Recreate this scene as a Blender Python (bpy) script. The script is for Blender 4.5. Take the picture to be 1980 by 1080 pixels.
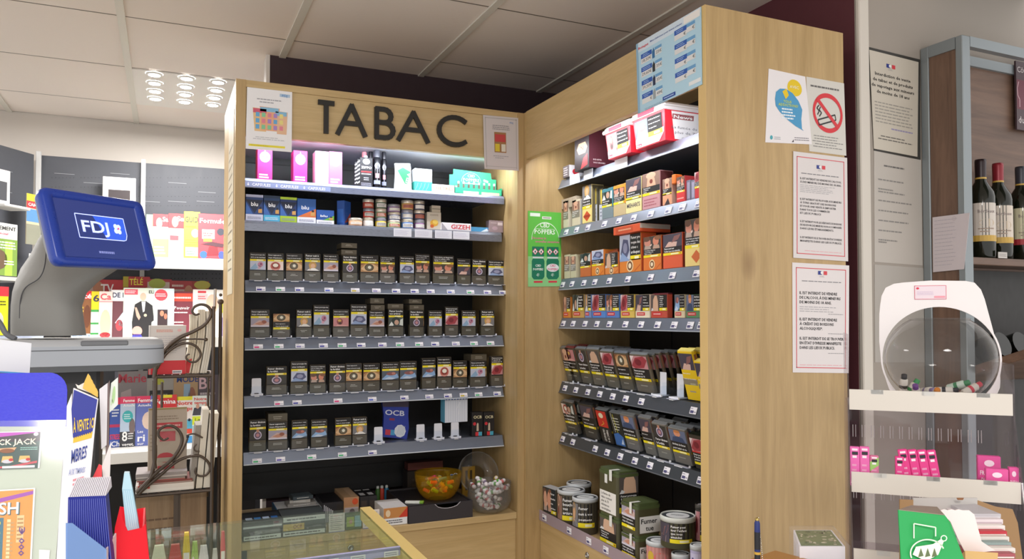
import bpy, bmesh, math, random
from mathutils import Vector, Matrix
for _o in list(bpy.data.objects): bpy.data.objects.remove(_o)
SC = bpy.context.scene; COL = SC.collection
# ------------------------------------------------------------------ camera, world, lights, exposure
FPX, PITCH, YAW, SHY = 1484.0, math.radians(1.6), math.radians(24.35), 0.0164
CAM = Vector((0, 0, 1.6))
cd = bpy.data.cameras.new('camera'); cam = bpy.data.objects.new('camera', cd); COL.objects.link(cam)
cd.sensor_fit = 'HORIZONTAL'; cd.sensor_width = 36; cd.lens = FPX / 1980 * 36; cd.shift_y = SHY; cd.clip_start = .02
cam.location = CAM; cam.rotation_euler = (math.pi / 2 + PITCH, 0, -YAW); SC.camera = cam
wd = bpy.data.worlds.new('world'); SC.world = wd; wd.use_nodes = True
wd.node_tree.nodes['Background'].inputs[0].default_value = (1.0, .975, .955, 1); wd.node_tree.nodes['Background'].inputs[1].default_value = .85
SC.view_settings.view_transform = 'Standard'; SC.view_settings.look = 'None'; SC.view_settings.exposure = 0.68; SC.view_settings.gamma = 1
SC.view_settings.use_curve_mapping = False
def area(name, loc, size, power, color=(1, 1, 1), rot=(0, 0, 0), sy=None, spread=None):
    l = bpy.data.lights.new(name, 'AREA'); l.shape = 'RECTANGLE'; l.size = size; l.size_y = sy or size; l.energy = power; l.color = color
    if spread: l.spread = spread
    o = bpy.data.objects.new(name, l); COL.objects.link(o); o.location = loc; o.rotation_euler = rot; return o
area('ceiling_panel_light', (.13, 3.86, 2.60), .5, 19, (1, .98, .95))
area('ceiling_panel_light', (-1.6, 3.3, 2.60), .55, 26, (1, .98, .95))
area('ceiling_panel_light', (-.15, -.95, 2.60), .57, 36, (1, .975, .95))
area('ceiling_panel_light', (-1.5, 3.0, 2.60), .55, 20, (1, .98, .96))
area('header_strip_light', (.74, 2.705, 2.212), .95, 1.9, (.86, .92, 1), (math.radians(30), 0, 0), .02)
area('header_strip_light', (1.295, 2.1, 2.225), .02, 1.7, (.90, .95, 1), (0, math.radians(-30), 0), .95)

# ------------------------------------------------------------------ picture geometry -> world
_F = Vector((math.sin(YAW) * math.cos(PITCH), math.cos(YAW) * math.cos(PITCH), math.sin(PITCH)))
_R = Vector((math.cos(YAW), -math.sin(YAW), 0)); _U = _R.cross(_F)
def ray(px, py): return _F + _R * ((px - 990) / FPX) + _U * ((540 - py) / FPX + SHY * 1980 / FPX)
def at(px, py, t): return CAM + ray(px, py) * t
def onY(px, py, Y): d = ray(px, py); return CAM + d * (Y / d.y)
def onX(px, py, X): d = ray(px, py); return CAM + d * (X / d.x)
def onZ(px, py, Z): d = ray(px, py); return CAM + d * ((Z - 1.6) / d.z)
R90 = -math.pi / 2

# ------------------------------------------------------------------ materials
def lin(h):
    h = h.lstrip('#'); o = []
    for i in (0, 2, 4):
        c = int(h[i:i + 2], 16) / 255; o.append(c / 12.92 if c <= .04045 else ((c + .055) / 1.055) ** 2.4)
    return (*o, 1)
_M = {}
def newmat(n):
    m = bpy.data.materials.new(n); m.use_nodes = True; nt = m.node_tree
    return m, nt, nt.nodes['Principled BSDF'], nt.nodes['Material Output']
def mat(c, rough=.5, metal=0.0, emit=0.0):
    """plain coloured surface with a faint procedural roughness variation"""
    if not isinstance(c, str): return c
    if not c.startswith('#'): return NAMED[c]
    k = (c, rough, metal, emit)
    if k in _M: return _M[k]
    m, nt, b, out = newmat('paint_' + c[1:])
    b.inputs['Base Color'].default_value = lin(c); b.inputs['Metallic'].default_value = metal
    n = nt.nodes.new('ShaderNodeTexNoise'); n.inputs['Scale'].default_value = 40; n.inputs['Detail'].default_value = 1
    r = nt.nodes.new('ShaderNodeMapRange'); dv = .02 if metal else .06; r.inputs['To Min'].default_value = max(.02, rough - dv); r.inputs['To Max'].default_value = min(1, rough + dv)
    nt.links.new(n.outputs[0], r.inputs[0]); nt.links.new(r.outputs[0], b.inputs['Roughness'])
    if emit: b.inputs['Emission Color'].default_value = lin(c); b.inputs['Emission Strength'].default_value = emit
    _M[k] = m; return m
def wood(name, c1, c2, axis='Z', scale=1.0, knots=True, rough=.45):
    m, nt, b, out = newmat(name); N = nt.nodes.new; L = nt.links.new
    tc = N('ShaderNodeTexCoord'); mp = N('ShaderNodeMapping'); L(tc.outputs['Object'], mp.inputs[0])
    s = {'X': (1.2, 14, 14), 'Y': (14, 1.2, 14), 'Z': (14, 14, 1.2)}[axis]
    mp.inputs['Scale'].default_value = [v * scale for v in s]
    n = N('ShaderNodeTexNoise'); n.inputs['Scale'].default_value = 1.6; n.inputs['Detail'].default_value = 6; n.inputs['Roughness'].default_value = .62; n.inputs['Distortion'].default_value = .7
    L(mp.outputs[0], n.inputs[0])
    r = N('ShaderNodeValToRGB'); r.color_ramp.elements[0].color = lin(c2); r.color_ramp.elements[0].position = .3
    r.color_ramp.elements[1].color = lin(c1); r.color_ramp.elements[1].position = .62; L(n.outputs[0], r.inputs[0])
    mp2 = N('ShaderNodeMapping'); L(tc.outputs['Object'], mp2.inputs[0]); mp2.inputs['Scale'].default_value = [v * 7 if v > 5 else v * 5 for v in s]
    n2 = N('ShaderNodeTexNoise'); n2.inputs['Scale'].default_value = 2; n2.inputs['Detail'].default_value = 3; L(mp2.outputs[0], n2.inputs[0])
    mx = N('ShaderNodeMixRGB'); mx.blend_type = 'MULTIPLY'; mx.inputs[0].default_value = .2; L(r.outputs[0], mx.inputs[1]); L(n2.outputs[0], mx.inputs[2])
    last = mx
    if knots:
        v = N('ShaderNodeTexVoronoi'); v.inputs['Scale'].default_value = 2.6; mp3 = N('ShaderNodeMapping'); L(tc.outputs['Object'], mp3.inputs[0])
        mp3.inputs['Scale'].default_value = {'X': (.6, 1, 1), 'Y': (1, .6, 1), 'Z': (1, 1, .6)}[axis]; L(mp3.outputs[0], v.inputs[0])
        kr = N('ShaderNodeValToRGB'); kr.color_ramp.elements[0].color = (.30, .16, .07, 1); kr.color_ramp.elements[0].position = .02
        kr.color_ramp.elements[1].color = (1, 1, 1, 1); kr.color_ramp.elements[1].position = .085; L(v.outputs['Distance'], kr.inputs[0])
        m3 = N('ShaderNodeMixRGB'); m3.blend_type = 'MULTIPLY'; m3.inputs[0].default_value = .55; L(mx.outputs[0], m3.inputs[1]); L(kr.outputs[0], m3.inputs[2]); last = m3
    L(last.outputs[0], b.inputs['Base Color']); b.inputs['Roughness'].default_value = rough
    return m
def clear(name, tint='#ffffff', gloss=.12, body=0.0, bodycol='#ffffff', rough=.03, fac=.35):
    """clear plastic or glass sheet: see-through with a fresnel gloss, optionally a little milky body"""
    m = bpy.data.materials.new(name); m.use_nodes = True; nt = m.node_tree; nt.nodes.clear(); N = nt.nodes.new; L = nt.links.new
    out = N('ShaderNodeOutputMaterial'); t = N('ShaderNodeBsdfTransparent'); t.inputs[0].default_value = lin(tint)
    g = N('ShaderNodeBsdfGlossy'); g.inputs['Roughness'].default_value = rough
    lw = N('ShaderNodeLayerWeight'); lw.inputs[0].default_value = .5; fr = N('ShaderNodeMath'); fr.operation = 'POWER'; fr.inputs[1].default_value = 4.0; L(lw.outputs['Facing'], fr.inputs[0]); mu = N('ShaderNodeMath'); mu.operation = 'MULTIPLY_ADD'; mu.inputs[1].default_value = fac; mu.inputs[2].default_value = .006 + gloss * .06
    L(fr.outputs[0], mu.inputs[0]); mu.use_clamp = True
    a = N('ShaderNodeMixShader'); L(mu.outputs[0], a.inputs[0]); L(t.outputs[0], a.inputs[1]); L(g.outputs[0], a.inputs[2]); last = a
    if body:
        d = N('ShaderNodeBsdfDiffuse'); d.inputs[0].default_value = lin(bodycol); a2 = N('ShaderNodeMixShader'); a2.inputs[0].default_value = body
        L(a.outputs[0], a2.inputs[1]); L(d.outputs[0], a2.inputs[2]); last = a2
    L(last.outputs[0], out.inputs[0]); return m
NAMED = {}
NAMED['woodZ'] = wood('pale_oak_upright', '#caab79', '#b59765', 'Z')
NAMED['woodX'] = wood('pale_oak_across', '#d9bd8a', '#c9aa76', 'X')
NAMED['woodY'] = wood('pale_oak_deep', '#d1b380', '#c0a16d', 'Y')
NAMED['walnut'] = wood('walnut_panel', '#7d6150', '#60493c', 'Z', 1.6, False)
NAMED['walnutX'] = wood('walnut_shelf', '#7d6150', '#60493c', 'X', 1.2, False)
NAMED['acrylic'] = clear('clear_acrylic', '#fafcfe', .05, .008, '#dfe3e8', .03, .25)
NAMED['smoky'] = clear('smoky_acrylic', '#f0edef', .2, .05, '#b9b2b4', .03, .25)
NAMED['rail'] = clear('mauve_rail', '#e8dce0', .3, .5, '#c9b8c0')
NAMED['glass'] = clear('counter_glass', '#f1f6f1', .3, .03, '#b9c0b4', .02, .3)
NAMED['globe'] = clear('globe_plastic', '#e9e8e7', .2, .03, '#cfcfcf', .03, .7)
NAMED['amber'] = clear('amber_glass', '#ffec9a', .5, .10, '#f0c83c', .03, .6)
NAMED['bowl'] = clear('clear_bowl', '#f2f2f0', .4, .05, '#ffffff', .03, .7)
NAMED['film'] = clear('plastic_film', '#ffffff', .4, .04, '#ffffff', .08)
NAMED['bluefilm'] = clear('blue_polypropylene', '#9fb8e0', .3, .55, '#8fb0e0', .15)
NAMED['redplas'] = clear('red_plastic', '#ff5050', .3, .80, '#f0303c', .15)

# ------------------------------------------------------------------ text geometry (built-in font)
_T = {}
def text_geo(s, bold=False):
    k = (s, bold)
    if k in _T: return _T[k]
    c = bpy.data.curves.new('lettering', 'FONT'); c.body = s; c.resolution_u = 1 if len(s) > 6 else 3; c.size = 1
    if bold: c.offset = .018
    o = bpy.data.objects.new('lettering', c); me = o.to_mesh()
    vs = [(v.co.x, v.co.y) for v in me.vertices]; fs = [tuple(p.vertices) for p in me.polygons]
    o.to_mesh_clear(); bpy.data.objects.remove(o); bpy.data.curves.remove(c)
    if vs:
        x0 = min(v[0] for v in vs); x1 = max(v[0] for v in vs)
    else: x0 = x1 = 0
    _T[k] = (vs, fs, x0, max(x1 - x0, 1e-6)); return _T[k]

# ------------------------------------------------------------------ mesh builder
class B:
    def __init__(s): s.v = []; s.f = []; s.mi = []; s.ms = []; s.M = Matrix(); s.sm = []
    def m(s, c, **k):
        x = mat(c, **k) if isinstance(c, str) else c
        if x not in s.ms: s.ms.append(x)
        return s.ms.index(x)
    def add(s, vs, fs, c, smooth=False):
        n = len(s.v); M = s.M; mi = c if isinstance(c, int) else s.m(c)
        s.v += [M @ Vector(v) for v in vs]; s.f += [tuple(i + n for i in f) for f in fs]; s.mi += [mi] * len(fs); s.sm += [smooth] * len(fs)
        return s
    def box(s, x0, y0, z0, x1, y1, z1, c, bev=0):
        if bev > 0:
            b = min(bev, abs(x1 - x0) * .45, abs(y1 - y0) * .45, abs(z1 - z0) * .45)
            pts = []
            xs, ys, zs = (x0, x1), (y0, y1), (z0, z1)
            for i in (0, 1):
                for j in (0, 1):
                    for k in (0, 1):
                        sx, sy, sz = (b, -b)[i], (b, -b)[j], (b, -b)[k]
                        pts += [(xs[i], ys[j] + sy, zs[k] + sz), (xs[i] + sx, ys[j], zs[k] + sz), (xs[i] + sx, ys[j] + sy, zs[k])]
            I = lambda i, j, k, a: ((i * 2 + j) * 2 + k) * 3 + a
            F = [[I(0, 0, 0, 0), I(0, 0, 1, 0), I(0, 1, 1, 0), I(0, 1, 0, 0)], [I(1, 0, 0, 0), I(1, 1, 0, 0), I(1, 1, 1, 0), I(1, 0, 1, 0)],
                 [I(0, 0, 0, 1), I(1, 0, 0, 1), I(1, 0, 1, 1), I(0, 0, 1, 1)], [I(0, 1, 0, 1), I(0, 1, 1, 1), I(1, 1, 1, 1), I(1, 1, 0, 1)],
                 [I(0, 0, 0, 2), I(0, 1, 0, 2), I(1, 1, 0, 2), I(1, 0, 0, 2)], [I(0, 0, 1, 2), I(1, 0, 1, 2), I(1, 1, 1, 2), I(0, 1, 1, 2)]]
            for i in (0, 1):
                for j in (0, 1):
                    F.append([I(i, j, 0, 0), I(i, j, 0, 1), I(i, j, 1, 1), I(i, j, 1, 0)])
                    F.append([I(i, 0, j, 0), I(i, 1, j, 0), I(i, 1, j, 2), I(i, 0, j, 2)])
                    F.append([I(0, i, j, 1), I(1, i, j, 1), I(1, i, j, 2), I(0, i, j, 2)])
                    for k in (0, 1): F.append([I(i, j, k, 0), I(i, j, k, 1), I(i, j, k, 2)])
            return s.add(pts, F, c)
        p = [(x, y, z) for x in (x0, x1) for y in (y0, y1) for z in (z0, z1)]
        return s.add(p, [(0, 1, 3, 2), (4, 6, 7, 5), (0, 4, 5, 1), (2, 3, 7, 6), (0, 2, 6, 4), (1, 5, 7, 3)], c)
    def prism(s, pts, z0, z1, c, smooth=False):
        n = len(pts); v = [(x, y, z0) for x, y in pts] + [(x, y, z1) for x, y in pts]
        s.add(v, [tuple(range(n - 1, -1, -1)), tuple(range(n, 2 * n))], c)
        return s.add(v, [(i, (i + 1) % n, n + (i + 1) % n, n + i) for i in range(n)], c, smooth)
    def prismY(s, pts, y0, y1, c):   # outline in x-z, extruded along y
        n = len(pts); v = [(x, y0, z) for x, z in pts] + [(x, y1, z) for x, z in pts]
        return s.add(v, [tuple(range(n)), tuple(range(2 * n - 1, n - 1, -1))] + [(i, n + i, n + (i + 1) % n, (i + 1) % n) for i in range(n)], c)
    def prismX(s, pts, x0, x1, c):   # outline in y-z, extruded along x
        n = len(pts); v = [(x0, y, z) for y, z in pts] + [(x1, y, z) for y, z in pts]
        return s.add(v, [tuple(range(n)), tuple(range(2 * n - 1, n - 1, -1))] + [(i, n + i, n + (i + 1) % n, (i + 1) % n) for i in range(n)], c)
    def slab(s, P, th, c, org=Vector()):           # planar polygon of world points given a thickness away from the camera
        P = [Vector(p) for p in P]; nn = (P[1] - P[0]).cross(P[-1] - P[0]).normalized()
        if nn.dot(CAM - org - P[0]) > 0: nn = -nn
        n = len(P); v = P + [p + nn * th for p in P]
        return s.add(v, [tuple(range(n)), tuple(range(2 * n - 1, n - 1, -1))] + [(i, n + i, n + (i + 1) % n, (i + 1) % n) for i in range(n)], c)
    def lathe(s, pr, c, n=28, cx=0, cy=0, cap=True):
        v = []; f = []
        for r, z in pr: v += [(cx + r * math.cos(2 * math.pi * i / n), cy + r * math.sin(2 * math.pi * i / n), z) for i in range(n)]
        for k in range(len(pr) - 1):
            for i in range(n): j = (i + 1) % n; f.append((k * n + i, k * n + j, (k + 1) * n + j, (k + 1) * n + i))
        s.add(v, f, c, True)
        if cap:
            for k in (0, len(pr) - 1):
                if pr[k][0] > 1e-5: s.add([v[k * n + i] for i in range(n)], [tuple(range(n))], c)
        return s
    def tube(s, P, r, c, n=8, taper=None):
        P = [Vector(p) for p in P]; v = []; f = []; up = None
        for i, p in enumerate(P):
            d = (P[min(i + 1, len(P) - 1)] - P[max(i - 1, 0)]).normalized()
            if up is None: up = Vector((0, 0, 1)) if abs(d.z) < .9 else Vector((1, 0, 0))
            a = d.cross(up).normalized(); b = a.cross(d).normalized(); up = b
            rr = r if taper is None else r * (taper[0] + (taper[1] - taper[0]) * i / (len(P) - 1))
            v += [p + (a * math.cos(2 * math.pi * k / n) + b * math.sin(2 * math.pi * k / n)) * rr for k in range(n)]
        for i in range(len(P) - 1):
            for k in range(n): j = (k + 1) % n; f.append((i * n + k, i * n + j, (i + 1) * n + j, (i + 1) * n + k))
        s.add(v, f, c, True); s.add(v[:n], [tuple(range(n))], c); s.add(v[-n:], [tuple(range(n))], c); return s
    def ball(s, c0, r, c, n=14, sc=(1, 1, 1)):
        v = []; f = []; k = n // 2
        for i in range(k + 1):
            t = math.pi * i / k
            for j in range(n): a = 2 * math.pi * j / n; v.append((c0[0] + r * sc[0] * math.sin(t) * math.cos(a), c0[1] + r * sc[1] * math.sin(t) * math.sin(a), c0[2] + r * sc[2] * math.cos(t)))
        for i in range(k):
            for j in range(n): q = (j + 1) % n; f.append((i * n + j, i * n + q, (i + 1) * n + q, (i + 1) * n + j))
        return s.add(v, f, c, True)
    def build(s, name, parent=None, label=None, cat=None, group=None, kind=None, loc=(0, 0, 0), rot=(0, 0, 0)):
        me = bpy.data.meshes.new(name); me.from_pydata([tuple(v) for v in s.v], [], s.f)
        for m_ in s.ms: me.materials.append(m_)
        me.polygons.foreach_set('material_index', s.mi); me.polygons.foreach_set('use_smooth', s.sm); me.update()
        o = bpy.data.objects.new(name, me); COL.objects.link(o); o.location = loc; o.rotation_euler = rot
        if parent: o.parent = parent
        return tag(o, label, cat, group, kind)
def tag(o, label=None, cat=None, group=None, kind=None):
    for k, v in (('label', label), ('category', cat), ('group', group), ('kind', kind)):
        if v: o[k] = v
    return o
def empty(name, loc, label=None, cat=None, group=None, rot=(0, 0, 0)):
    o = bpy.data.objects.new(name, None); COL.objects.link(o); o.location = loc; o.rotation_euler = rot; o.empty_display_size = .05
    return tag(o, label, cat, group)
def copy_of(o, loc, label, group=None, rot=None, scale=None):
    c = o.copy(); COL.objects.link(c); c.location = loc; c['label'] = label
    if rot is not None: c.rotation_euler = rot
    if scale: c.scale = scale
    if group: c['group'] = group
    for ch in o.children:
        d = ch.copy(); COL.objects.link(d); d.parent = c
    return c
POS = {2: ['left', 'right'], 3: ['leftmost', 'middle', 'rightmost']}
def pos(i, n):
    if n in POS: return POS[n][i]
    if i == 0: return 'leftmost'
    if i == n - 1: return 'rightmost'
    return ['', 'second', 'third', 'fourth', 'fifth', 'sixth', 'seventh', 'eighth', 'ninth', 'tenth', 'eleventh', 'twelfth', 'thirteenth'][i] + ' from left'

# ------------------------------------------------------------------ printing on faces
E = .00022
class Art:
    """prints flat shapes onto one face of a part; fn maps (u, v, height above the face) to the part's own space"""
    def __init__(s, b, fn, curved=False): s.b = b; s.fn = fn; s.curved = curved
    def rect(s, x0, y0, x1, y1, c, lay=1):
        n = 8 if s.curved else 1; v = []; f = []
        for i in range(n + 1):
            x = x0 + (x1 - x0) * i / n; v += [s.fn(x, y0, lay * E), s.fn(x, y1, lay * E)]
        for i in range(n): f.append((2 * i, 2 * i + 2, 2 * i + 3, 2 * i + 1))
        s.b.add(v, f, c); return s
    def poly(s, P, c, lay=2): s.b.add([s.fn(x, y, lay * E) for x, y in P], [tuple(range(len(P)))], c); return s
    def ell(s, cx, cy, rx, ry, c, lay=2, n=16, a0=0, a1=360):
        P = [(cx + rx * math.cos(math.radians(a0 + (a1 - a0) * i / n)), cy + ry * math.sin(math.radians(a0 + (a1 - a0) * i / n))) for i in range(n + (0 if a1 - a0 == 360 else 1))]
        return s.poly(P, c, lay)
    def ring(s, cx, cy, rx, ry, w, c, lay=2, n=32, a0=0, a1=360):
        v = []; f = []
        for i in range(n + 1):
            t = math.radians(a0 + (a1 - a0) * i / n)
            for k in (0, -w): v.append(s.fn(cx + (rx + k) * math.cos(t), cy + (ry + k) * math.sin(t), lay * E))
        for i in range(n): f.append((2 * i, 2 * i + 2, 2 * i + 3, 2 * i + 1))
        s.b.add(v, f, c); return s
    def line(s, P, w, c, lay=2):
        for (x0, y0), (x1, y1) in zip(P, P[1:]):
            d = math.hypot(x1 - x0, y1 - y0) or 1; nx, ny = -(y1 - y0) / d * w / 2, (x1 - x0) / d * w / 2
            s.poly([(x0 + nx, y0 + ny), (x0 - nx, y0 - ny), (x1 - nx, y1 - ny), (x1 + nx, y1 + ny)], c, lay)
        return s
    def txt(s, t, x, y, h, c, lay=3, al='l', w=None, bold=False, slant=0, rot=0):
        """h = cap height; w = exact width the line is fitted to"""
        vs, fs, x0, ww = text_geo(t, bold); k = h / .7; kx = k if w is None else w / ww; tw = ww * kx
        ox = {'l': 0, 'c': -tw / 2, 'r': -tw}[al]; cr, sr = math.cos(rot), math.sin(rot); V = []
        for a, b_ in vs:
            p = (a - x0) * kx + ox + slant * b_ * k; q = b_ * k
            V.append(s.fn(x + p * cr - q * sr, y + p * sr + q * cr, lay * E))
        if V: s.b.add(V, fs, c)
        return s
    def bars(s, x0, y0, x1, y1, n, c, lay=2, fill=.45, seed=1, al='l'):
        """n lines of print too small to read in the photograph"""
        r = random.Random(seed); st = (y1 - y0) / n
        for i in range(n):
            yy = y1 - st * (i + 1) + st * (1 - fill) / 2; x = x0; xe = x1 - (x1 - x0) * r.random() * .25
            if al == 'c': x += (x1 - xe) / 2; xe -= (x1 - xe) / 2
            while x < xe:
                w = (x1 - x0) * (.05 + .1 * r.random()); s.rect(x, yy, min(x + w, xe), yy + st * fill, c, lay); x += w + (x1 - x0) * .018
        return s
def front(b, y, x=0, z=0): return Art(b, lambda u, v, h: (x + u, y - h, z + v))
def rside(b, x, y=0, z=0): return Art(b, lambda u, v, h: (x + h, y + u, z + v))
def lside(b, x, y=0, z=0): return Art(b, lambda u, v, h: (x - h, y - u, z + v))
def top(b, z, x=0, y=0): return Art(b, lambda u, v, h: (x + u, y + v, z + h))
def cyl(b, r, z=0, a0=0, cx=0, cy=0):   # u = arc length measured from the -y direction
    return Art(b, lambda u, v, h: (cx + (r + h) * math.sin(u / r + a0), cy - (r + h) * math.cos(u / r + a0), z + v), True)
def plane(b, O, ux, uy):
    O, ux, uy = Vector(O), Vector(ux).normalized(), Vector(uy).normalized(); n = ux.cross(uy)
    return Art(b, lambda u, v, h: O + ux * u + uy * v + n * h)
def quad_art(b, TL, TR, BR, BL, off=0):  # unit square (0..1, 0..1 from bottom left) on a flat quadrilateral
    TL, TR, BR, BL = map(Vector, (TL, TR, BR, BL)); n = (BR - BL).cross(TL - BL).normalized()
    if n.dot(CAM - BL) < 0: n = -n
    return Art(b, lambda u, v, h: BL.lerp(BR, u).lerp(TL.lerp(TR, u), v) + n * (h + off))
# ------------------------------------------------------------------ printed pictures and packaging
def pic(a, k, x, y, w, h, lay=2):
    """small warning photograph: picture k inside the rectangle"""
    R = lambda x0, y0, x1, y1, c, l=0: a.rect(x + x0 * w, y + y0 * h, x + x1 * w, y + y1 * h, c, lay + l)
    L = lambda cx, cy, rx, ry, c, l=1: a.ell(x + cx * w, y + cy * h, rx * w, ry * h, c, lay + l)
    P = lambda pts, c, l=1: a.poly([(x + p * w, y + q * h) for p, q in pts], c, lay + l)
    if k == 'eye':
        R(0, 0, 1, 1, '#b98a5c'); P([(0, .35), (.25, .85), (.7, .95), (1, .6), (1, .25), (.6, .05), (.2, .1)], '#d9b58a'); L(.48, .52, .27, .42, '#4c4334', 2); L(.48, .52, .2, .32, '#6d6450', 3); L(.5, .54, .1, .18, '#e9e8d8', 4); P([(0, .75), (.3, 1), (1, .9), (1, 1), (0, 1)], '#8d5a38', 2)
    elif k == 'mouth':
        R(0, 0, 1, 1, '#f0dcd4'); L(.5, .45, .32, .5, '#c9675a'); L(.5, .5, .24, .38, '#8e3b30', 2); L(.5, .55, .17, .22, '#f4efe2', 3); R(.28, .0, .72, .14, '#d99c90', 3)
    elif k == 'arm':
        R(0, 0, 1, 1, '#c3c9dc'); P([(0, .1), (.35, .75), (.5, .2), (.3, 0), (0, 0)], '#8fb0cf'); L(.66, .62, .17, .3, '#c98aa4', 2); P([(.5, .15), (.56, .6), (.7, .4), (.66, .1)], '#d8a9bb', 2); L(.7, .66, .07, .13, '#8d4f70', 3)
    elif k == 'woman':
        R(0, 0, 1, 1, '#7d7c80'); L(.5, .62, .26, .42, '#c79a55'); L(.52, .56, .15, .26, '#e3b490', 2); P([(.1, 0), (.35, .3), (.65, .3), (.95, 0)], '#eceae6', 2); P([(.3, .1), (.28, .7), (.38, .75), (.4, .2)], '#d5a95f', 2)
    elif k == 'bed':
        R(0, 0, 1, 1, '#a9a2b5'); P([(0, .1), (.45, .75), (1, .5), (1, .2), (.5, 0), (0, 0)], '#cfb2ac'); L(.72, .55, .14, .2, '#9a5b48', 2); P([(.2, .35), (.55, .6), (.75, .3), (.5, .18)], '#c98f78', 2); R(0, 0, 1, .18, '#d9d3e0', 2)
    elif k == 'plate':
        R(0, 0, 1, 1, '#3b3733'); L(.5, .42, .25, .42, '#cfc7dc'); L(.5, .42, .19, .32, '#6d5a72', 2); L(.5, .42, .11, .18, '#c48a90', 3); P([(.44, .7), (.56, .7), (.6, 1), (.4, 1)], '#c08a72', 3)
    elif k == 'faces':
        R(0, 0, 1, 1, '#46403c'); L(.24, .55, .19, .34, '#d3907c'); L(.72, .6, .17, .36, '#d68a70'); P([(.36, .3), (.48, .42), (.5, .3), (.4, .2)], '#e6cfc4', 2); L(.2, .82, .2, .2, '#6b4b3a', 2); L(.82, .84, .18, .18, '#8b5a3c', 2); P([(.05, 0), (.1, .3), (.4, .25), (.45, 0)], '#b9a59a', 2); P([(.55, 0), (.6, .3), (.9, .28), (.95, 0)], '#c2a08c', 2)
    elif k == 'foot':
        R(0, 0, 1, 1, '#c7cee2'); P([(.1, .3), (.35, .85), (.8, .8), (.95, .4), (.7, .12), (.3, .1)], '#5b5f83'); L(.55, .5, .2, .2, '#9a9dbd', 2); P([(0, 0), (.25, .35), (.8, .1), (1, 0)], '#8fa6cf', 2)
    elif k == 'hand':
        R(0, 0, 1, 1, '#4a4452'); P([(.1, 0), (.3, .4), (.75, .35), (.7, 0)], '#d9b5a8'); P([(.45, .3), (.6, .8), (.95, .9), (.8, .5)], '#8c5f5c', 2)
    elif k == 'lungs':
        R(0, 0, 1, 1, '#c98f94'); P([(.0, .2), (.3, .85), (.8, 1), (1, .7), (.75, .1), (.2, 0)], '#a33d46'); L(.45, .5, .2, .26, '#7c2530', 2); P([(0, .5), (.25, 1), (0, 1)], '#ead9d9', 2)
    elif k == 'baby':
        R(0, 0, 1, 1, '#56606f'); P([(0, .1), (.3, .6), (.9, .65), (1, .2), (.6, 0), (0, 0)], '#8fb3dd'); L(.55, .66, .3, .2, '#8f5a58', 2); L(.68, .7, .11, .15, '#c08274', 3); P([(.1, .05), (.4, .3), (.8, .15), (.6, 0)], '#c9d6ea', 3)
    elif k == 'teeth':
        R(0, 0, 1, 1, '#c9868a'); L(.42, .55, .2, .38, '#8d4648'); L(.4, .68, .12, .15, '#d9b25a', 2); L(.44, .36, .1, .12, '#3f2d25', 2); P([(.1, 0), (.3, .2), (.8, .15), (1, 0)], '#dfa7a2', 2)
    elif k == 'heart':
        R(0, 0, 1, 1, '#45504c'); L(.5, .55, .3, .5, '#1f2f2c'); L(.55, .4, .16, .3, '#c9a28c', 2); P([(0, 0), (.2, .5), (.35, .1), (.3, 0)], '#dfe3df', 2); P([(.75, .1), (.8, .7), (1, .9), (1, 0)], '#d5dbd6', 2)
    elif k == 'throat':
        R(0, 0, 1, 1, '#8f6f60'); P([(.25, 0), (.3, .6), (.7, .6), (.78, 0)], '#d8a98c'); L(.5, .8, .28, .25, '#dcae92', 2); L(.52, .35, .09, .16, '#7c3328', 3)
    elif k == 'man':
        R(0, 0, 1, 1, '#6a7390'); L(.5, .72, .2, .26, '#e09a78'); P([(.1, 0), (.2, .4), (.5, .5), (.8, .4), (.92, 0)], '#3d4c6e', 2); L(.5, .9, .2, .12, '#c9814c', 3)
    elif k == 'back':
        R(0, 0, 1, 1, '#59514f'); P([(.2, 0), (.25, .7), (.45, .95), (.7, .95), (.85, .6), (.9, 0)], '#d9b296'); P([(0, .0), (.12, .2), (.3, .1), (.2, 0)], '#d7d8da', 2)
WARN = {'eye': ['Fumer augmente le', 'risque de devenir aveugle'], 'mouth': ['Fumer augmente le', "risque d'impuissance"], 'arm': ['Fumer provoque des', 'AVC et des handicaps'],
 'woman': ['Fumer nuit à', 'vos poumons'], 'bed': ['Fumer augmente le', "risque d'impuissance"], 'plate': ['Fumer diminue', 'la fertilité'], 'faces': ['Votre fumée est dangereuse', 'pour vos enfants, votre', 'famille et vos amis'],
 'foot': ['Fumer provoque des', 'crises cardiaques'], 'hand': ['Fumer peut tuer', "l'enfant que vous attendez"], 'lungs': ['Fumer provoque', '9 cancers du', 'poumon sur 10'], 'baby': ['Arrêtez de fumer : restez', 'en vie pour vos proches'],
 'teeth': ['Fumer nuit à vos dents', 'et à vos gencives'], 'heart': ['Fumer bouche', 'vos artères'], 'throat': ['Fumer provoque', 'le cancer de', 'la gorge'], 'man': ['Arrêtez de fumer', 'pour rester en vie'], 'back': ['Fumer provoque', '9 cancers du', 'poumon sur 10']}
SHOWS = {'eye': 'a clouded eye', 'mouth': 'an open mouth', 'arm': 'a clasped hand', 'woman': 'a blonde woman', 'bed': 'a person in bed', 'plate': 'a round plate', 'faces': 'two facing profiles', 'foot': 'a bluish foot',
 'hand': 'a bent hand', 'lungs': 'a red lung', 'baby': 'a hospital patient', 'teeth': 'rotten teeth', 'heart': 'a dark chest', 'throat': 'a neck', 'man': 'a bald man', 'back': 'a bare back'}
OLIVE = '#5a5141'; DARK = '#211e1e'; YEL = '#f2e01c'
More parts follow.
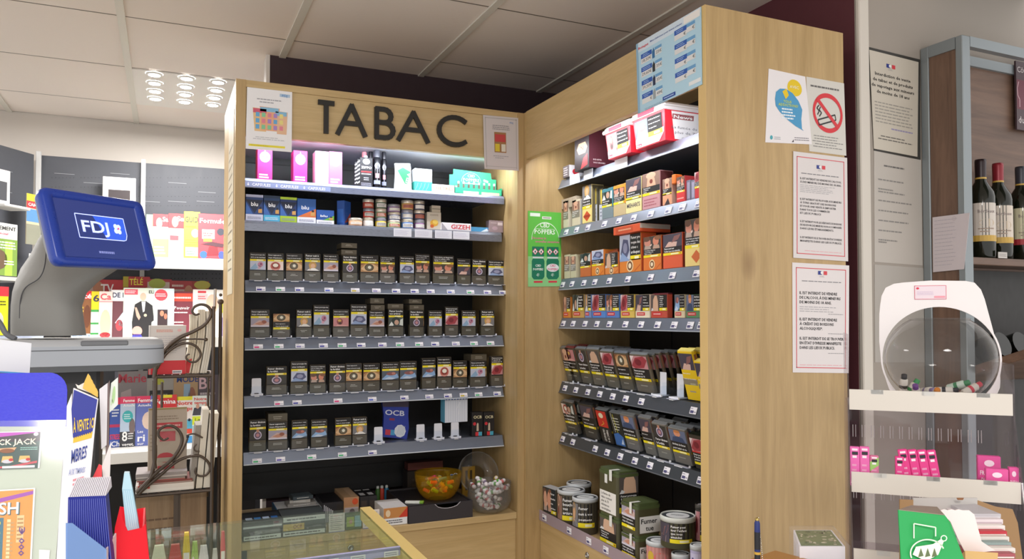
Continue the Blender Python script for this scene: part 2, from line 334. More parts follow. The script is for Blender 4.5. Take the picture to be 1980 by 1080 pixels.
def warn_text(a, ls, x, y, w, h, c='#ffffff', lay=3, al='l'):
    n = len(ls); st = h / n; mx = max(len(s) for s in ls); ch = min(st * .66, w / mx * 1.6)
    for i, s in enumerate(ls): a.txt(s, x if al == 'l' else x + w / 2, y + h - st * (i + .5) - ch / 2, ch, c, lay, al, w=None if text_geo(s, True)[3] * ch / .7 < w else w, bold=True)
def strip(a, x, y, w, h, lay=2):
    a.rect(x, y, x + w, y + h, YEL, lay); a.rect(x + w * .42, y + h * .22, x + w * .82, y + h * .78, '#fbf7c8', lay + 1); a.rect(x + w * .88, y + h * .2, x + w * .95, y + h * .8, '#c98a20', lay + 1)
def pack_mesh(w, h, k, d=.022, base=OLIVE, flat=False, name=None):
    """cigarette box seen from its printed front, origin at the bottom centre of the front"""
    b = B(); b.box(-w / 2, 0, 0, w / 2, d, h, base, .0012)
    for s in (rside(b, w / 2), lside(b, -w / 2, d)): s.rect(.001, h * .43, d - .001, h * .985, DARK)
    a = front(b, 0, -w / 2); m = .0012
    a.rect(m, h * .34, w - m, h - m, DARK)
    if flat:
        pic(a, k, m, h * .66, w - 2 * m, h * .33); warn_text(a, WARN[k], w * .16, h * .42, w * .8, h * .2); strip(a, m, h * .33, w - 2 * m, h * .09)
    else:
        warn_text(a, WARN[k], w * .07, h * .78, w * .88, h * .19); strip(a, m, h * .695, w - 2 * m, h * .068); pic(a, k, m, h * .38, w - 2 * m, h * .315)
    a.bars(w * .26, h * .17, w * .74, h * .26, 2, '#c9c2b4', 2, .4, hash(k) % 97, 'c')
    top(b, h, -w / 2).rect(.002, .002, w - .002, d - .002, '#6b6150')
    return b
def box_mesh(w, h, d, body, bev=.001): b = B(); b.box(-w / 2, 0, 0, w / 2, d, h, body, bev); return b, front(b, 0, -w / 2)

# ------------------------------------------------------------------ the room
FL, CE, BY = 0.0, 2.65, 4.58
b = B(); b.box(-3.4, -1.2, -.1, 4.2, BY + .2, FL, wood('floor_tile', '#b0a799', '#9a9184', 'X', .5, False)); b.build('floor', kind='structure')
# suspended ceiling: square tiles in a T-bar grid (wide bars along y, narrow joints along x)
cm, nt, bs, out = newmat('mineral_ceiling_tile')
bs.inputs['Base Color'].default_value = lin('#e6dcd4'); bs.inputs['Roughness'].default_value = .95
n = nt.nodes.new('ShaderNodeTexNoise'); n.inputs['Scale'].default_value = 260; n.inputs['Detail'].default_value = 2
bp = nt.nodes.new('ShaderNodeBump'); bp.inputs['Strength'].default_value = .25; bp.inputs['Distance'].default_value = .002; nt.links.new(n.outputs[0], bp.inputs['Height']); nt.links.new(bp.outputs[0], bs.inputs['Normal'])
XB = [-3.05, -2.47, -1.89, -1.31, -.73, -.15, .42, 1.0, 1.57, 2.15]; YB = [-1.2, -.62, -.03, .57, 1.17, 1.77, 2.37, 2.97, 3.57, 4.17, BY]
b = B(); mi = b.m(cm)
for i in range(len(XB) - 1):
    for j in range(len(YB) - 1):
        if XB[i] > 1.5 and YB[j] > 3.5: continue
        b.add([(XB[i] + .012, YB[j] + .0035, CE), (XB[i + 1] - .012, YB[j] + .0035, CE), (XB[i + 1] - .012, YB[j + 1] - .0035, CE), (XB[i] + .012, YB[j + 1] - .0035, CE)], [(0, 3, 2, 1)], mi)
b.box(-3.3, -1.2, CE + .012, 2.6, BY, CE + .03, '#4a443f')
b.build('ceiling', kind='structure')
b = B()
for x in XB: b.box(x - .013, -1.2, CE - .006, x + .013, BY, CE + .004, '#d6d2c8')
for y in YB[1:-1]: b.box(-3.1, y - .0035, CE + .001, 2.2, y + .0035, CE + .006, '#8a8077')
b.build('trim_1', kind='structure')
b = B(); b.box(-3.4, BY, 0, 1.9, BY + .1, CE + .03, mat('#cbc4bc', .85)); b.build('wall_back', kind='structure')
b = B(); b.box(.372, 3.17, 0, 2.0, 3.24, CE, mat('#3a2a30', .8)); b.box(.358, 3.168, 0, .372, 3.242, CE, mat('#d8d2cc', .7)); b.build('wall_partition', kind='structure')
b = B(); b.box(1.82, 1.605, 0, 1.9, 3.17, CE, mat('#5c2c34', .8)); b.build('wall_right', kind='structure')
b = B(); b.box(1.822, 1.60, 0, 4.2, 1.72, CE + .5, mat('#a79f96', .9)); b.build('wall_front_right', kind='structure')
b = B(); b.box(1.822, 1.588, 0, 1.862, 1.604, CE, mat('#dcd6cc', .7), .003); b.build('trim_2', kind='structure')
# recessed ceiling luminaire: a square panel of twelve small LED lenses
lt = empty('ceiling_light', (.135, 3.87, CE - .004), 'square ceiling panel of twelve bright white LED spots above the magazine wall', 'light')
b = B(); b.box(-.272, -.292, 0, .272, .292, .006, mat('#e4e1dc', .6)); b.build('panel', lt)
for i in range(3):
    for j in range(4):
        b = B(); b.lathe([(.034, -.001), (.030, -.006), (.024, -.007)], '#e8e6e2', 20, cap=False); b.lathe([(.024, -.007), (.012, -.010), (0, -.011)], mat('#ffffff', .5, 0, 26.0), 20)
        b.build('led_lens', lt, loc=(-.187 + i * .128, -.262 + j * .133, 0))

# ------------------------------------------------------------------ left tobacco cabinet
LF, LS = 2.65, 2.76     # carcass front plane, shelf lip plane
cab = empty('tobacco_cabinet', (.735, 2.9, 0), 'pale oak tobacco cabinet with black TABAC letters on its header', 'cabinet')
def P(bb, name, par=cab, lab=None):   # part given in world coordinates
    o = bb.build(name, None, lab)
    M = Matrix.Translation(-Vector(par.location)); o.data.transform(M); o.parent = par; return o
b = B(); b.box(.205, LF, 0, .236, 3.165, 2.385, 'woodZ'); P(b, 'side_panel', cab)
b = B(); b.box(1.222, LF, 0, 1.2495, 3.165, 2.385, 'woodZ'); P(b, 'side_panel', cab)
b = B(); b.box(.236, LF + .002, 2.362, 1.222, 3.165, 2.385, 'woodX'); P(b, 'top_board')
hd = None
b = B(); b.box(.236, LF + .006, 2.203, 1.222, LF + .028, 2.3615, 'woodX'); hd = P(b, 'header_panel')
bk = NAMED['blackback'] = mat('#1b1b1d', .45)
b = B(); b.box(.236, 3.12, .9, 1.222, 3.14, 2.362, bk)
for zz in (1.0, 1.6, 2.2): b.box(.236, 3.117, zz, 1.222, 3.12, zz + .004, '#0c0c0d')
P(b, 'back_panel', cab, 'black back panel')
b = B(); b.box(.236, LF + .03, 2.226, 1.222, 3.12, 2.236, '#e8ecf4'); P(b, 'ceiling_board', cab, 'white board under the header')
b = B(); b.box(.262, LF + .034, 2.220, 1.19, LF + .044, 2.2255, mat('#eaf2ff', .5, 0, 9.0)); P(b, 'led_strip', cab, 'lit white LED strip')
# raised letters
def letter(par, nm, strokes, x0, z0, sx, sz, y, th=.010, w=.0165):
    b = B()
    kk = 0
    for st in strokes:
        for (ax, az), (bx, bz) in zip(st, st[1:]):
            p, q = Vector((x0 + ax * sx, z0 + az * sz)), Vector((x0 + bx * sx, z0 + bz * sz)); d = (q - p).normalized(); nn = Vector((-d.y, d.x)) * w / 2; e = d * w * .3
            pts = [p - e + nn, p - e - nn, q + e - nn, q + e + nn]
            kk += 1; b.prismY([(v.x, v.y) for v in pts], y - th - kk * .00012, y - .0005 + kk * .00001, mat('#24221f', .35))
    o = b.build(nm, None); o.data.transform(Matrix.Translation(-Vector(cab.location))); o.parent = par; return o
arc = lambda cx, cy, rx, ry, a0, a1, n=14: [(cx + rx * math.cos(math.radians(a0 + (a1 - a0) * i / n)), cy + ry * math.sin(math.radians(a0 + (a1 - a0) * i / n))) for i in range(n + 1)]
LT = [((612, 649), (197, 265), [[(0, 1), (1, 1)], [(.5, 1), (.5, 0)]]), ((648, 711), (204, 271), [[(0, 0), (.5, 1), (1, 0)], [(.22, .38), (.78, .38)]]),
      ((723, 765), (210, 273), [[(.0, 0), (0, 1), (.45, 1)] + arc(.45, .765, .42, .235, 90, -90, 8) + [(0, .53)], [(.45, .53)] + arc(.5, .265, .5, .265, 90, -90, 8) + [(0, 0)]]),
      ((766, 832), (214, 281), [[(0, 0), (.5, 1), (1, 0)], [(.22, .38), (.78, .38)]]), ((843, 903), (224, 287), [arc(.62, .5, .6, .5, 48, 312, 20)])]
for (xa, xb), (ya, yb), st in LT:
    p = onY(xa, ya, LF); q = onY(xb, yb, LF); zt = onY(xa, ya, LF).z; zb = onY((xa + xb) / 2, yb, LF).z
    letter(hd, 'sign_letter', st, p.x + .010, 2.237, q.x - p.x - .020, 0.101, LF + .006)
# shelves
SZ = [(2.081, 2.047), (1.936, 1.898), (1.729, 1.689), (1.531, 1.491), (1.332, 1.294), (1.140, 1.101)]
TAGS = {2: [490, 528, 565, 622, 673, 714, 752, 788, 819, 858, 896, 929, 959], 3: [486, 526, 567, 612, 648, 685, 726, 760, 797, 828, 868, 903, 935], 4: [527, 562, 641, 707, 769, 817, 853, 883, 912, 948], 5: [486, 531, 591, 650, 708, 770]}
TAGS[5] = [486, 531, 591, 650, 708]; TC = ['#5a4fa8', '#3b3f9a', '#8a86b8', '#33318f', '#3fae72', '#d23a7a', '#4a62c4', '#c9b23a']
shelves = []; RN = random.Random(4)
def price_tag(x, z, w=.031, h=.0150, col=None, par=None, rz=0):
    b = B(); b.box(-w / 2, -.0012, -h / 2, w / 2, 0, h / 2, '#f2f0f6'); a = front(b, -.0012, -w / 2, -h / 2); c = col or RN.choice(TC)
    a.rect(w * .08, h * .12, w * .6, h * .5, c, 1); a.bars(w * .64, h * .15, w * .95, h * .45, 1, '#8b88a0', 1); a.bars(w * .06, h * .68, w * .5, h * .86, 1, '#9a98ae', 1, .6, int(x * 99))
    return b
for i, (zt, zb) in enumerate(SZ):
    b = B(); y0 = LS
    if i < 2:
        b.prismX([(y0 + .012, zt), (y0 + .004, zt - .003), (y0, zt - .012), (y0, zb), (y0 + .004, zb - .001), (y0 + .02, zb + .006), (y0 + .02, zt - .006), (3.118, zt - .006), (3.118, zt)], .238, 1.205 + .01 * (i == 0), mat('#8189a2' if i == 0 else '#7d828f', .28, .55))
    else:
        b.prismX([(y0 + .014, zt), (y0 - .0, zb), (y0 + .006, zb), (y0 + .018, zt - .008), (3.118, zt - .008), (3.118, zt)], .25, 1.214, mat('#747c8c', .34, .35))
        b.box(.25, y0 - .002, zb - .002, 1.214, y0 + .004, zb + .001, '#d9e0e8')
    sh = P(b, 'shelf', cab); shelves.append(sh)
    for px in TAGS.get(i, []):
        X = onY(px + 14, 600, y0).x; t = price_tag(px, 0); mz = zb + .0105
        o = t.build('price_tag', None, rot=(-.33 if i > 1 else 0, 0, 0)); o.parent = sh; o.location = Vector((X, y0 + .0028, mz)) - Vector(cab.location)
for (x0, x1) in ((761, 797), (802, 837), (841, 875), (876, 909)):
    p = onY(x0, 450, LS - .002); q = onY(x1, 450, LS - .002)
    b = B(); b.box(p.x, LS - .003, 1.901, q.x - .003, LS - .0015, 1.931, '#e9eaf4'); a = front(b, LS - .003, p.x, 1.901); a.bars(.005, .005, q.x - p.x - .008, .024, 4, '#c4c4de', 1, .25, x0); o = P(b, 'price_card', cab); 
    o.location = (0, 0, 0); o.parent = shelves[1]
a_ = B(); a = front(a_, LS, 0, 0); x = .262
a_.box(.240, LS - .0012, 2.050, .536, LS, 2.0665, '#8f9cc9'); a = front(a_, LS - .0012, 0, 0)
for q_ in range(3):
    a.txt('CAPSULES', .268 + q_ * .094, 2.0535, .0095, '#f4f7ff', 2, 'l', .062, True); a.poly([(.256 + q_ * .094, 2.053), (.2515 + q_ * .094, 2.058), (.2605 + q_ * .094, 2.058)], '#f4f7ff'); a.rect(.2548 + q_ * .094, 2.057, .2572 + q_ * .094, 2.0635, '#f4f7ff')
o = P(a_, 'label_strip', cab, 'shelf strip lettered CAPSULES'); o.parent = shelves[0]
# spring trays: clear stops, a white clip and (when empty) the white pusher
def tray_mesh(w, empty_=False, depth=.3):
    b = B(); b.box(-w / 2, -.004, .002, w / 2, -.002, .032, 'acrylic'); b.box(w / 2, -.004, .001, w / 2 + .0012, depth * .55, .034, 'acrylic')
    b.box(w / 2 - .001, -.008, .0005, w / 2 + .003, -.003, .007, '#eef2fa'); b.box(-w * .22, -.014, -.003, w * .22, -.004, .001, '#f1f4fb'); b.box(-w / 2, -.014, -.0005, w / 2, -.002, .0008, '#c5cbe0')
    return b
def pusher(b):
    b.prismY([(-.019, .004), (-.016, .012), (-.0155, .056), (-.0135, .059), (.0135, .059), (.0155, .056), (.016, .012), (.019, .004)], .004, .006, '#e6e8f2')
    b.box(-.02, -.006, .001, .02, .02, .005, '#eef0f8', .001); b.box(-.007, -.001, .006, .007, .0035, .0085, '#2a2a30')
PK = {2: [(482.5, 515, 488, 'arm'), (516.7, 549, 489, 'mouth'), (553, 585, 490, 'eye'), (589, 620, 490, 'woman'), (625, 655, 491, 'bed'), (662.5, 691, 493, 'plate'), (697, 732, 493, 'eye'), (735, 764, 495, 'faces'),
          (773, 801, 495, 'foot'), (803, 831, 491, 'faces'), (837.5, 877.5, 494, 'faces'), (884, 910, 500, 'hand'), (913, 940, 501, 'plate'), (944, 974, 503, 'foot')],
      3: [(484, 521.7, 598, 'bed'), (527.5, 561, 606, 'eye!'), (573, 603, 598, 'woman'), (606, 637.5, 589, 'arm'), (644, 675, 598, 'teeth'), (678, 709.7, 588, 'foot'), (714, 744, 600, 'bed'), (751, 780, 597, 'heart'),
          (792, 819, 599, 'plate'), (829, 855, 600, 'arm'), (861, 886, 593, 'lungs'), (893, 920, 600, 'arm'), (930, 956, 599, 'woman')],
      4: [(515, 555, 708, 'plate'), (562, 595, 698, 'foot'), (599, 630, 705, 'faces'), (637, 668, 704, 'plate'), (668.5, 700, 702, 'eye'), (702, 735, 702, 'eye'), (738, 772, 700, 'baby'), (773, 806, 698, 'baby'),
          (816, 843, 692, 'baby'), (845.6, 873, 690, 'mouth'), (876, 903.6, 697, 'eye'), (909, 939, 697, 'arm'), (949.5, 973, 688, 'lungs')],
      5: [(482, 515, 811, 'plate'), (518.5, 556, 815, 'bed'), (564, 595, 812, 'baby'), (601.6, 633, 811, 'baby'), (648, 680, 808, 'eye'), (681.5, 710, 806, 'woman')]}
SN = {2: 'topmost cigarette row', 3: 'second cigarette row', 4: 'third cigarette row', 5: 'lowest cigarette row'}
G_P = 'cigarette packs in the left cabinet'
# loose packs lying on top of or behind the front row: (shelf, x0, x1, y0, y1)
LIDS = [(2, 660, 690.5, 468, 480), (2, 660, 690, 481, 493), (3, 716, 743, 575, 587), (3, 717, 744, 588, 600), (3, 750, 780, 586, 597), (3, 791, 816, 577, 587), (3, 792, 820, 588, 599), (4, 911, 941, 684, 697), (5, 518.5, 556, 799, 815)]
for i, L in PK.items():
    zt = SZ[i][0]; Yf = LS + .02; cnt = {}; allk = [k.strip('!') for *_, k in L]
    for (x0, x1, yt, k) in L:
        fl = k.endswith('!'); k = k.strip('!'); n = allk.count(k); j = cnt.get(k, 0); cnt[k] = j + 1
        lean = RN.uniform(-.02, .02); p = onY(x0, yt, Yf); q = onY(x1, yt, Yf); w = q.x - p.x; h = onY((x0 + x1) / 2, yt, Yf).z - zt - .001
        wide = 'wide ' if w > .062 else ''; lab = f'{wide}brown cigarette pack showing {SHOWS[k]}, ' + (f'{pos(j, n)} of {n} such, ' if n > 1 else '') + SN[i]
        if fl: lab = 'short brown cigarette pack with the eye picture above its warning, second cigarette row'
        pack_mesh(w - .001, h, k, .022, random.Random(int(x0)).choice([OLIVE, '#5d5345', '#564e3c']), fl).build('cigarette_pack', None, lab, 'cigarette pack', G_P, loc=((p.x + q.x) / 2, Yf, zt + .001), rot=(0, 0, RN.uniform(-.05, .05)))
        tr = tray_mesh(w + .004).build('spring_tray', shelves[i]); tr.location = Vector(((p.x + q.x) / 2, Yf - .004, zt)) - Vector(cab.location)
        # the pack behind it in the lane
        if RN.random() < .55 and not fl:
            pass
for n_, (i, x0, x1, y0, y1) in enumerate(LIDS):
    Yf = LS + .046; p = onY(x0, y0, Yf); q = onY(x1, y1, Yf); w = q.x - p.x; zt = SZ[i][0]
    b = B(); b.box(-w / 2, 0, 0, w / 2, .084, p.z - q.z - .0015, '#665d4c', .001); a = front(b, 0, -w / 2); a.bars(w * .25, (p.z - q.z) * .3, w * .75, (p.z - q.z) * .7, 2, '#b8b0a0', 1, .4, n_, 'c')
    WH = ['upper of two spare packs behind the plate pack, topmost cigarette row', 'lower of two spare packs behind the plate pack, topmost cigarette row', 'upper of two spare packs stacked behind the right bed pack', 'lower of two spare packs stacked behind the right bed pack', 'single spare pack lying behind the dark chest pack', 'upper of two spare packs above the plate pack, second cigarette row', 'lower of two spare packs above the plate pack, second cigarette row', 'spare pack lying above the clasped hand pack, third cigarette row', 'olive spare pack lying above the bed pack, lowest cigarette row']
    b.build('cigarette_pack', None, WH[n_], 'cigarette pack', 'spare packs lying behind the rows', loc=((p.x + q.x) / 2, Yf, q.z))
    # what carries it: the standing pack behind the front one
    if q.z - zt > .02 and n_ in (1, 3, 4, 6, 7, 8):
        b = pack_mesh(w, q.z - zt - .0012, 'eye', .022)
        b.build('cigarette_pack', None, f'brown pack standing in second line under the {["", "plate", "", "bed", "chest", "", "second row plate", "third row hand", "lowest row bed"][n_]} spare pack', 'cigarette pack', 'packs standing in second line', loc=((p.x + q.x) / 2, Yf, zt + .001))
EM = [(4, 484, 507, 'at the left end of the third cigarette row'), (5, 722, 742, 'left of the blue filter bag'), (5, 804, 823, 'right of the blue filter bag'), (5, 838, 857, 'in the middle of the empty lanes'), (5, 871, 889, 'below the blue and white box')]
for i, x0, x1, wh in EM:
    Yf = LS + .024; p = onY(x0, 800, Yf); q = onY(x1, 800, Yf); b = tray_mesh(.036); pusher(b); o = b.build('spring_tray', shelves[i], 'empty tray with a white pusher ' + wh); o.location = Vector(((p.x + q.x) / 2, Yf - .002, SZ[i][0])) - Vector(cab.location)
# ------------------------------------------------------------------ goods on the two upper left shelves
def span(x0, x1, yt, Y, zb):   # width, height, centre of something standing at depth Y
    p = onY(x0, yt, Y); q = onY(x1, yt, Y); return q.x - p.x, (p.z + q.z) / 2 - zb, (p.x + q.x) / 2
z1, z2, z6 = SZ[0][0] + .0005, SZ[1][0] + .0005, SZ[5][0] + .0005
for i, (x0, x1, yt, c, wh) in enumerate([(498, 527, 286, '#e0358f', 'bright pink refill carton under the paper poster, leftmost on the top shelf'), (567.6, 594.5, 291, '#e0358f', 'bright pink refill carton standing alone between its neighbours'),
                                 (610, 636, 292, '#efb4d2', 'pink refill carton painted pale as if overexposed, third from left on the top shelf'), (636.5, 662, 293, '#e070b0', 'rosy refill carton, rightmost of the pink ones on the top shelf')]):  # third carton: its overexposure is put into the pale colour
    w, h, cx = span(x0, x1, yt, LS + .03, z1); b, a = box_mesh(w, h, .06, c)
    if i != 2:
        a.ell(w * .5, h * .72, w * .36, h * .17, '#fbeef6', 1); a.ell(w * .5, h * .72, w * .28, h * .125, '#d9c9d4', 2); a.txt('PUFF', w * .5, h * .69, h * .06, '#e0358f', 3, 'c', w * .4, True); a.poly([(w * .45, h * .89), (w * .55, h * .89), (w * .5, h * .97)], '#fbeef6')
        a.bars(w * .12, h * .04, w * .85, h * .2, 2, '#fff2fa', 2, .6, i)
    else: a.rect(w * .1, h * .1, w * .9, h * .3, '#f0a8cc'); a.bars(w * .15, h * .32, w * .85, h * .5, 2, '#fbe9f3', 2)
    lside(b, -w / 2, .06).rect(.004, h * .1, .05, h * .9, '#c02d78' if i < 2 else '#f0b8d6')
    b.build('refill_carton', None, wh, 'box', 'pink cartons on the top shelf', loc=(cx, LS + .03, z1))
w, h, cx = span(475, 495, 316, LS + .01, z1)
b = B(); b.box(-w / 2, 0, 0, w / 2, .0016, h, 'acrylic'); b.box(-w / 2, 0, 0, -w / 2 + .0016, .05, h, 'acrylic'); b.box(-w / 2, 0, 0, w / 2, .05, .0016, 'acrylic'); b.build('acrylic_stop', None, 'small empty clear acrylic holder at the left end of the top shelf', 'holder', loc=(cx, LS + .012, z1))
# lighter fluid, gas canisters
w, h, cx = span(696, 721, 300, LS + .03, z1); fluid = empty('lighter_fluid_can', (cx, LS + .03, z1), 'flat black lighter fluid can with white and red lettering', 'can')
b, a = box_mesh(w, h - .008, .022, '#1d1c22', .002); a.ell(w * .5, h * .8, w * .28, h * .09, '#e9eaf2'); a.txt('ZIPPO', w * .5, h * .58, h * .07, '#f2f2f6', 2, 'c', w * .8, True); a.rect(w * .1, h * .46, w * .9, h * .5, '#c92a30'); a.bars(w * .12, h * .38, w * .88, h * .44, 1, '#d8d8e0', 2); a.bars(w * .3, h * .2, w * .7, h * .32, 2, '#b8b8c4', 2); a.bars(w * .1, h * .03, w * .9, h * .14, 3, '#a9aab8', 2); b.build('body', fluid)
b = B(); b.box(-.006, .006, h - .008, .006, .016, h, '#c9ccd4', .001); b.build('cap', fluid, 'grey nozzle cap')
def canister(px0, px1, yt, Y, lab, capc='#22222a'):
    w, h, cx = span(px0, px1, yt, Y, z1); r = w / 2; o = empty('gas_canister', (cx, Y + r, z1), lab, 'canister', 'black gas canisters on the top shelf')
    b = B(); b.lathe([(r * .94, 0), (r, .003), (r, h * .76), (r * .8, h * .81)], mat('#17171d', .25, .3), 20); a = cyl(b, r, 0, -.1); a.rect(-r * .9, h * .1, r * .9, h * .2, '#8f93a6'); a.rect(-r * .5, h * .26, r * .5, h * .38, '#c4868f'); a.ell(0, h * .58, r * .7, h * .08, '#a9adbf', 2, 10); a.rect(-r * .1, h * .1, r * .05, h * .55, '#9a9db0', 2); b.build('body', o)
    b = B(); b.lathe([(r * .78, h * .81), (r * .8, h * .97), (r * .7, h)], mat(capc, .3), 20); b.build('cap', o)
canister(738.5, 749, 293, LS + .05, 'slim black gas canister, rightmost of the canisters'); canister(723, 738.5, 289, LS + .03, 'tall black gas canister with a grey cap, beside the lighter fluid can', '#4a4b55')
canister(713, 723.5, 291, LS + .075, 'black gas canister behind the lighter fluid can'); canister(700, 712, 293, LS + .08, 'gas canister with a pinkish cap behind the lighter fluid can', '#d88a94')
for x0, x1, yt, Y, l in ((691, 696, 307, .032, 'right'), (686, 691, 313, .034, 'left')):
    w, h, cx = span(x0, x1, yt, LS + Y, z1); b, a = box_mesh(w, h, .014, '#1a1a1f', .001)
    for k in range(6): a.poly([(0, h * (.1 + k * .15)), (w, h * (.16 + k * .15)), (w, h * (.22 + k * .15)), (0, h * (.15 + k * .15))], '#e6e6ea')
    b.build('lighter', None, f'{l} of two zebra striped lighters beside the black fluid can', 'lighter', 'zebra striped lighters', loc=(cx, LS + Y, z1))
# filter bags in white and green
w, h, cx = span(763, 801, 314, LS + .03, z1)
for k in range(5):
    b = B(); b.M = Matrix.Rotation(-.06 + .03 * k, 4, 'Y'); b.box(-w * .42, k * .007, 0, w * .38, k * .007 + .006, h * (.97 - .02 * k), '#f0f4f0', .0015)
    if k == 0: a = front(b, 0, -w * .42); a.poly([(w * .12, h * .7), (w * .4, h * .82), (w * .78, h * .66), (w * .55, h * .1)], '#2e8d5c'); a.txt('RIZLA', w * .58, h * .12, h * .1, '#f5fff8', 3, 'l', h * .5, True, 0, 1.3); a.rect(w * .02, h * .02, w * .35, h * .3, '#e8efe9', 1)
    b.build('filter_bag', None, ['white and green filter bag at the front of its row', 'white filter bag second in the fanned row', 'white filter bag in the middle of the fanned row', 'white filter bag fourth in the fanned row', 'white filter bag at the back of the fanned row'][k] + ' on the top shelf', 'bag', 'filter bags on the top shelf', loc=(cx, LS + .03, z1))
w, h, cx = span(801.5, 836, 326, LS + .03, z1); o = empty('filter_carton', (cx, LS + .03, z1), 'teal filter carton with a white upper half beside the filter bags', 'box')
b, a = box_mesh(w, h * .42, .06, '#3fb3a4'); [a.line([(w * (.05 + .2 * k), h * .05), (w * (.15 + .2 * k), h * .2), (w * (.2 + .2 * k), h * .36)], .0014, '#9fe0d6') for k in range(4)]; b.build('tray', o)
b = B(); b.box(-w / 2 + .001, .001, h * .42, w / 2 - .001, .058, h, '#f2f4f6', .001); b.build('sleeve', o, 'white sleeve')
w, h, cx = span(836, 884, 357, LS + .022, z1); b, a = box_mesh(w, h, .07, '#efe3d3'); a.txt('FILTRES', w * .5, h * .3, h * .4, '#a98468', 2, 'c', w * .7, True); b.build('filter_box', None, 'flat cream filter box lying between the teal carton and green display', 'box', loc=(cx, LS + .022, z1))
# green counter display full of small tubes
w, h, cx = span(874, 965, 327, LS + .05, z1); o = empty('display_box', (cx, LS + .02, z1), 'green stepped display box lettered CBD POPPERS on the top shelf', 'display box')
G1, G2 = '#39b687', '#2f9a72'
b = B(); b.box(-w / 2, 0, 0, w / 2, .002, h * .22, G1); b.box(-w / 2, 0, 0, w / 2, .06, .002, G1); b.box(-w / 2, 0, 0, -w / 2 + .002, .06, h * .3, G2); b.box(w / 2 - .002, 0, 0, w / 2, .06, h * .3, G2)
a = front(b, 0, -w / 2); a.rect(w * .18, .001, w * .5, h * .1, '#f3c9c0'); a.rect(w * .56, .001, w * .94, h * .1, '#f0d9a8'); b.build('tray', o)
b = B(); b.prismY([(-w / 2, 0), (w / 2, 0), (w / 2, h * .72), (w * .40, h * .72), (w * .38, h * .95), (-w * .42, h), (-w * .42, h * .8), (-w / 2, h * .78)], .060, .062, G1); a = front(b, .060, -w / 2)
a.ring(w * .46, h * .55, w * .21, h * .36, .0012, '#d9f5e8', 2, 24, 0, 180); a.txt('CBD', w * .46, h * .74, h * .1, '#f3fff9', 3, 'c', w * .15, True); a.txt('POPPERS', w * .46, h * .58, h * .11, '#f3fff9', 3, 'c', w * .34, True); a.bars(w * .28, h * .46, w * .64, h * .53, 1, '#c8efdf', 3); a.poly([(w * .72, h * .62), (w * .82, h * .56), (w * .83, h * .64), (w * .73, h * .7)], '#eef6f2'); b.build('back_card', o)
for k in range(8):
    b = B(); b.lathe([(.0042, 0), (.0042, h * .34), (.003, h * .38)], '#5a4a44', 10); b.lathe([(.004, h * .38), (.004, h * .46), (.002, h * .47)], '#dfe4e0', 10); b.build('vial', o, loc=(-w * .38 + k * w * .108, .022, .002))
# -- second shelf: e-cigarette boxes
BL = [(475.5, 509, 376, '#23407c', '#b9c2e6', '#cfd3ea', 0), (510, 541.5, 378, '#1d3f70', '#173354', '#4fb4de', 0), (542, 574, 381, '#1c3570', '#b7d832', '#a9c92c', 0), (575, 611, 384, '#2a5fae', '#274f9a', '#eceef6', 1), (612, 646, 406, '#2456a4', '#1c3f7c', '#eef0f6', 2)]
BN = ['dark blue box with a lilac top band, leftmost on the second shelf', 'navy and sky blue box second on the second shelf', 'navy box with lime green bands on the second shelf', 'blue box with an orange corner on the second shelf', 'low blue box with a green corner on the second shelf']
for i, (x0, x1, yt, c, c2, c3, st) in enumerate(BL):
    w, h, cx = span(x0, x1, yt, LS + .02, z2); b, a = box_mesh(w, h, .05, c, .0008)
    a.rect(0, 0, w, h * .24, c3); 
    if st == 0: a.rect(0, h * .9, w, h, c2); a.poly([(0, h * .8), (w, h * .8), (w * .5, h * .28)], '#15223f'); a.poly([(0, h * .24), (0, h * .72), (w * .42, h * .24)], '#3a66b0', 2)
    if st == 1: a.poly([(0, h * .24), (w, h * .24), (w, h * .6)], '#d4713c')
    if st == 2: a.poly([(w * .35, h * .26), (w, h * .26), (w, h * .62)], '#67b23a'); a.rect(0, 0, w, h * .28, '#eef0f6', 2)
    a.txt('blu', w * (.5 if st == 0 else .42), h * (.56 if st < 2 else .5), h * .15, '#f4f6fc', 4, 'c', w * .4, True); a.poly([(w * .72, h * .3), (w * .94, h * .3), (w * .94, h * .46), (w * .72, h * .44)], '#c99a58', 3); a.rect(w * .77, h * .46, w * .9, h * .54, '#22242e', 3)
    a.bars(w * .1, h * .05, w * .9, h * .16, 2, '#8a90b0' if i != 1 else '#e6f6ff', 3); b.build('refill_box', None, BN[i], 'box', 'blue refill boxes on the second shelf', loc=(cx, LS + .02, z2))
w, h, cx = span(648, 667, 388, LS + .05, z2); b, a = box_mesh(.03, h, .05, '#2a57a8', .0008); rside(b, .015).poly([(.004, .01), (.046, .02), (.046, .05)], '#b8553c'); a.rect(.004, .01, .026, .06, '#3a72c8'); b.build('refill_box', None, 'blue box turned sideways beside the low one, second shelf', 'box', 'blue refill boxes on the second shelf', loc=(cx, LS + .04, z2), rot=(0, 0, -.7))
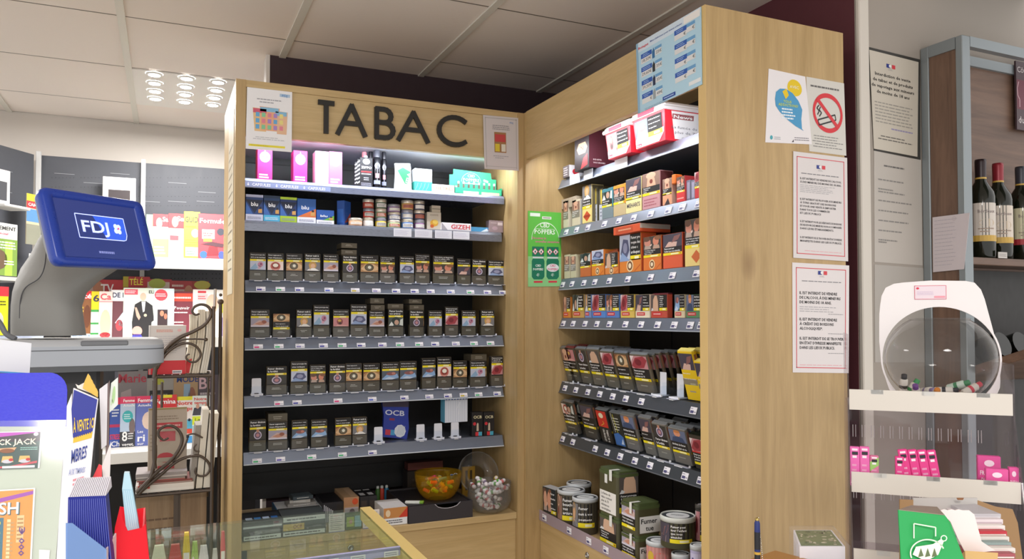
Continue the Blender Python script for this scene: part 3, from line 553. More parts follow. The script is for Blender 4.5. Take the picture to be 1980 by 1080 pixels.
# small round tins in stacks
def tin(cx, Y, z, r, h, c1, c2, lab, k):
    o = empty('small_tin', (cx, Y, z), lab, 'tin', 'round tins on the second shelf')
    b = B(); b.lathe([(r * .96, 0), (r, .0015), (r, h * .62), (r * .96, h * .64)], c1, 22); a = cyl(b, r, 0); a.rect(-r, h * .12, r, h * .5, c2); a.bars(-r * .8, h * .16, r * .8, h * .46, 2, '#5a5560' if k % 2 else '#f4f2ee', 2, .4, k); b.build('body', o)
    b = B(); b.lathe([(r * 1.01, h * .64), (r * 1.02, h * .68), (r * 1.02, h * .93), (r * .96, h * .985), (0, h * .985)], mat(['#c9c0ae', '#9a9aa4', '#d9cfc0'][k % 3], .3, .5), 22); b.build('lid', o)
TS = [(703.5, 725, 384, ['#e9e2e0', '#c9483c', '#a8433a'], 'first'), (727, 749, 384, ['#e8c83c', '#8fa88c', '#6d7d6a'], 'second'), (751, 776, 394, ['#b8d89a', '#6a6e8c', '#8c6a9a'], 'third'), (777.5, 801, 386, ['#5f86c4', '#8fa0c4', '#d8b26c'], 'fourth'), (802, 823, 387, ['#8a5f8a', '#4a4658', '#5a5868'], 'fifth')]
for i, (x0, x1, yt, cs, nm) in enumerate(TS):
    w, h, cx = span(x0, x1, yt, LS + .03, z2)
    for k in range(3): tin(cx + RN.uniform(-.001, .001), LS + .045, z2 + h / 3 * k, w / 2 - .0006, h / 3 - .0004, cs[k], ['#f0ece6', '#d9d4cc', '#c46a50'][(i + k) % 3], f'{["bottom", "middle", "top"][k]} tin of the {nm} stack from left, second shelf', i + k)
w, h, cx = span(676, 702, 421, LS + .02, z2); tin(cx, LS + .036, z2, w / 2, h, '#e8a878', '#f3e2cf', 'single low orange tin left of the tin stacks', 2)
w, h, cx = span(826, 853, 410, LS + .03, z2); b, a = box_mesh(w, h, .03, '#cfc5b4'); a.ell(w * .5, h * .38, w * .3, h * .2, '#e0a93c', 2, 9); a.ell(w * .58, h * .45, w * .2, h * .13, '#f0cf66', 3, 8); a.ell(w * .35, h * .2, w * .14, h * .1, '#c9622c', 3, 8); a.bars(w * .2, h * .78, w * .8, h * .9, 2, '#9c8f7a', 2); b.build('paper_pack', None, 'beige rolling paper pack with a yellow flower, second shelf', 'pack', loc=(cx, LS + .03, z2)); z_ = z2 + h + .0004
w, h2, cx = span(835, 852, 397, LS + .035, z_); b, a = box_mesh(w, h2, .03, '#c4b8a4'); a.rect(.001, h2 * .45, w - .001, h2 * .55, '#7d7466'); b.build('paper_pack', None, 'small cream pack lying on top of the flower pack', 'pack', loc=(cx, LS + .035, z_))
w, h, cx = span(854, 911, 431, LS + .018, z2); b, a = box_mesh(w, h, .05, '#ece8ea'); a.poly([(0, 0), (w * .2, 0), (0, h)], '#a8a2a8'); a.txt('GIZEH', w * .64, h * .2, h * .58, '#cc2536', 2, 'c', w * .64, True); b.build('paper_box', None, 'long white rolling paper box with red lettering, second shelf', 'box', loc=(cx, LS + .018, z2))
w, h, cx = span(911, 945, 439, LS + .03, z2); b, a = box_mesh(w, h, .06, '#4a9ac9'); a.poly([(w * .5, 0), (w * .9, h * .8), (w, h * .2)], '#eaf3f8'); top(b, h, -w / 2).rect(.004, .004, w - .004, .05, '#3a6ea8'); b.build('paper_box', None, 'flat light blue rolling paper box, second shelf', 'box', loc=(cx, LS + .03, z2))
w, h, cx = span(946, 973, 426, LS + .02, z2); b, a = box_mesh(w, h, .035, '#9a868a'); a.rect(w * .6, h * .6, w * .95, h * .85, '#d8c9cc'); a.ell(w * .4, h * .35, w * .2, h * .16, '#b49aa4'); a.bars(w * .1, h * .72, w * .55, h * .85, 1, '#c9b8bb', 2); b.build('filter_box', None, 'small mauve box at the right end of the second shelf', 'box', loc=(cx, LS + .02, z2))
# -- lowest shelf extras
w, h, cx = span(736, 793, 777, LS + .05, z6); b = B(); b.M = Matrix.Rotation(-.12, 4, 'X') @ Matrix.Rotation(.12, 4, 'Y')
pts = [(-.44, .02), (.46, .0), (.5, .3), (.44, .62), (.42, .98), (0, 1.0), (-.5, .94), (-.4, .6), (-.38, .3)]
b.prismY([(x * w, z * h) for x, z in pts], 0, .016, '#2038a0'); a = front(b, 0, 0); a.poly([(-.5 * w, .94 * h), (0, h), (.42 * w, .98 * h), (.42 * w, .84 * h), (-.46 * w, .8 * h)], '#4a3f55'); a.txt('OCB', -.03 * w, .6 * h, .13 * h, '#dfe2f0', 3, 'c', .66 * w, True); a.ell(.2 * w, .2 * h, .2 * w, .17 * h, '#dfe4ec', 2, 9); a.rect(-.3 * w, .08 * h, -.12 * w, .22 * h, '#c9304a'); a.rect(-.12 * w, .08 * h, .04 * w, .22 * h, '#4aa0d0'); a.rect(-.2 * w, .46 * h, -.02 * w, .52 * h, '#8c2c4a')
[a.line([(.1 * w + k * .05 * w, .1 * h), (.16 * w + k * .05 * w, .34 * h)], .0012, '#aab4c8', 3) for k in range(5)]
b.build('filter_bag', None, 'crumpled blue filter bag with white lettering, lowest left shelf', 'bag', loc=(cx, LS + .075, z6 + .005))
w, h, cx = span(862, 906, 769, LS + .02, z6 + .055); b, a = box_mesh(w, h - .003, .05, '#dde2ee', .001); [a.poly([(w * k / 8, h * .93), (w * (k + .5) / 8, h * .88), (w * (k + 1) / 8, h * .93), (w * (k + 1) / 8, h * .96), (w * k / 8, h * .96)], '#3a60b0') for k in range(8)]; [a.rect(w * (.05 + .1 * k), h * .03, w * (.055 + .1 * k) + .0006, h * .86, '#b9c2d4') for k in range(9)]
lside(b, -w / 2, .05).rect(0, 0, .05, h * .97, '#6fb8d8'); a.line([(w * .5, h * .5), (w * .66, h * .8), (w * .6, h * .3)], .001, '#f6f8fc', 3)
b.build('tube_box', None, 'white box with a blue zigzag rim resting on the empty trays', 'box', loc=(cx, LS + .030, z6 + .058))
for x0, x1, l in ((913, 934, 'left'), (935.5, 956, 'right')):
    w, h, cx = span(x0, x1, 796, LS + .02, z6); b, a = box_mesh(w, h, .025, '#1c191b'); a.txt('OCB', w * .5, h * .74, h * .11, '#e3d9b0', 3, 'c', w * .74, True); a.ell(w * .22, h * .52, w * .14, h * .07, '#c9303c'); a.poly([(w * .4, h * .22), (w * .6, h * .22), (w * .58, h * .52), (w * .5, h * .56), (w * .42, h * .5)], '#c9b8a4'); a.rect(w * .3, h * .02, w * .58, h * .18, '#d0343c'); a.rect(w * .58, h * .02, w * .9, h * .18, '#4aa8c4'); b.build('filter_box', None, f'{l} of two black filter boxes with gold lettering, lowest left shelf', 'box', 'black filter boxes', loc=(cx, LS + .02, z6))
# posters taped to the header
def sheet(name, q, th, c, lab, cat='poster', art=None, Y=None, X=None, group=None):
    P4 = [onY(x, y, Y) if Y is not None else onX(x, y, X) for x, y in q]; o = sum(P4, Vector()) / 4
    b = B(); b.slab([p - o for p in P4], th, c, o)
    n = (P4[1] - P4[0]).cross(P4[3] - P4[0]).normalized()
    if n.dot(CAM - o) < 0: n = -n
    a = Art(b, None); TL, TR, BR, BLq = [p - o for p in P4]
    a.fn = lambda u, v, h: BLq.lerp(BR, u).lerp(TL.lerp(TR, u), v) + n * h
    if art: art(a)
    return b.build(name, None, lab, cat, group, loc=o)
def lotto(a):
    a.rect(.72, .9, .95, .95, '#b8d0e8'); a.txt('FDJ', .83, .905, .035, '#6a9ad0', 3, 'c', .12, True); a.bars(.2, .76, .82, .85, 2, '#b0b0b8', 2, .4, 3, 'c'); a.bars(.15, .16, .85, .22, 2, '#c9c9ce', 2, .4, 5, 'c')
    for x0, y0, x1, y1, c in ((.13, .3, .45, .68, '#f0c890'), (.62, .28, .9, .66, '#ecc09c'), (.28, .32, .72, .71, '#f3b48c')): a.poly([(x0, y1), (x1, y1 - .01), (x1 - .02, y0), (x0 + .05, y0)], c, 1 + x0 * 3); a.rect(x0 + .01, y1 - .08, x1 - .02, y1 - .01, '#d8607a' if x0 < .2 else '#8cc0e0', 3.5)
    r = random.Random(2)
    for i in range(5):
        for j in range(3): a.rect(.2 + i * .13, .34 + j * .1, .28 + i * .13, .41 + j * .1, r.choice(['#6ab0e0', '#e88a9c', '#8ccfa0', '#f0e08c', '#b08ccf']), 4.5)
    a.rect(.06, .05, .85, .085, '#f0e23c'); a.bars(.1, .06, .5, .075, 1, '#c9b820', 3)
sheet('poster', [(478, 168), (565, 178), (564, 294), (475, 287)], .0006, '#f7f6f8', 'white sheet with coloured scratch tickets taped on the header beside TABAC', art=lotto, Y=LF - .001)
def small(a):
    a.rect(.05, .03, .07, .97, '#b9b5b4'); a.rect(.93, .03, .95, .97, '#b9b5b4'); a.rect(.05, .95, .95, .965, '#b9b5b4'); a.rect(.05, .05, .95, .06, '#b9b5b4'); a.bars(.25, .74, .75, .84, 3, '#8c8a90', 2, .4, 1, 'c'); a.rect(.3, .32, .64, .7, '#a87a50'); a.rect(.32, .52, .62, .66, '#c9484a', 3); a.rect(.32, .34, .45, .48, '#e0c83c', 3); a.rect(.5, .34, .62, .48, '#e6e0d0', 3); a.bars(.25, .2, .75, .27, 2, '#a9a6ac', 2, .4, 3, 'c'); a.txt('FDJ', .8, .88, .03, '#7a9ac8', 3, 'c', .1, True)
sheet('poster', [(934, 222), (1002, 228), (1003, 330), (937, 326)], .0006, '#d6cfd0', 'grey framed sheet with one ticket taped right of TABAC', art=small, Y=LF - .001)
# papers hanging on the outer side of the cabinet
b = B(); b.box(-.0012, -.1, -.62, 0, .12, 0, '#cfc4ac'); a = lside(b, -.0012, .12); a.bars(.02, -.55, .2, -.1, 14, '#8c8270', 1, .2, 8); b.build('notice', None, 'long beige paper sheets hanging on the outer side of the tobacco cabinet', 'paper', loc=(.2045, 2.80, 2.30))

# ------------------------------------------------------------------ low cabinet under the left shelves
base = empty('base_cabinet', (.73, 2.9, 0), 'low pale oak cupboard with a small lock under the left shelves', 'cabinet')
CT = .866
b = B(); b.box(.237, 2.655, CT - .024, 1.2215, 3.118, CT, 'woodX', .0015); P(b, 'worktop', base)
b = B(); b.box(.255, 2.668, .08, 1.2215, 2.688, CT - .027, 'woodX'); P(b, 'drawer_front', base)
b = B(); b.box(.237, 2.66, .0, .254, 2.70, CT - .025, '#22262a'); b.box(.237, 2.70, 0, 1.22, 2.715, .08, '#3a342c'); b.box(.237, 2.70, .08, 1.22, 3.11, .1, '#6d5c42'); P(b, 'plinth', base, 'dark plinth and side strip')
p = onY(678, 1058, 2.668)
b = B(); b.M = Matrix.Translation(Vector(p)) @ Matrix.Rotation(math.pi / 2, 4, 'X'); b.lathe([(.011, 0), (.011, .003), (.009, .005), (.005, .005), (.005, .003), (0, .003)], mat('#b9b9bb', .25, 1), 20); P(b, 'lock', base, 'chrome cam lock')
# things on the worktop
def onct(x0, x1, y_, Y): p = onY(x0, y_, Y); q = onY(x1, y_, Y); return q.x - p.x, (p.x + q.x) / 2
ct = CT + .0006
tr = empty('cash_tray', (.0, 0, 0), 'flat black tray with a cut-out grip carrying the amber bowl', 'tray')
p0 = onY(790, 1000, 2.66); p1 = onY(914, 985, 2.66); wT = p1.x - p0.x; tr.location = ((p0.x + p1.x) / 2, 2.66, ct); hT = .060
b = B(); g = [(-wT / 2, 0), (wT / 2, 0), (wT / 2, hT), (wT * .30, hT)] + [(wT * .30 - wT * .4 * k / 8, hT - .018 * math.sin(math.pi * min(1, max(0, k / 8))) ** .5) for k in range(1, 8)] + [(-wT * .1, hT), (-wT / 2, hT)]
b.prismY(g, 0, .006, '#38353a'); b.build('tray_front', tr)
b = B(); b.box(-wT / 2, .006, 0, -wT / 2 + .005, .30, hT, '#302e33'); b.box(wT / 2 - .005, .006, 0, wT / 2, .30, hT, '#302e33'); b.box(-wT / 2 + .005, .04, hT - .012, wT / 2 - .005, .30, hT - .006, '#2b292e'); b.box(-wT / 2, .295, 0, wT / 2, .30, hT, '#302e33'); b.build('tray_body', tr)
b = B(); b.tube([(wT * .30 - wT * .4 * k / 8, -.001, hT - .018 * math.sin(math.pi * k / 8) ** .5) for k in range(9)], .0012, '#bdbac0', 6); b.build('grip_edge', tr, 'pale grip edge')  # paler line along the grip cut-out
def bowl_shape(R, H, th=.0022, n=12, foot=.4): return [(foot * R + (R - foot * R) * math.sin(math.pi / 2 * i / n), H * (1 - math.cos(math.pi / 2 * i / n))) for i in range(n + 1)]
bz = ct + hT - .006
pb = at(847, 935, 1); Yb = 2.77; pb = onY(847, 935, Yb); Rb = .1 * .89
bo = empty('glass_bowl', (pb.x, Yb, bz), 'amber yellow glass bowl full of wrapped lighters on the black tray', 'bowl')
b = B(); pr = bowl_shape(Rb, .098); b.lathe(pr + [(r - .002, z + .001) for r, z in pr[::-1]], 'amber', 40, cap=False); b.build('bowl', bo)
r = random.Random(8)
for k in range(26):
    a_ = r.uniform(0, 6.28); zz = .018 + .062 * (k / 26); Rm = (.04 + .42 * zz) * r.uniform(.2, .95); ln = r.choice([.028, .034])
    c = r.choice(['#f2e23a', '#e86a2c', '#8fd03c', '#e8e23a', '#f0b42c', '#e4402c']) if k < 20 else ['#2a6ac0', '#3a90d0', '#2a50b0', '#c03060', '#20283a', '#3a7ad8'][k - 20]
    b = B(); b.box(-ln / 2, -.006, -.006, ln / 2, .006, .006, c, .003); b.box(ln / 2 - .004, -.0062, -.0062, ln / 2, .0062, .0062, '#d9dadf', .002)
    b.build('lighter', None, f'{["yellow", "orange", "lime"][k % 3] if k < 20 else "blue or dark"} plastic lighter lying in the amber bowl', 'lighter', 'lighters in the amber bowl', loc=(pb.x + Rm * math.cos(a_), Yb + Rm * math.sin(a_), bz + zz + .006), rot=(r.uniform(-.5, .5), r.uniform(-.5, .5), r.uniform(0, 3.1)))
# clear jar of sweets, its mouth tilted up behind
pj = onY(951, 960, 2.688); sj = empty('candy_jar', (pj.x, 2.712, ct), 'round clear plastic jar heaped with wrapped sweets beside the black tray', 'jar'); Rj = .083
b = B(); pr = [(.03, 0), (.052, .003), (.074, .02), (.085, .045), (Rj, .07), (.082, .095), (.083, .112)]; b.lathe(pr + [(r_ - .0018, z + .0006) for r_, z in pr[::-1]], 'bowl', 40, cap=False); b.build('bowl', sj)
b = B(); b.M = Matrix.Translation((-.018, .064, .135)) @ Matrix.Rotation(math.radians(68), 4, 'X'); pr = [(.082, -.004), (.082, .004), (.078, .004), (.078, -.004), (.082, -.004)]; b.lathe(pr, 'bowl', 40, cap=False); b.lathe([(.078, 0), (.066, -.022), (.052, -.034), (.035, -.034), (.034, -.030)], 'bowl', 40, cap=False); b.build('lid', sj, 'clear hinged dome lid tilted up')
for k in range(58):
    a_ = r.uniform(0, 6.28); q_ = k / 58; zz = .012 + .1 * q_; Rm = min(.078, .035 + .5 * zz) * math.sqrt(r.random()) * (1 - .25 * q_)
    c = r.choice(['#ece8ea', '#e9dfe2', '#f4f0f2', '#e6e2e4']); b = B(); b.lathe([(.0045, -.017), (.0075, -.012), (.0075, .012), (.0045, .017)], c, 8); s_ = r.choice(['#c04a50', '#a83a44', '#7a6a80', '#d07a7a', '#6a9a5a'])
    if k == 50: s_ = c = '#4fae3c'
    if k == 54: s_ = c = '#e8c42c'
    b.lathe([(.0077, -.004), (.0077, .006)], s_, 8, cap=False)
    if k in (50, 54): b.lathe([(.0078, -.013), (.0078, .013)], c, 8)
    b.build('wrapped_sweet', None, 'green wrapped sweet on top of the heap in the jar' if k == 50 else 'yellow wrapped sweet on top of the heap in the jar' if k == 54 else 'white wrapped roll of sweets in the clear round jar', 'sweet', 'wrapped sweets in the clear jar', loc=(pj.x + Rm * math.cos(a_), 2.712 + Rm * math.sin(a_), ct + zz + .008), rot=(r.uniform(.6, 2.4), r.uniform(-1, 1), r.uniform(0, 3.1)))
p = onY(799, 966, 2.74); b = B(); b.box(-.035, -.011, 0, .035, .011, .008, '#f0f2ea', .002); b.box(.02, -.0115, .0002, .036, .0115, .0085, '#86b83a', .002); b.box(-.0355, -.0115, .0002, -.030, .0115, .0085, '#1f1f1f', .002); b.build('lighter', None, 'white and green lighter pack lying on the black tray', 'lighter', loc=(p.x, 2.73, bz), rot=(0, 0, -.45))
def flat(x0, x1, yt, yb, Y, d, c, lab, cat='box', nm='carton', z=ct, art=None, rot=0, h=None):
    p = onY(x0, yt, Y); q = onY(x1, yt, Y); w = q.x - p.x; hh = h or ((p.z + q.z) / 2 - z); b, a = box_mesh(w, hh, d, c)
    if art: art(b, a, w, hh, d)
    return b.build(nm, None, lab, cat, loc=((p.x + q.x) / 2, Y, z), rot=(0, 0, rot)), hh
def a1(b, a, w, h, d): a.rect(0, h * .42, w, h, '#c98a4c'); a.poly([(w * .62, h * .42), (w, h * .42), (w, h * .98), (w * .8, h * .7)], '#d0402c'); a.ell(w * .18, h * .7, w * .1, h * .2, '#e9d2b0'); a.rect(w * .05, h * .04, w * .96, h * .38, '#eef0f4'); a.bars(w * .1, h * .1, w * .8, h * .34, 2, '#4a4a52', 3); top(b, h, -w / 2).rect(.002, .002, w - .002, d - .002, '#f0ecea')
flat(742, 788, 989, 0, 2.665, .13, '#e9e6e4', 'orange and white carton with a white lid left of the black tray', art=a1, h=.062)
def a2(b, a, w, h, d): a.rect(w * .4, h * .3, w * .8, h * .95, '#2f7fd0'); a.poly([(w * .05, h * .1), (w * .4, h * .4), (w * .9, h * .2), (w * .9, h * .45), (w * .5, h * .7)], '#e4e8ec', 3); top(b, h, -w / 2).rect(.004, .004, w - .004, d - .004, '#f2f4f6'); a.rect(0, h * .85, w, h, '#eceff2')
o, hA = flat(536, 631, 985, 0, 2.82, .15, '#2e6a9c', 'opened blue carton with a torn white top on the worktop', art=a2, h=.052)
z_ = ct + hA + .0005; zz = z_
for k, (x0, x1, hh, c, l) in enumerate([(556, 612, .012, '#8f8c88', 'grey pack at the bottom of the small stack on the blue carton'), (560, 600, .011, '#b8b4ae', 'light pack in the middle of the small stack'), (566, 606, .013, '#3f4a50', 'dark slate pack on top of the small stack')]):
    p = onY(x0, 960, 2.86); q = onY(x1, 960, 2.86); w = q.x - p.x; b, a = box_mesh(w, hh, .06, c); top(b, hh, -w / 2).rect(.003, .003, w - .003, .056, ['#a9a6a2', '#6c6660', '#59656c'][k]); a.bars(w * .2, hh * .3, w * .8, hh * .7, 1, '#d8d8d4', 2); b.build('paper_pack', None, l, 'pack', 'packs stacked on the blue carton', loc=((p.x + q.x) / 2, 2.86, zz), rot=(0, 0, [.05, -.12, .1][k])); zz += hh + .0004
def a3(b, a, w, h, d):
    for k in range(6): a.rect(w * (.06 + k * .08), 0, w * (.10 + k * .08), h * (.9 - .06 * k), '#d6d8e2', 2)
    a.rect(w * .66, .002, w * .98, h * .9, '#2b2522'); top(b, h, -w / 2).rect(.004, .03, w - .004, d - .004, '#17161a')
flat(624, 664, 965, 0, 2.80, .15, '#26242a', 'black carton holding white zigzag booklets on the worktop', art=a3, h=.070)
def a4(b, a, w, h, d): a.rect(w * .05, .003, w * .95, h * .55, '#b9aeb8'); a.ell(w * .55, h * .3, w * .2, h * .2, '#5a3c50'); a.rect(0, h * .6, w, h, '#b98a64'); a.ell(w * .75, h * .8, w * .2, h * .14, '#d8552c'); top(b, h, -w / 2).rect(.002, .002, w - .002, d - .002, '#c4a27c'); top(b, h, -w / 2).rect(w * .5, .01, w * .9, d - .02, '#d8b896', 2)
flat(665, 694, 958, 0, 2.80, .17, '#c09a74', 'tan carton with an orange dot between the dark ones', art=a4, h=.082)
def a5(b, a, w, h, d):
    a.rect(w * .48, 0, w * .52, h, '#0e0e10'); [a.rect(w * (.08 + .5 * k), h * .1, w * (.4 + .5 * k), h * .8, '#3d332e') for k in range(2)]; t = top(b, h, -w / 2)
    for k in range(2): t.rect(w * (.1 + .5 * k), .02, w * (.4 + .5 * k), .06, '#d4d6da'); t.rect(w * (.06 + .5 * k), d - .03, w * (.44 + .5 * k), d - .015, '#e4e6ea')
flat(696, 729, 962, 0, 2.80, .13, '#211f22', 'black carton with white marks on its lid right of the tan one', art=a5, h=.080)
for k, (px, c) in enumerate([(733, '#3c6a2c'), (741, '#c03a24'), (750, '#2c7aa0')]):
    p = onY(px, 950, 2.97); o = empty('ink_bottle', (p.x, 2.99, ct + .0182), ['green', 'red', 'blue'][k] + ' capped bottle at the back of the worktop', 'bottle', 'coloured bottles at the back')
    b = B(); b.lathe([(.0095, 0), (.0095, .036), (.006, .044)], c, 12); b.build('body', o); b = B(); b.lathe([(.006, .044), (.006, .052), (.003, .054)], '#c9ccc8', 12); b.build('cap', o)
p = onY(760, 960, 2.9); b = B(); b.box(-.02, 0, 0, .12, .19, .018, '#9c866a', .001); b.build('carton', None, 'brown flat carton lying under the coloured bottles', 'box', loc=(p.x - .07, 2.83, ct))
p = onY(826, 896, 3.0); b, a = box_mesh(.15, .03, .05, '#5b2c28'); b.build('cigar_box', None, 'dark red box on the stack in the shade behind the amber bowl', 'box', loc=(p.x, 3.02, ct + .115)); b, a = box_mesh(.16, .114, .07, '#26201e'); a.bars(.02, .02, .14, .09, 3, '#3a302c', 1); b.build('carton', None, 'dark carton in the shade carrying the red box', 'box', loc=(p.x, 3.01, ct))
p = onY(910, 921, 2.93); b, a = box_mesh(.055, .125, .012, '#a8842c'); a.rect(.012, .03, .022, .11, '#4a3a1c'); a.rect(.032, .03, .042, .11, '#4a3a1c'); b.build('display_card', None, 'yellow striped card standing behind the sweets jar', 'card', loc=(p.x, 2.95, ct))
# low price-fronted boxes seen through the counter glass
def b1(b, a, w, h, d): a.rect(w * .02, h * .72, w * .98, h * .95, '#e3e5ea', 2); a.bars(w * .1, h * .76, w * .8, h * .9, 1, '#6a6a74', 3); a.rect(w * .02, h * .3, w * .5, h * .62, '#d9b866', 2); a.txt('OCB', w * .35, h * .38, h * .18, '#8a4a2c', 3, 'c', w * .2, True); a.rect(w * .02, h * .04, w * .98, h * .24, '#dfe2e6', 2); a.bars(w * .06, h * .08, w * .9, h * .2, 1, '#55555f', 3)
flat(546, 630, 1000, 0, 2.67, .12, '#4a4f50', 'paper box display with a tan lettered front by the worktop edge', art=b1, h=.068, nm='display_box')
def b2(b, a, w, h, d): a.rect(w * .02, h * .04, w * .98, h * .25, '#dfe2e6', 2); a.bars(w * .05, h * .08, w * .9, h * .2, 1, '#44444c', 3); a.rect(w * .3, h * .3, w * .95, h * .5, '#8a8a90', 2); a.rect(w * .0, h * .62, w, h * .72, '#dfe3ec', 2); t = top(b, h, -w / 2); [t.rect(w * (.08 + .22 * k), .01, w * (.25 + .22 * k), .04, ['#b8c4d8', '#3c7ec0', '#b9cbe8', '#2a6ab8'][k]) for k in range(4)]
flat(470, 545, 1008, 0, 2.67, .12, '#2c2e33', 'low tray with blue booklets at the left end of the worktop', art=b2, h=.066, nm='display_box')
for k, (x0, x1) in enumerate([(636, 667), (702, 734)]):
    def c1(b, a, w, h, d): a.bars(w * .1, h * .1, w * .9, h * .92, 8, '#6f6a74', 2, .3, k + 3); a.rect(0, 0, w, h * .03, '#8a8ad0', 2)
    flat(x0, x1, 985, 0, 2.665, .004, '#e4dcd8', ['left', 'right'][k] + ' of two small printed notice cards standing at the worktop edge', 'notice', 'notice_card', art=c1, h=.062)
def b3(b, a, w, h, d): a.rect(w * .05, h * .2, w * .5, h * .8, '#b8c86a', 2); a.rect(w * .55, h * .15, w * .95, h * .85, '#9fc8d8', 2); a.ell(w * .3, h * .5, w * .1, h * .15, '#d8a8a8', 3)
flat(669, 700, 992, 0, 2.672, .02, '#6a7a5a', 'small green and blue card pack between the notice cards', art=b3, h=.055, nm='card_pack')
# ------------------------------------------------------------------ right tobacco cabinet
RF, RS = 1.25, 1.39     # header plane, shelf lip plane
rc = empty('tobacco_cabinet', (1.5, 2.1, 0), 'pale oak tobacco cabinet with notices on its end panel and pouches inside', 'cabinet')
Pr = lambda bb, n, lab=None: P(bb, n, rc, lab)
b = B(); b.box(RF, 1.564, 0, 1.73, 1.592, 2.40, 'woodZ'); Pr(b, 'end_panel')
b = B(); b.box(RF - .001, 1.563, 0, RF, 1.593, 2.40, mat('#d9b87a', .5)); Pr(b, 'lit_edge_band', 'front edge of the end panel, painted brighter as if lit')  # brighter light on the panel's front edge is put into this colour
b = B(); b.box(RF, 2.635, 0, 1.80, 2.662, 2.385, 'woodZ'); Pr(b, 'side_panel')
b = B(); b.box(RF + .002, 1.592, 2.205, RF + .024, 2.635, 2.388, 'woodY'); Pr(b, 'header_panel')
b = B(); b.box(RF + .024, 1.592, 2.37, 1.72, 2.635, 2.388, 'woodY'); Pr(b, 'top_board')
b = B(); b.box(1.715, 1.592, .1, 1.73, 2.635, 2.37, bk); [b.box(1.712, y, .9, 1.715, y + .004, 2.3, '#0c0c0d') for y in (1.85, 2.1, 2.35)]; Pr(b, 'back_panel', 'black back panel')
b = B(); b.box(RF + .0245, 1.62, 2.226, RF + .034, 2.57, 2.232, mat('#f2f4ff', .5, 0, 4.0)); Pr(b, 'led_strip', 'lit white LED strip')
RZ = [(2.135, 2.101), (1.946, 1.912), (1.750, 1.708), (1.599, 1.561), (1.354, 1.314), (1.158, 1.119)]
RT = {0: [], 1: [1093, 1113, 1135, 1167, 1195, 1224, 1257, 1291, 1318, 1350], 2: [1086, 1104, 1127, 1148, 1176, 1212, 1256, 1298, 1345], 3: [1087, 1106, 1129, 1152, 1176, 1207, 1237, 1269, 1301, 1332, 1353], 4: [1090, 1111, 1134, 1157, 1182, 1207, 1237, 1337], 5: [1085.5, 1105, 1148, 1171, 1196, 1224, 1253, 1285, 1320, 1350]}
rsh = []
for i, (zt, zb) in enumerate(RZ):
    b = B(); x0 = RS; pts = [(x0 + .014, zt), (x0, zb), (x0 + .006, zb), (x0 + .018, zt - .008), (1.714, zt - .008), (1.714, zt)]
    n = len(pts); v = [(x, 1.594, z) for x, z in pts] + [(x, 2.633, z) for x, z in pts]
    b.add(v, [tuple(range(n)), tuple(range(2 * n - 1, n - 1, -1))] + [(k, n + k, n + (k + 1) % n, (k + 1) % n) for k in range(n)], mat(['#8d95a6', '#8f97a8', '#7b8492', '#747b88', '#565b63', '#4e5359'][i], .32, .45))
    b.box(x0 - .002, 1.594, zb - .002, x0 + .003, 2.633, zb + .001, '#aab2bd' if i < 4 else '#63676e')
    sh = Pr(b, 'shelf'); rsh.append(sh)
    for px in RT[i]:
        Y = onX(px, 600, RS).y; t = price_tag(px, 0, .030, .021, '#4c4a78' if i > 1 else '#6a6a8c'); o = t.build('price_tag', rot=(-.35, 0, R90)); o.parent = sh; o.location = Vector((RS + .0052, max(Y, 1.612), (zt + zb) / 2 - .002)) - Vector(rc.location)
for x0, x1 in ((1103, 1122), (1130, 1147), (1190, 1214)):
    ya, yb = onX(x0, 330, RS).y, onX(x1, 330, RS).y; b = B(); b.box(RS - .003, yb, 2.099, RS - .001, ya, 2.134, '#e6e8ee' if x0 != 1130 else '#b9bcc4'); o = Pr(b, 'price_card'); o.parent = rsh[0]
def rspan(x0, x1, yt, X, zb):
    p = onX(x0, yt, X); q = onX(x1, yt, X); return p.y - q.y, (p.z + q.z) / 2 - zb, (p.y + q.y) / 2
def rput(b, name, lab, cat, cy, z, X, group=None, lean=0, rz=0): return b.build(name, None, lab, cat, group, loc=(X, cy, z), rot=(lean, 0, R90 + rz))
rz_ = [z + .0005 for z, _ in RZ]
# top shelf
w, h, cy = rspan(1071, 1088, 328, RS - .01, rz_[0]); b, a = box_mesh(.05, .045, .09, '#6c6468'); a.bars(.006, .006, .045, .04, 4, '#d6d0d4', 2, .5, 2); s = rside(b, .025); s.rect(.0, 0, .088, .0448, '#efe8ea'); s.ell(.03, .02, .016, .012, '#d8303c', 2); s.poly([(.055, 0), (.09, 0), (.09, .02)], '#c93a4a')
rput(b, 'filter_box', 'small grey and red box at the far end of the top right shelf', 'box', 2.575, rz_[0], RS + .002)
w, h, cy = rspan(1112, 1137, 262, RS - .02, rz_[0]); b, a = box_mesh(w + .01, h + .012, .13, '#2b2024', .0015); a.ell(w * .6, h * .62, w * .34, h * .16, '#c99a78', 2.5, 10); a.poly([(w * .2, h * .62), (w * .35, h * .78), (w * .85, h * .78), (w, h * .62), (w * .85, h * .46), (w * .35, h * .46)], '#c99a78', 2); a.txt('N', w * .6, h * .56, h * .13, '#7a2a24', 3, 'c', w * .2); a.poly([(w * .5, h * .02), (w, h * .1), (w, h * .42), (w * .7, h * .32)], '#c62f34')
s = rside(b, (w + .01) / 2); s.rect(.001, .001, .129, h + .011, '#5d2c38'); s.txt('BUDGETER', .018, h * .22, .005, '#e9d8dc', 3, 'l', .035, True); s.txt('VOS ENVIES', .018, h * .13, .005, '#e9d8dc', 3, 'l', .05, True)
rput(b, 'tobacco_carton', 'large dark maroon carton with a tan emblem on the top right shelf', 'box', cy, rz_[0], RS - .02)
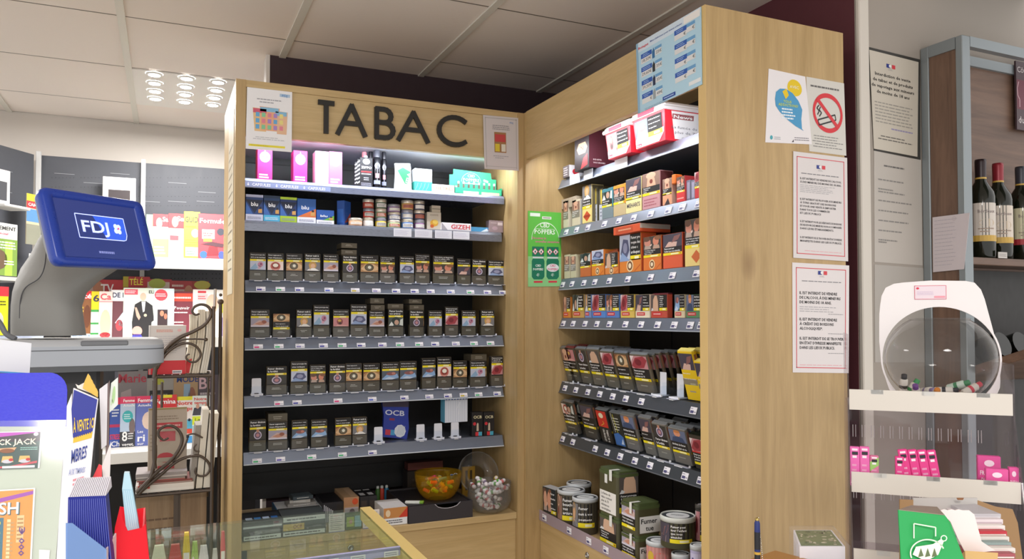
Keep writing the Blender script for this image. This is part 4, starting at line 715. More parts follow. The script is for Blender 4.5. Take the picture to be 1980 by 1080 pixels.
def tub(x0, x1, yt, lab, big):
    w, h, cy = rspan(x0, x1, yt, RS - .03, rz_[0]); d = .17 if not big else .24; o = empty('tobacco_tub', (RS - .03, cy, rz_[0]), lab, 'tub', 'red and white tobacco tubs', rot=(0, 0, R90)); hb = h * .8
    b = B(); n = 6; v = []
    t = .88
    b.add([(-w / 2 * t, .008, 0), (w / 2 * t, .008, 0), (w / 2 * t, d - .008, 0), (-w / 2 * t, d - .008, 0), (-w / 2 * .97, 0, hb), (w / 2 * .97, 0, hb), (w / 2 * .97, d, hb), (-w / 2 * .97, d, hb)], [(0, 3, 2, 1), (4, 5, 6, 7), (0, 1, 5, 4), (1, 2, 6, 5), (2, 3, 7, 6), (3, 0, 4, 7)], '#e0293a')
    a = Art(b, lambda u, v, q: (-w / 2 * .95 + u * w * .93 / 1, .008 * (1 - v) - q - .0006, v * hb))
    a.poly([(.04, .03), (.80, .03), (.97, .3), (.97, .45), (.04, .3)], '#f3e9ec'); pic(a, 'baby' if big else 'teeth', .05, .2, .42, .72, 2); a.rect(.47, .3, .93, .93, mat('#1c1819', .8), 2)
    warn_text(a, WARN['baby' if big else 'lungs'] if not big else ['Arrêtez de fumer :', 'restez en vie pour', 'vos proches'], .5, .48, .4, .42, '#ffffff', 3); strip(a, .47, .27, .46, .15, 3); a.rect(.06, .05, .24, .15, '#d83048', 4); a.txt('News', .15, .07, .055, '#ffffff', 5, 'c', .15, True)
    if big:
        s = Art(b, lambda u, v, q: (w / 2 * (.88 + .09 * v) + q + .0006, .02 + u * (d - .03), v * hb)); s.poly([(.1, .06), (.98, .06), (.98, .95), (.02, .95)], '#f6f4f8'); s.rect(.04, .7, .42, .87, '#d8283c', 2); s.txt('News', .23, .73, .1, '#ffffff', 3, 'c', .33, True); s.bars(.5, .74, .95, .8, 1, '#e8b8c4', 2)
        s.txt('La fumée du tabac contient', .04, .40, .085, '#6a6a78', 3, 'l', 1.0); s.txt('plus de 70 substances', .10, .24, .085, '#6a6a78', 3, 'l', .85); s.txt('cancérigènes', .22, .08, .085, '#6a6a78', 3, 'l', .55); s.poly([(.6, .52), (.7, .62), (.78, .55), (.9, .66), (.98, .55), (.98, .52)], '#d88898', 2)
    b.build('body', o)
    b = B(); b.box(-w / 2, -.006, hb - .004, w / 2, d + .005, h, '#f6f3f6', .008); b.box(-w / 2 - .004, -.010, hb - .002, w / 2 + .004, d + .009, hb + .010, '#f2eef2', .003); b.box(-w * .25, -.0115, hb, w * .25, -.009, h - .01, '#e8455a', .001); b.build('lid', o, 'white snap lid')
tub(1170, 1219, 238, 'smaller red tobacco tub with a white lid, top right shelf', False); tub(1223, 1286, 208, 'larger red tobacco tub with a big white side, top right shelf', True)
w, h, cy = rspan(1343, 1352, 175, RS + .0, rz_[0]); b, a = box_mesh(.06, .15, .01, '#f0ecee'); [a.poly([(0, .02 + k * .028), (.06, .034 + k * .028), (.06, .044 + k * .028), (0, .03 + k * .028)], '#d83a4a') for k in range(4)]; rput(b, 'filter_box', 'white and red striped box beside the end panel, top right shelf', 'box', 1.63, rz_[0], RS + .0)
# second shelf: cigar and cigarillo packs
def rpack(i, x0, x1, yt, k, base, lab, d=.05, lay='split', cap=None, nm='cigar_box', X=RS + .014, extra=None, cat='box', side=None, grp=None):
    w, h, cy = rspan(x0, x1, yt, X, rz_[i]); b, a = box_mesh(w, h, d, base, .0008); m = .0008
    if lay == 'split':
        a.rect(m, h * .46, w - m, h - m, DARK); pic(a, k, m, h * .62, w - 2 * m, h * .37); warn_text(a, WARN[k], w * .08, h * .46, w * .88, h * .15); strip(a, m, h * .38, w - 2 * m, h * .07)
    elif lay == 'side':
        a.rect(m, h * .3, w - m, h - m, DARK); pic(a, k, m, h * .3, w * .5, h * .69); warn_text(a, [t for s in WARN[k] for t in [s[:len(s) // 2], s[len(s) // 2:]]][:6], w * .55, h * .46, w * .42, h * .5); strip(a, w * .52, h * .31, w * .47, h * .12)
    elif lay == 'text':
        a.rect(m, h * .3, w - m, h * .92, '#8a8478'); pic(a, k, m, h * .6, w - 2 * m, h * .32); warn_text(a, WARN[k], w * .08, h * .36, w * .85, h * .22)
    if extra: extra(a, w, h)
    if side: rside(b, w / 2).rect(.002, h * .02, d - .002, h * .98, side)
    if cap: b.box(-w / 2 - .001, -.001, h - .014, w / 2 + .001, d * .6, h + .001, cap, .003); b.box(w / 2 - .005, -.0015, h * .35, w / 2 + .0015, d * .6, h, cap, .002)
    return rput(b, nm, lab, cat, cy, rz_[i], X, grp)
GC = 'cigarillo packs on the second right shelf'
rpack(1, 1089, 1099, 388, 'throat', '#d9cfb8', 'pale cigarillo pack at the far left end, second right shelf', .06, 'text', grp=GC)
rpack(1, 1106, 1121, 386, 'throat', '#d8ccb2', 'pale cigarillo pack left of the red diamond pack', .06, 'text', side='#b8b8bc', grp=GC)
w, h, cy = rspan(1084, 1112, 364, RS + .01, rz_[1] + .072); b, a = box_mesh(w, .038, .05, '#b8a995'); [a.rect(w * k / 4, 0, w * k / 4 + .0008, .038, '#8d7f6c') for k in (1, 2, 3)]; rput(b, 'cigarillo_pack', 'beige sleeve of packs lying across the two far left ones', 'pack', cy, rz_[1] + .0742, RS + .014)
def diam(a, w, h): a.rect(.001, .001, w - .001, h * .36, '#f0dc8c', 2); a.poly([(w * .5, h * .04), (w * .9, h * .18), (w * .5, h * .32), (w * .1, h * .18)], '#d0502c', 3); a.rect(w * .2, h * .15, w * .8, h * .21, '#a83420', 4)
rpack(1, 1126, 1144, 358, 'woman', '#e8d28a', 'cigarillo pack with a red diamond on yellow, second right shelf', .05, 'split', extra=diam, side='#6a6048', grp=GC)
for q_ in range(2):
    w, h, cy = rspan(1147 + 11 * q_, 1155 + 11 * q_, 362 + 2 * q_, RS + .03, rz_[1]); b, a = box_mesh(w, h, .05, '#5f5a48', .0006); a.rect(w * .4, h * .52, w * .75, h * .96, '#d9c04a'); a.rect(w * .1, .001, w * .95, h * .5, '#c9cdd6'); a.bars(w * .3, h * .1, w * .7, h * .42, 3, '#8a8ea0', 2)
    rput(b, 'cigarillo_pack', f'{["left", "right"][q_]} of two narrow olive packs right of the diamond pack', 'pack', cy, rz_[1], RS + .03, GC)
rpack(1, 1164, 1185, 364, 'heart', '#7a8a90', 'cigarillo pack with a teal plastic frame, second right shelf', .03, 'split', cap='#3f7f8c', grp=GC)
rpack(1, 1186, 1209, 357, 'faces', '#c9b48a', 'cigarillo pack with an orange plastic frame, second right shelf', .03, 'split', cap='#e0962c', grp=GC)
def meh(a, w, h): a.rect(.001, .001, w - .001, h * .40, '#e9dda0', 2); a.txt("MEHARI'S", w * .5, h * .16, h * .12, '#5a4a5c', 4, 'c', w * .84, True)
rpack(1, 1210, 1240, 344, 'hand', '#e9dda0', 'yellow cigarillo pack lettered in dark capitals, second right shelf', .05, 'split', extra=meh, side='#8a6a3c', grp=GC)
def pnk(a, w, h): a.rect(.001, .001, w - .001, h * .36, '#c9959c', 2); a.bars(w * .1, h * .06, w * .9, h * .3, 3, '#a8606c', 3, .4, 3)
rpack(1, 1242, 1276, 333, 'throat', '#b98a90', 'tall pink cigarillo pack right of the yellow one', .05, 'split', extra=pnk, side='#5a2c30', grp=GC)
def org(a, w, h): a.rect(.001, .001, w - .001, h * .42, '#e0a07c', 2); a.poly([(w * .2, .001), (w * .8, .001), (w * .6, h * .25)], '#3a3034', 3)
rpack(1, 1281, 1299, 345, 'throat', '#d8a890', 'small pack with an orange clip behind clear plastic', .04, 'split', extra=org, grp=GC)
w, h, cy = rspan(1299, 1306, 344, RS + .012, rz_[1] + .05); b, a = box_mesh(w, .03, .03, '#e0762c', .003); rput(b, 'clip', 'orange plastic clip beside the small orange pack', 'clip', cy, rz_[1] + .058, RS + .010)
b = B(); b.box(-.004, 0, 0, .004, .03, .057, 'acrylic'); rput(b, 'acrylic_stop', 'clear acrylic block holding the orange clip', 'holder', cy, rz_[1], RS + .012)
def redp(a, w, h): a.rect(.001, .001, w - .001, h * .38, '#d83a3c', 2); a.bars(w * .1, h * .08, w * .9, h * .2, 1, '#f0b0a8', 3)
rpack(1, 1308, 1324, 341, 'faces', '#c94448', 'small pack with a red lower half, second right shelf', .04, 'split', extra=redp, grp=GC)
for q_, x in enumerate((1327, 1336)):
    w, h, cy = rspan(x, x + 8, 348, RS + .02, rz_[1]); b, a = box_mesh(w, h, .06, '#7a7a8c', .0006); a.rect(w * .2, h * .1, w * .8, h * .9, '#a39fb8'); rput(b, 'cigarillo_pack', f'{["left", "right"][q_]} of two slim grey packs near the end panel, second right shelf', 'pack', cy, rz_[1], RS + .02, GC)
rpack(1, 1343, 1354, 332, 'lungs', '#c93438', 'red pack half hidden by the end panel, second right shelf', .05, 'split', grp=GC)
# third shelf: orange boxes
G3 = 'cigar boxes on the third right shelf'
for q_, x in enumerate((1091, 1103)): rpack(2, x, x + 10.5, 492, 'throat', '#cfc9a8', f'{["left", "right"][q_]} of two slim pale packs at the far end, third right shelf', .04, 'text', grp=G3)
def lo(c, em=None):
    def f(a, w, h):
        a.rect(.001, .001, w - .001, h * .34, c, 2)
        if em: a.ell(w * .5, h * .17, w * .16, w * .16, '#f3d9a8', 3, 16); a.ell(w * .5, h * .17, w * .12, w * .12, '#7c5030', 4, 16); a.ell(w * .5, h * .17, w * .07, w * .07, '#f3e2c0', 5, 12); a.poly([(w * .68, h * .02), (w * .74, h * .02), (w * .98, h * .16), (w * .98, h * .20)], '#c9642c', 3)
    return f
rpack(2, 1122, 1142, 489, 'heart', '#c9703c', 'small orange pack with a brown base, third right shelf', .04, extra=lo('#c9703c'), grp=G3)
rpack(2, 1144, 1167, 483, 'foot', '#e08a3c', 'orange pack with a bluish picture and round emblem, third right shelf', .05, extra=lo('#e58a34', 1), grp=G3)
for q_ in range(5):
    x = 1170 + 5.5 * q_ ; w, h, cy = rspan(1170, 1194, 488 - q_, RS + .014 + .020 * q_, rz_[2])
    if q_ == 0: rpack(2, 1170, 1195, 488, 'back', '#d87a3c', 'front box of the orange file, third right shelf', .018, 'side', extra=lo('#e08a44', 1), grp='orange file of five boxes')
    else: b, a = box_mesh(w, h + .004, .018, '#b05a34', .001); a.rect(.002, h * .5, w - .002, h, '#5a3a34'); rput(b, 'cigar_box', f'orange box {["", "second", "third", "fourth", "last"][q_]} in the file behind the bare back box', 'box', cy, rz_[2], RS + .014 + .020 * q_, 'orange file of five boxes')
rpack(2, 1198, 1239, 452, 'foot', '#e08434', 'largest orange cigar box with a round emblem, third right shelf', .06, 'side', extra=lo('#e08434', 1), side='#c45a34', grp=G3)
w, h, cy = rspan(1186, 1237, 436, RS - .004, 1.9); zt_ = onX(1216, 449, RS).z; b, a = box_mesh(w, .026, .12, '#dd5c34', .001); a.rect(w * .1, .004, w * .75, .022, '#c9502c'); a.bars(w * .2, .008, w * .7, .018, 1, '#e8b08c', 2); rside(b, w / 2).rect(.001, .010, .118, .025, '#cfc4b8')
zc = rz_[2] + rspan(1198, 1239, 452, RS + .014, rz_[2])[1] + .001; rput(b, 'cigar_box', 'flat red orange box lying across the largest cigar box', 'box', cy, zc, RS - .004, G3)
rpack(2, 1244, 1278, 456, 'faces', '#dd7434', 'orange cigar box showing two profiles, third right shelf', .05, extra=lo('#e07a34', 1), side='#8a3a24', grp=G3)
rpack(2, 1282, 1319, 451, 'hand', '#dd5a34', 'orange red cigar box showing a bent hand', .05, extra=lo('#e0603c'), side='#7a2a20', grp=G3)
def yel(a, w, h): a.rect(.001, .001, w - .001, h * .38, '#f0d88a', 2); a.poly([(w * .7, h * .06), (w, h * .2), (w * .7, h * .34), (w * .4, h * .2)], '#d06a34', 3)
rpack(2, 1324, 1356, 423, 'faces', '#eed28a', 'tall cream box beside the end panel, third right shelf', .05, extra=yel, grp=G3)
# fourth shelf: small tins in colours
G4 = 'cigarillo tins on the fourth right shelf'
for x0, x1, k, c, l in [(1089, 1103, 'throat', '#d98a3c', 'small orange tin at the far left end'), (1107, 1129, 'heart', '#c9a25c', 'tan tin second from the far end'), (1131, 1143, 'woman', '#7a94c9', 'narrow blue tin between the tan and bright blue ones'),
                     (1145, 1171, 'lungs', '#5a8ad0', 'bright blue tin showing a red lung'), (1172, 1197, 'faces', '#5a80c0', 'blue tin showing two profiles'), (1200, 1226, 'lungs', '#d9bc5c', 'yellow tin showing a red lung'), (1229, 1256, 'hand', '#e9dcc4', 'cream tin with white lettering'),
                     (1259, 1290, 'back', '#c0503c', 'red tin showing a bare back'), (1304, 1324, 'baby', '#d9c9a8', 'cream tin showing a patient'), (1327, 1355, 'man', '#5c8a60', 'green tin showing a bald man')]:
    def bt(a, w, h, c=c): a.rect(.001, .001, w - .001, h * .29, c, 2); a.rect(w * .1, h * .1, w * .68, h * .24, '#c9303a', 3); a.bars(w * .16, h * .13, w * .62, h * .21, 1, '#f6dcd0', 4)
    rpack(3, x0, x1, 569 if x0 > 1100 else 574, k, c, l + ', fourth right shelf', .02, 'side', extra=bt, grp=G4, nm='cigarillo_tin', cat='tin')
for q_ in range(2):
    w, h, cy = rspan(1260, 1290, 568, RS + .04 + .024 * q_, rz_[3]); b, a = box_mesh(w, h + .003, .018, '#7c3440', .001); rput(b, 'cigarillo_tin', f'maroon tin {["second", "third"][q_]} in line behind the red one', 'tin', cy - .004, rz_[3], RS + .04 + .024 * q_, G4)
# pouch shelves
def pouch(w, h, d, base, k, tops, lay=1, edge=None):
    b = B(); n = 6; pr = []
    for i in range(n + 1): t = i / n; pr.append((-w / 2 + w * t, -d * .0))
    out = [(-w / 2, d * .5), (-w / 2 + .002, 0), (w / 2 - .002, 0), (w / 2, d * .5), (w / 2 - .002, d), (-w / 2 + .002, d)]
    b.prism(out, 0, h * .955, base); b.prism([(x * .98, y * .8 + d * .1) for x, y in out], h * .955, h * .975, tops)
    v = [(-w / 2 * .97, d * .2, h * .97), (w / 2 * .97, d * .2, h * .97), (w / 2 * .96, d * 1.1, h), (-w / 2 * .96, d * 1.1, h), (-w / 2 * .97, d * .3, h * .96), (w / 2 * .97, d * .3, h * .96), (w / 2 * .96, d * 1.15, h * .99), (-w / 2 * .96, d * 1.15, h * .99)]
    b.add(v, [(0, 1, 2, 3), (7, 6, 5, 4), (0, 4, 5, 1), (1, 5, 6, 2), (2, 6, 7, 3), (3, 7, 4, 0)], tops)
    a = front(b, 0, -w / 2); m = .003
    if lay:
        a.rect(m, h * .28, w - m, h * .92, DARK if lay == 1 else base); pic(a, k, m, h * .6, w - 2 * m, h * .32); warn_text(a, WARN[k], w * .1, h * .37, w * .82, h * .21); strip(a, m, h * .29, w - 2 * m, h * .065); a.bars(w * .3, h * .14, w * .7, h * .2, 1, '#b0a898', 2)
    s = rside(b, w / 2 + .0002, d * .25); s.rect(0, h * .02, d * .5, h * .3, base, 1); s.rect(0, h * .3, d * .5, h * .36, edge or '#a08a2c', 1); s.rect(0, h * .6, d * .5, h * .9, '#8c5a44' if lay else base, 1)
    return b
LEAN = .27
PC = [(1079, 1096, 671, 'throat', '#6e6654'), (1097, 1115, 672, 'teeth', '#4c483a'), (1117, 1138, 673, 'plate', '#625c4c'), (1139, 1163, 674, 'back', '#6c6454'), (1165, 1190, 678, 'lungs', '#665e4c'), (1192, 1218, 681, 'eye', '#5c5444'), (1222, 1257, 684, 'lungs', '#6a6050')]
ORDN = ['front', 'second', 'third', 'fourth', 'fifth', 'sixth', 'seventh', 'eighth', 'ninth']
def lanes(PC, zi, shelf, nb, nm, sp=.026, X=RS + .034, tops='#8b9098'):
    for j, (x0, x1, yt, k, c) in enumerate(PC):
        p0 = onX(x0, yt, X - .02); q0 = onX(x1, yt, X - .02); w = p0.y - q0.y; h = (p0.z + q0.z) / 2 - rz_[zi]; cy = min((p0.y + q0.y) / 2, 2.628 - w / 2); h /= math.cos(LEAN)
        proto = pouch(w - .005, h, .013, c, k, mat(tops if isinstance(tops, str) else tops[j], .3, .5), 1, None)
        o = rput(proto, 'tobacco_pouch', f'front tobacco pouch of the {j + 1 and pos(j, len(PC))} lane, {nm}', 'pouch', cy, rz_[zi] + .004, X, nm, LEAN); first = o
        for q_ in range(1, nb[j]):
            dz = RN.uniform(0, .005)
            copy_of(first, (X + sp * q_, cy + RN.uniform(-.0006, .0006), rz_[zi] + .004), f'{ORDN[q_]} tobacco pouch in the {pos(j, len(PC))} lane, {nm}', nm, (LEAN + RN.uniform(-.02, .03), 0, R90 + RN.uniform(-.008, .008)), (1, 1, 1 + RN.uniform(-.02, .05)))
        tr = tray_mesh(w - .0015).build('spring_tray', shelf, rot=(0, 0, R90)); tr.location = Vector((X - .008, cy, rz_[zi])) - Vector(rc.location)
lanes(PC, 4, rsh[4], [4, 5, 3, 6, 4, 4, 9], 'upper pouch shelf', tops=['#7d8288', '#8a3a40', '#9aa0a8', '#a4aab2', '#a9b0b8', '#9aa2b0', '#a9b0b6'])
for q_, (x, l) in enumerate([(1277, 'left of two white pushers on the upper pouch shelf'), (1310, 'right of two white pushers on the upper pouch shelf')]):
    cy = onX(x, 745, RS + .03).y; b = tray_mesh(.05); b.box(-.017, .02, .002, .017, .022, .075, '#e2e4ec', .004); b.box(-.024, -.006, .001, .024, .03, .006, '#eceef6', .001); b.box(.024, 0, .001, .0255, .12, .045, 'acrylic'); o = b.build('spring_tray', rsh[4], l, rot=(0, 0, R90)); o.location = Vector((RS + .02, cy, rz_[4])) - Vector(rc.location)
YP = 'yellow pouches on the upper pouch shelf'
for j, (x0, x1, yt) in enumerate([(1318, 1349, 673), (1346, 1375, 694)]):
    X = RS + .03; p0 = onX(x0, yt, X - .02); q0 = onX(x1, yt, X - .02); w = p0.y - q0.y; cy = max((p0.y + q0.y) / 2, 1.598 + w / 2); h = p0.z - rz_[4]
    b = pouch(w - .004, h, .016, '#ecc81e', 'hand', '#f2e27a', 2, '#e8c41c'); a = front(b, 0, -w / 2); a.rect(.003, h * .3, w - .007, h * .42, '#8c8470', 3)
    f0 = rput(b, 'tobacco_pouch', ['yellow tobacco pouch at the front beside the white pushers', 'yellow tobacco pouch at the front touching the end panel'][j], 'pouch', cy, rz_[4] + .004, X, YP, LEAN)
    for q_ in range(1, 4 if j == 0 else 3): copy_of(f0, (X + .028 * q_, cy, rz_[4] + .004), f'{ORDN[q_]} yellow pouch in the {["left", "right"][j]} yellow lane', YP)
PD = [(1074, 1090, 774, 'mouth', '#5a5244'), (1092, 1112, 776, 'heart', '#50483c'), (1124, 1150, 781, 'hand', '#3e382e')]
lanes(PD, 5, rsh[5], [3, 4, 4], 'left half of the lower pouch shelf', tops=['#9a9a98', '#a0a0a0', '#4a4a4a'])
def special(x0, x1, yt, base, art, lab, nbk=2, tp='#8a8f92'):
    X = RS + .03; p0 = onX(x0, yt, X - .02); q0 = onX(x1, yt, X - .02); w = p0.y - q0.y; h = (p0.z + q0.z) / 2 - rz_[5]; cy = (p0.y + q0.y) / 2
    b = pouch(w - .002, h, .015, base, 'eye', mat(tp, .3, .4), 0); art(front(b, 0, -w / 2), w, h); o = rput(b, 'tobacco_pouch', 'front ' + lab, 'pouch', cy, rz_[5] + .004, X, 'coloured pouches on the lower pouch shelf', LEAN)
    for q_ in range(1, nbk): copy_of(o, (X + .028 * q_, cy, rz_[5] + .004), f'{ORDN[q_]} ' + lab)
def s1(a, w, h): a.rect(w * .05, h * .46, w * .9, h * .93, '#c93426'); a.ell(w * .45, h * .8, w * .2, h * .08, '#e9d9b8', 3, 10); a.line([(w * .3, h * .5), (w * .6, h * .58), (w * .5, h * .64)], .003, '#d9a83c', 3); a.txt('UN PRODUIT', w * .32, h * .40, w * .16, '#f2efe9', 3, 'l', h * .36, True, 0, -1.57); a.txt('TABAC 30 G', w * .62, h * .40, w * .16, '#f2efe9', 3, 'l', h * .36, True, 0, -1.57)
def s2(a, w, h): a.line([(w * .2, h * .95), (w * .3, h * .4)], .002, '#e9e6da', 3); a.line([(w * .35, h * .92), (w * .5, h * .4)], .003, '#c9c43c', 3); a.bars(w * .3, h * .45, w * .8, h * .85, 5, '#d9d8cc', 3, .3); a.poly([(w * .1, .004), (w * .9, .004), (w * .9, h * .3), (w * .5, h * .4), (w * .1, h * .34)], '#3a6ab0', 3); a.poly([(w * .6, .01), (w * .85, .01), (w * .8, h * .25)], '#c9d6ea', 4)
special(1155, 1177, 789, '#26221f', s1, 'black pouch with a red picture, lower pouch shelf', 3); special(1181, 1203, 795, '#25261f', s2, 'black and blue pouch with striped lettering, lower pouch shelf', 2)
PE = [(1201, 1230, 801, 'man', '#76706a'), (1238, 1262, 806, 'hand', '#6e6a62'), (1263, 1292, 818, 'plate', '#7a766c'), (1294, 1330, 828, 'man', '#766e64')]
lanes(PE, 5, rsh[5], [4, 3, 4, 5], 'right half of the lower pouch shelf', tops=['#a4a8a8', '#b4b8bc', '#b9bcbe', '#b4bac0'])
def s3(a, w, h): pic(a, 'lungs', .003, h * .5, w - .006, h * .36, 2); a.rect(.003, h * .46, w - .003, h * .5, '#d83a34', 3); a.rect(.003, h * .2, w - .003, h * .46, '#1d1b1b', 2); warn_text(a, WARN['lungs'], w * .1, h * .22, w * .8, h * .22); strip(a, .003, h * .12, w - .006, h * .07)
special(1334, 1362, 838, '#3b352c', s3, 'dark pouch with a red lung picture near the end panel', 2, '#2d3226')
# ------------------------------------------------------------------ cupboard below: wooden front, clear rail, tins
X3 = 1.305
b = B(); b.box(X3 + .005, 1.593, .05, X3 + .025, 2.633, .832, 'woodY'); Pr(b, 'drawer_front'); b = B(); b.box(X3 + .026, 1.593, .836, 1.714, 2.633, .846, 'woodY'); sh7 = Pr(b, 'shelf_board')
b = B(); b.box(X3, 1.593, .836, X3 + .002, 2.633, .873, 'rail'); b.box(X3, 1.593, .834, X3 + .026, 2.633, .836, 'rail'); Pr(b, 'price_rail', 'clear mauve price rail')
for i, px in enumerate((1053, 1101, 1139, 1172)):
    Y = onX(px, 1020, X3).y; b = price_tag(px, 0, .032, .021, '#4c4a78'); o = b.build('price_tag', rot=(0, 0, R90)); o.parent = rc; o.location = Vector((X3 - .0005, Y, .853)) - Vector(rc.location)
p = onX(1136, 1073, X3 + .005); b = B(); b.M = Matrix.Translation(p) @ Matrix.Rotation(-math.pi / 2, 4, 'Y'); b.lathe([(.011, 0), (.011, .003), (.009, .005), (.005, .005), (.005, .003), (0, .003)], mat('#b9b9bb', .25, 1), 20); Pr(b, 'lock', 'chrome cam lock')
zT = .8465; GT = 'tobacco tins in the bottom of the right cabinet'
def rtin(px0, px1, yt, z, X, c, k, lab, lidc='#cfd3d6', a0=0, text=None, art=None):
    pc = onX((px0 + px1) / 2, yt, X); wL = onX(px0, yt, X).y - onX(px1, yt, X).y; t = (pc - CAM).dot(_F); r = (px1 - px0) / 2 / FPX * t * .985; h = onX((px0 + px1) / 2, yt, X).z - z - .004
    o = empty('tobacco_tin', (X, pc.y, z), lab, 'tin', GT, rot=(0, 0, R90 + .75)); hb = h * .9
    b = B(); b.lathe([(r * .95, 0), (r * .97, .004), (r * .97, hb)], c, 36); a = cyl(b, r * .97, 0, a0)
    if art: art(a, r, hb)
    elif k:
        a.rect(-r * 1.05, hb * .22, r * 1.15, hb * .93, DARK); pic(a, k, -r * 1.05, hb * .22, r * .85, hb * .7, 2); warn_text(a, text or WARN[k], -r * .12, hb * .38, r * 1.2, hb * .5, lay=4); strip(a, -r * .18, hb * .22, r * 1.33, hb * .14, 3)
    b.build('body', o)
    b = B(); b.lathe([(r * .98, hb - .004), (r * 1.0, hb - .004), (r * 1.01, hb + .006), (r * .96, hb + .010), (r * .92, hb + .010), (r * .90, hb + .007)], mat(lidc, .35), 36, cap=False); b.lathe([(r * .90, hb + .007), (0, hb + .007)], '#3a4046', 36, cap=False); t_ = top(b, hb + .0072); t_.ell(0, 0, r * .66, r * .66, '#e8eaec', 1, 24); t_.bars(-r * .4, -r * .1, r * .4, r * .2, 2, '#5a6068', 2, .4, 4); b.build('lid', o, 'grey ring-pull lid')
    return pc.y, r, h
rtin(1095, 1144, 927, zT, 1.43, '#453f30', 'hand', 'dark round tin at the back left behind the two front tins', a0=-.3)
rtin(1077, 1132, 940, zT, 1.36, '#4c4636', 'throat', 'round tin with a warning text, second from the front left', a0=-.2, text=['Fumer', 'bouche', 'vos', 'artères'])
rtin(1106, 1157, 955, zT, 1.36, '#50493a', 'woman', 'front round tin reading Fumer nuit à vos poumons', a0=-.1, text=['Fumer', 'nuit à vos', 'poumons'])
# flat box with a picture of feet leaning at the far left
w, h, cy = .085, .115, 2.572; b, a = box_mesh(w, h, .035, '#5f5748'); a.rect(0, h * .2, w, h * .99, '#1f2a30'); pic(a, 'faces', w * .02, h * .24, w * .66, h * .72, 2); a.ell(w * .2, h * .62, w * .13, h * .26, '#dca88c', 5); a.ell(w * .48, h * .6, w * .14, h * .27, '#d99c80', 5); warn_text(a, ['Fumer', 'bouche', 'vos', 'artères'], w * .62, h * .3, w * .36, h * .62, lay=6); strip(a, w * .6, h * .2, w * .4, h * .1, 3); top(b, h, -w / 2).rect(0, 0, w, .035, '#b9bcc0')
b.build('tobacco_box', None, 'flat box showing two feet, far left of the tins', 'box', GT, loc=(1.320, 2.572, zT + .003), rot=(.04, 0, R90 + .12)); 
def sqtin(cy, X, z, w, d, h, lab, k, side=None, lidc='#4e5a34', rot=.0, text=None):
    o = empty('square_tin', (X, cy, z), lab, 'tin', GT, rot=(0, 0, R90 + rot)); hb = h - .014; b = B(); r = .012
    out = []
    for sx, sy, a0 in ((1, 0, -90), (1, 1, 0), (-1, 1, 90), (-1, 0, 180)):
        for q_ in range(5): t = math.radians(a0 + 22.5 * q_); out.append((sx * (w / 2 - r) + r * math.cos(t), (r if sy == 0 else d - r) + r * math.sin(t)))
    b.prism(out, 0, hb, '#4d4a30', True); a = front(b, 0, -w / 2); m = r * .8
    if side == 'sleeve': a.rect(m, h * .03, w - m, h * .50, '#efece6'); warn_text(a, ['La fumée du', 'tabac contient', 'plus de 70', 'substances', 'cancérigènes'], w * .16, h * .06, w * .68, h * .42, '#7c7a78', 3); a.rect(w * .34, h * .68, w * .48, h * .9, '#e6e6e2', 2)
    else: a.rect(m, h * .14, w - m, h * .93, DARK); pic(a, k, m, h * .5, w - 2 * m, h * .42, 2); warn_text(a, WARN[k], w * .16, h * .28, w * .7, h * .2); strip(a, m, h * .14, w - 2 * m, h * .1)
    s = rside(b, w / 2)
    if side == 'tue': s.rect(d * .12, h * .06, d * .98, h * .58, '#eae8e4'); s.txt('Fumer', d * .5, h * .36, h * .15, '#151515', 3, 'c', d * .66, True); s.txt('tue', d * .52, h * .13, h * .15, '#151515', 3, 'c', d * .32, True)
    elif side == 'sleeve': pic(s, 'back', d * .08, h * .52, d * .84, h * .44, 2); s.rect(d * .08, h * .1, d * .92, h * .52, DARK); warn_text(s, WARN['back'], d * .14, h * .3, d * .7, h * .2); strip(s, d * .08, h * .1, d * .84, h * .12, 2)
    b.build('body', o)
    b = B(); b.prism([(x * 1.02, (y - d / 2) * 1.02 + d / 2) for x, y in out], hb - .004, hb + .006, lidc, True); b.prism([(x * .95, (y - d / 2) * .95 + d / 2) for x, y in out], hb + .006, h, lidc, True)
    b.add([(w * .12, -.0035, hb - .02), (w * .26, -.0035, hb - .02), (w * .26, -.0035, h + .0005), (w * .12, -.0035, h + .0005), (w * .26, .03, h + .0008), (w * .12, .03, h + .0008)], [(0, 1, 2, 3), (3, 2, 4, 5)], '#e8e8e2'); b.build('lid', o, 'green tin lid with a paper seal'); return o
ya = onX(1157, 930, 1.33).y; yb = onX(1194, 930, 1.33).y; ws = ya - yb; cyA = (ya + yb) / 2; hz = onX(1156, 985, 1.33).z - zT
sqtin(cyA, 1.33, zT, ws, .085, hz, 'olive square tin at the bottom under the tall sleeved tin', 'back')
sqtin(cyA, 1.33, zT + hz + .0008, ws, .085, onX(1157, 900, 1.33).z - zT - hz - .001, 'tall olive square tin with a white printed sleeve, on top', 'back', 'sleeve')
ya = onX(1199, 960, 1.325).y; yb = onX(1231, 960, 1.325).y; ws = ya - yb; cyB = (ya + yb) / 2; hz = onX(1200, 1022, 1.325).z - zT
sqtin(cyB, 1.325, zT, ws, .09, hz, 'lower olive square tin under the one reading Fumer tue', 'bed', 'tue')
sqtin(cyB, 1.325, zT + hz + .0008, ws, .09, onX(1199, 962, 1.325).z - zT - hz - .001, 'upper olive square tin with a white label reading Fumer tue', 'bed', 'tue')
def pinkart(a, r, h): a.rect(-r * 1.2, h * .02, r * 1.3, h * .96, '#d99a94'); a.ell(-r * .5, h * .6, r * .3, h * .2, '#d8b23c', 2, 10); a.ell(r * .3, h * .55, r * .5, h * .22, '#e8706c', 2, 12)
y_, r_, h_ = rtin(1249, 1299, 1040, zT, 1.352, '#c98a84', None, 'pink tin under the dark green tin near the end panel', art=pinkart)
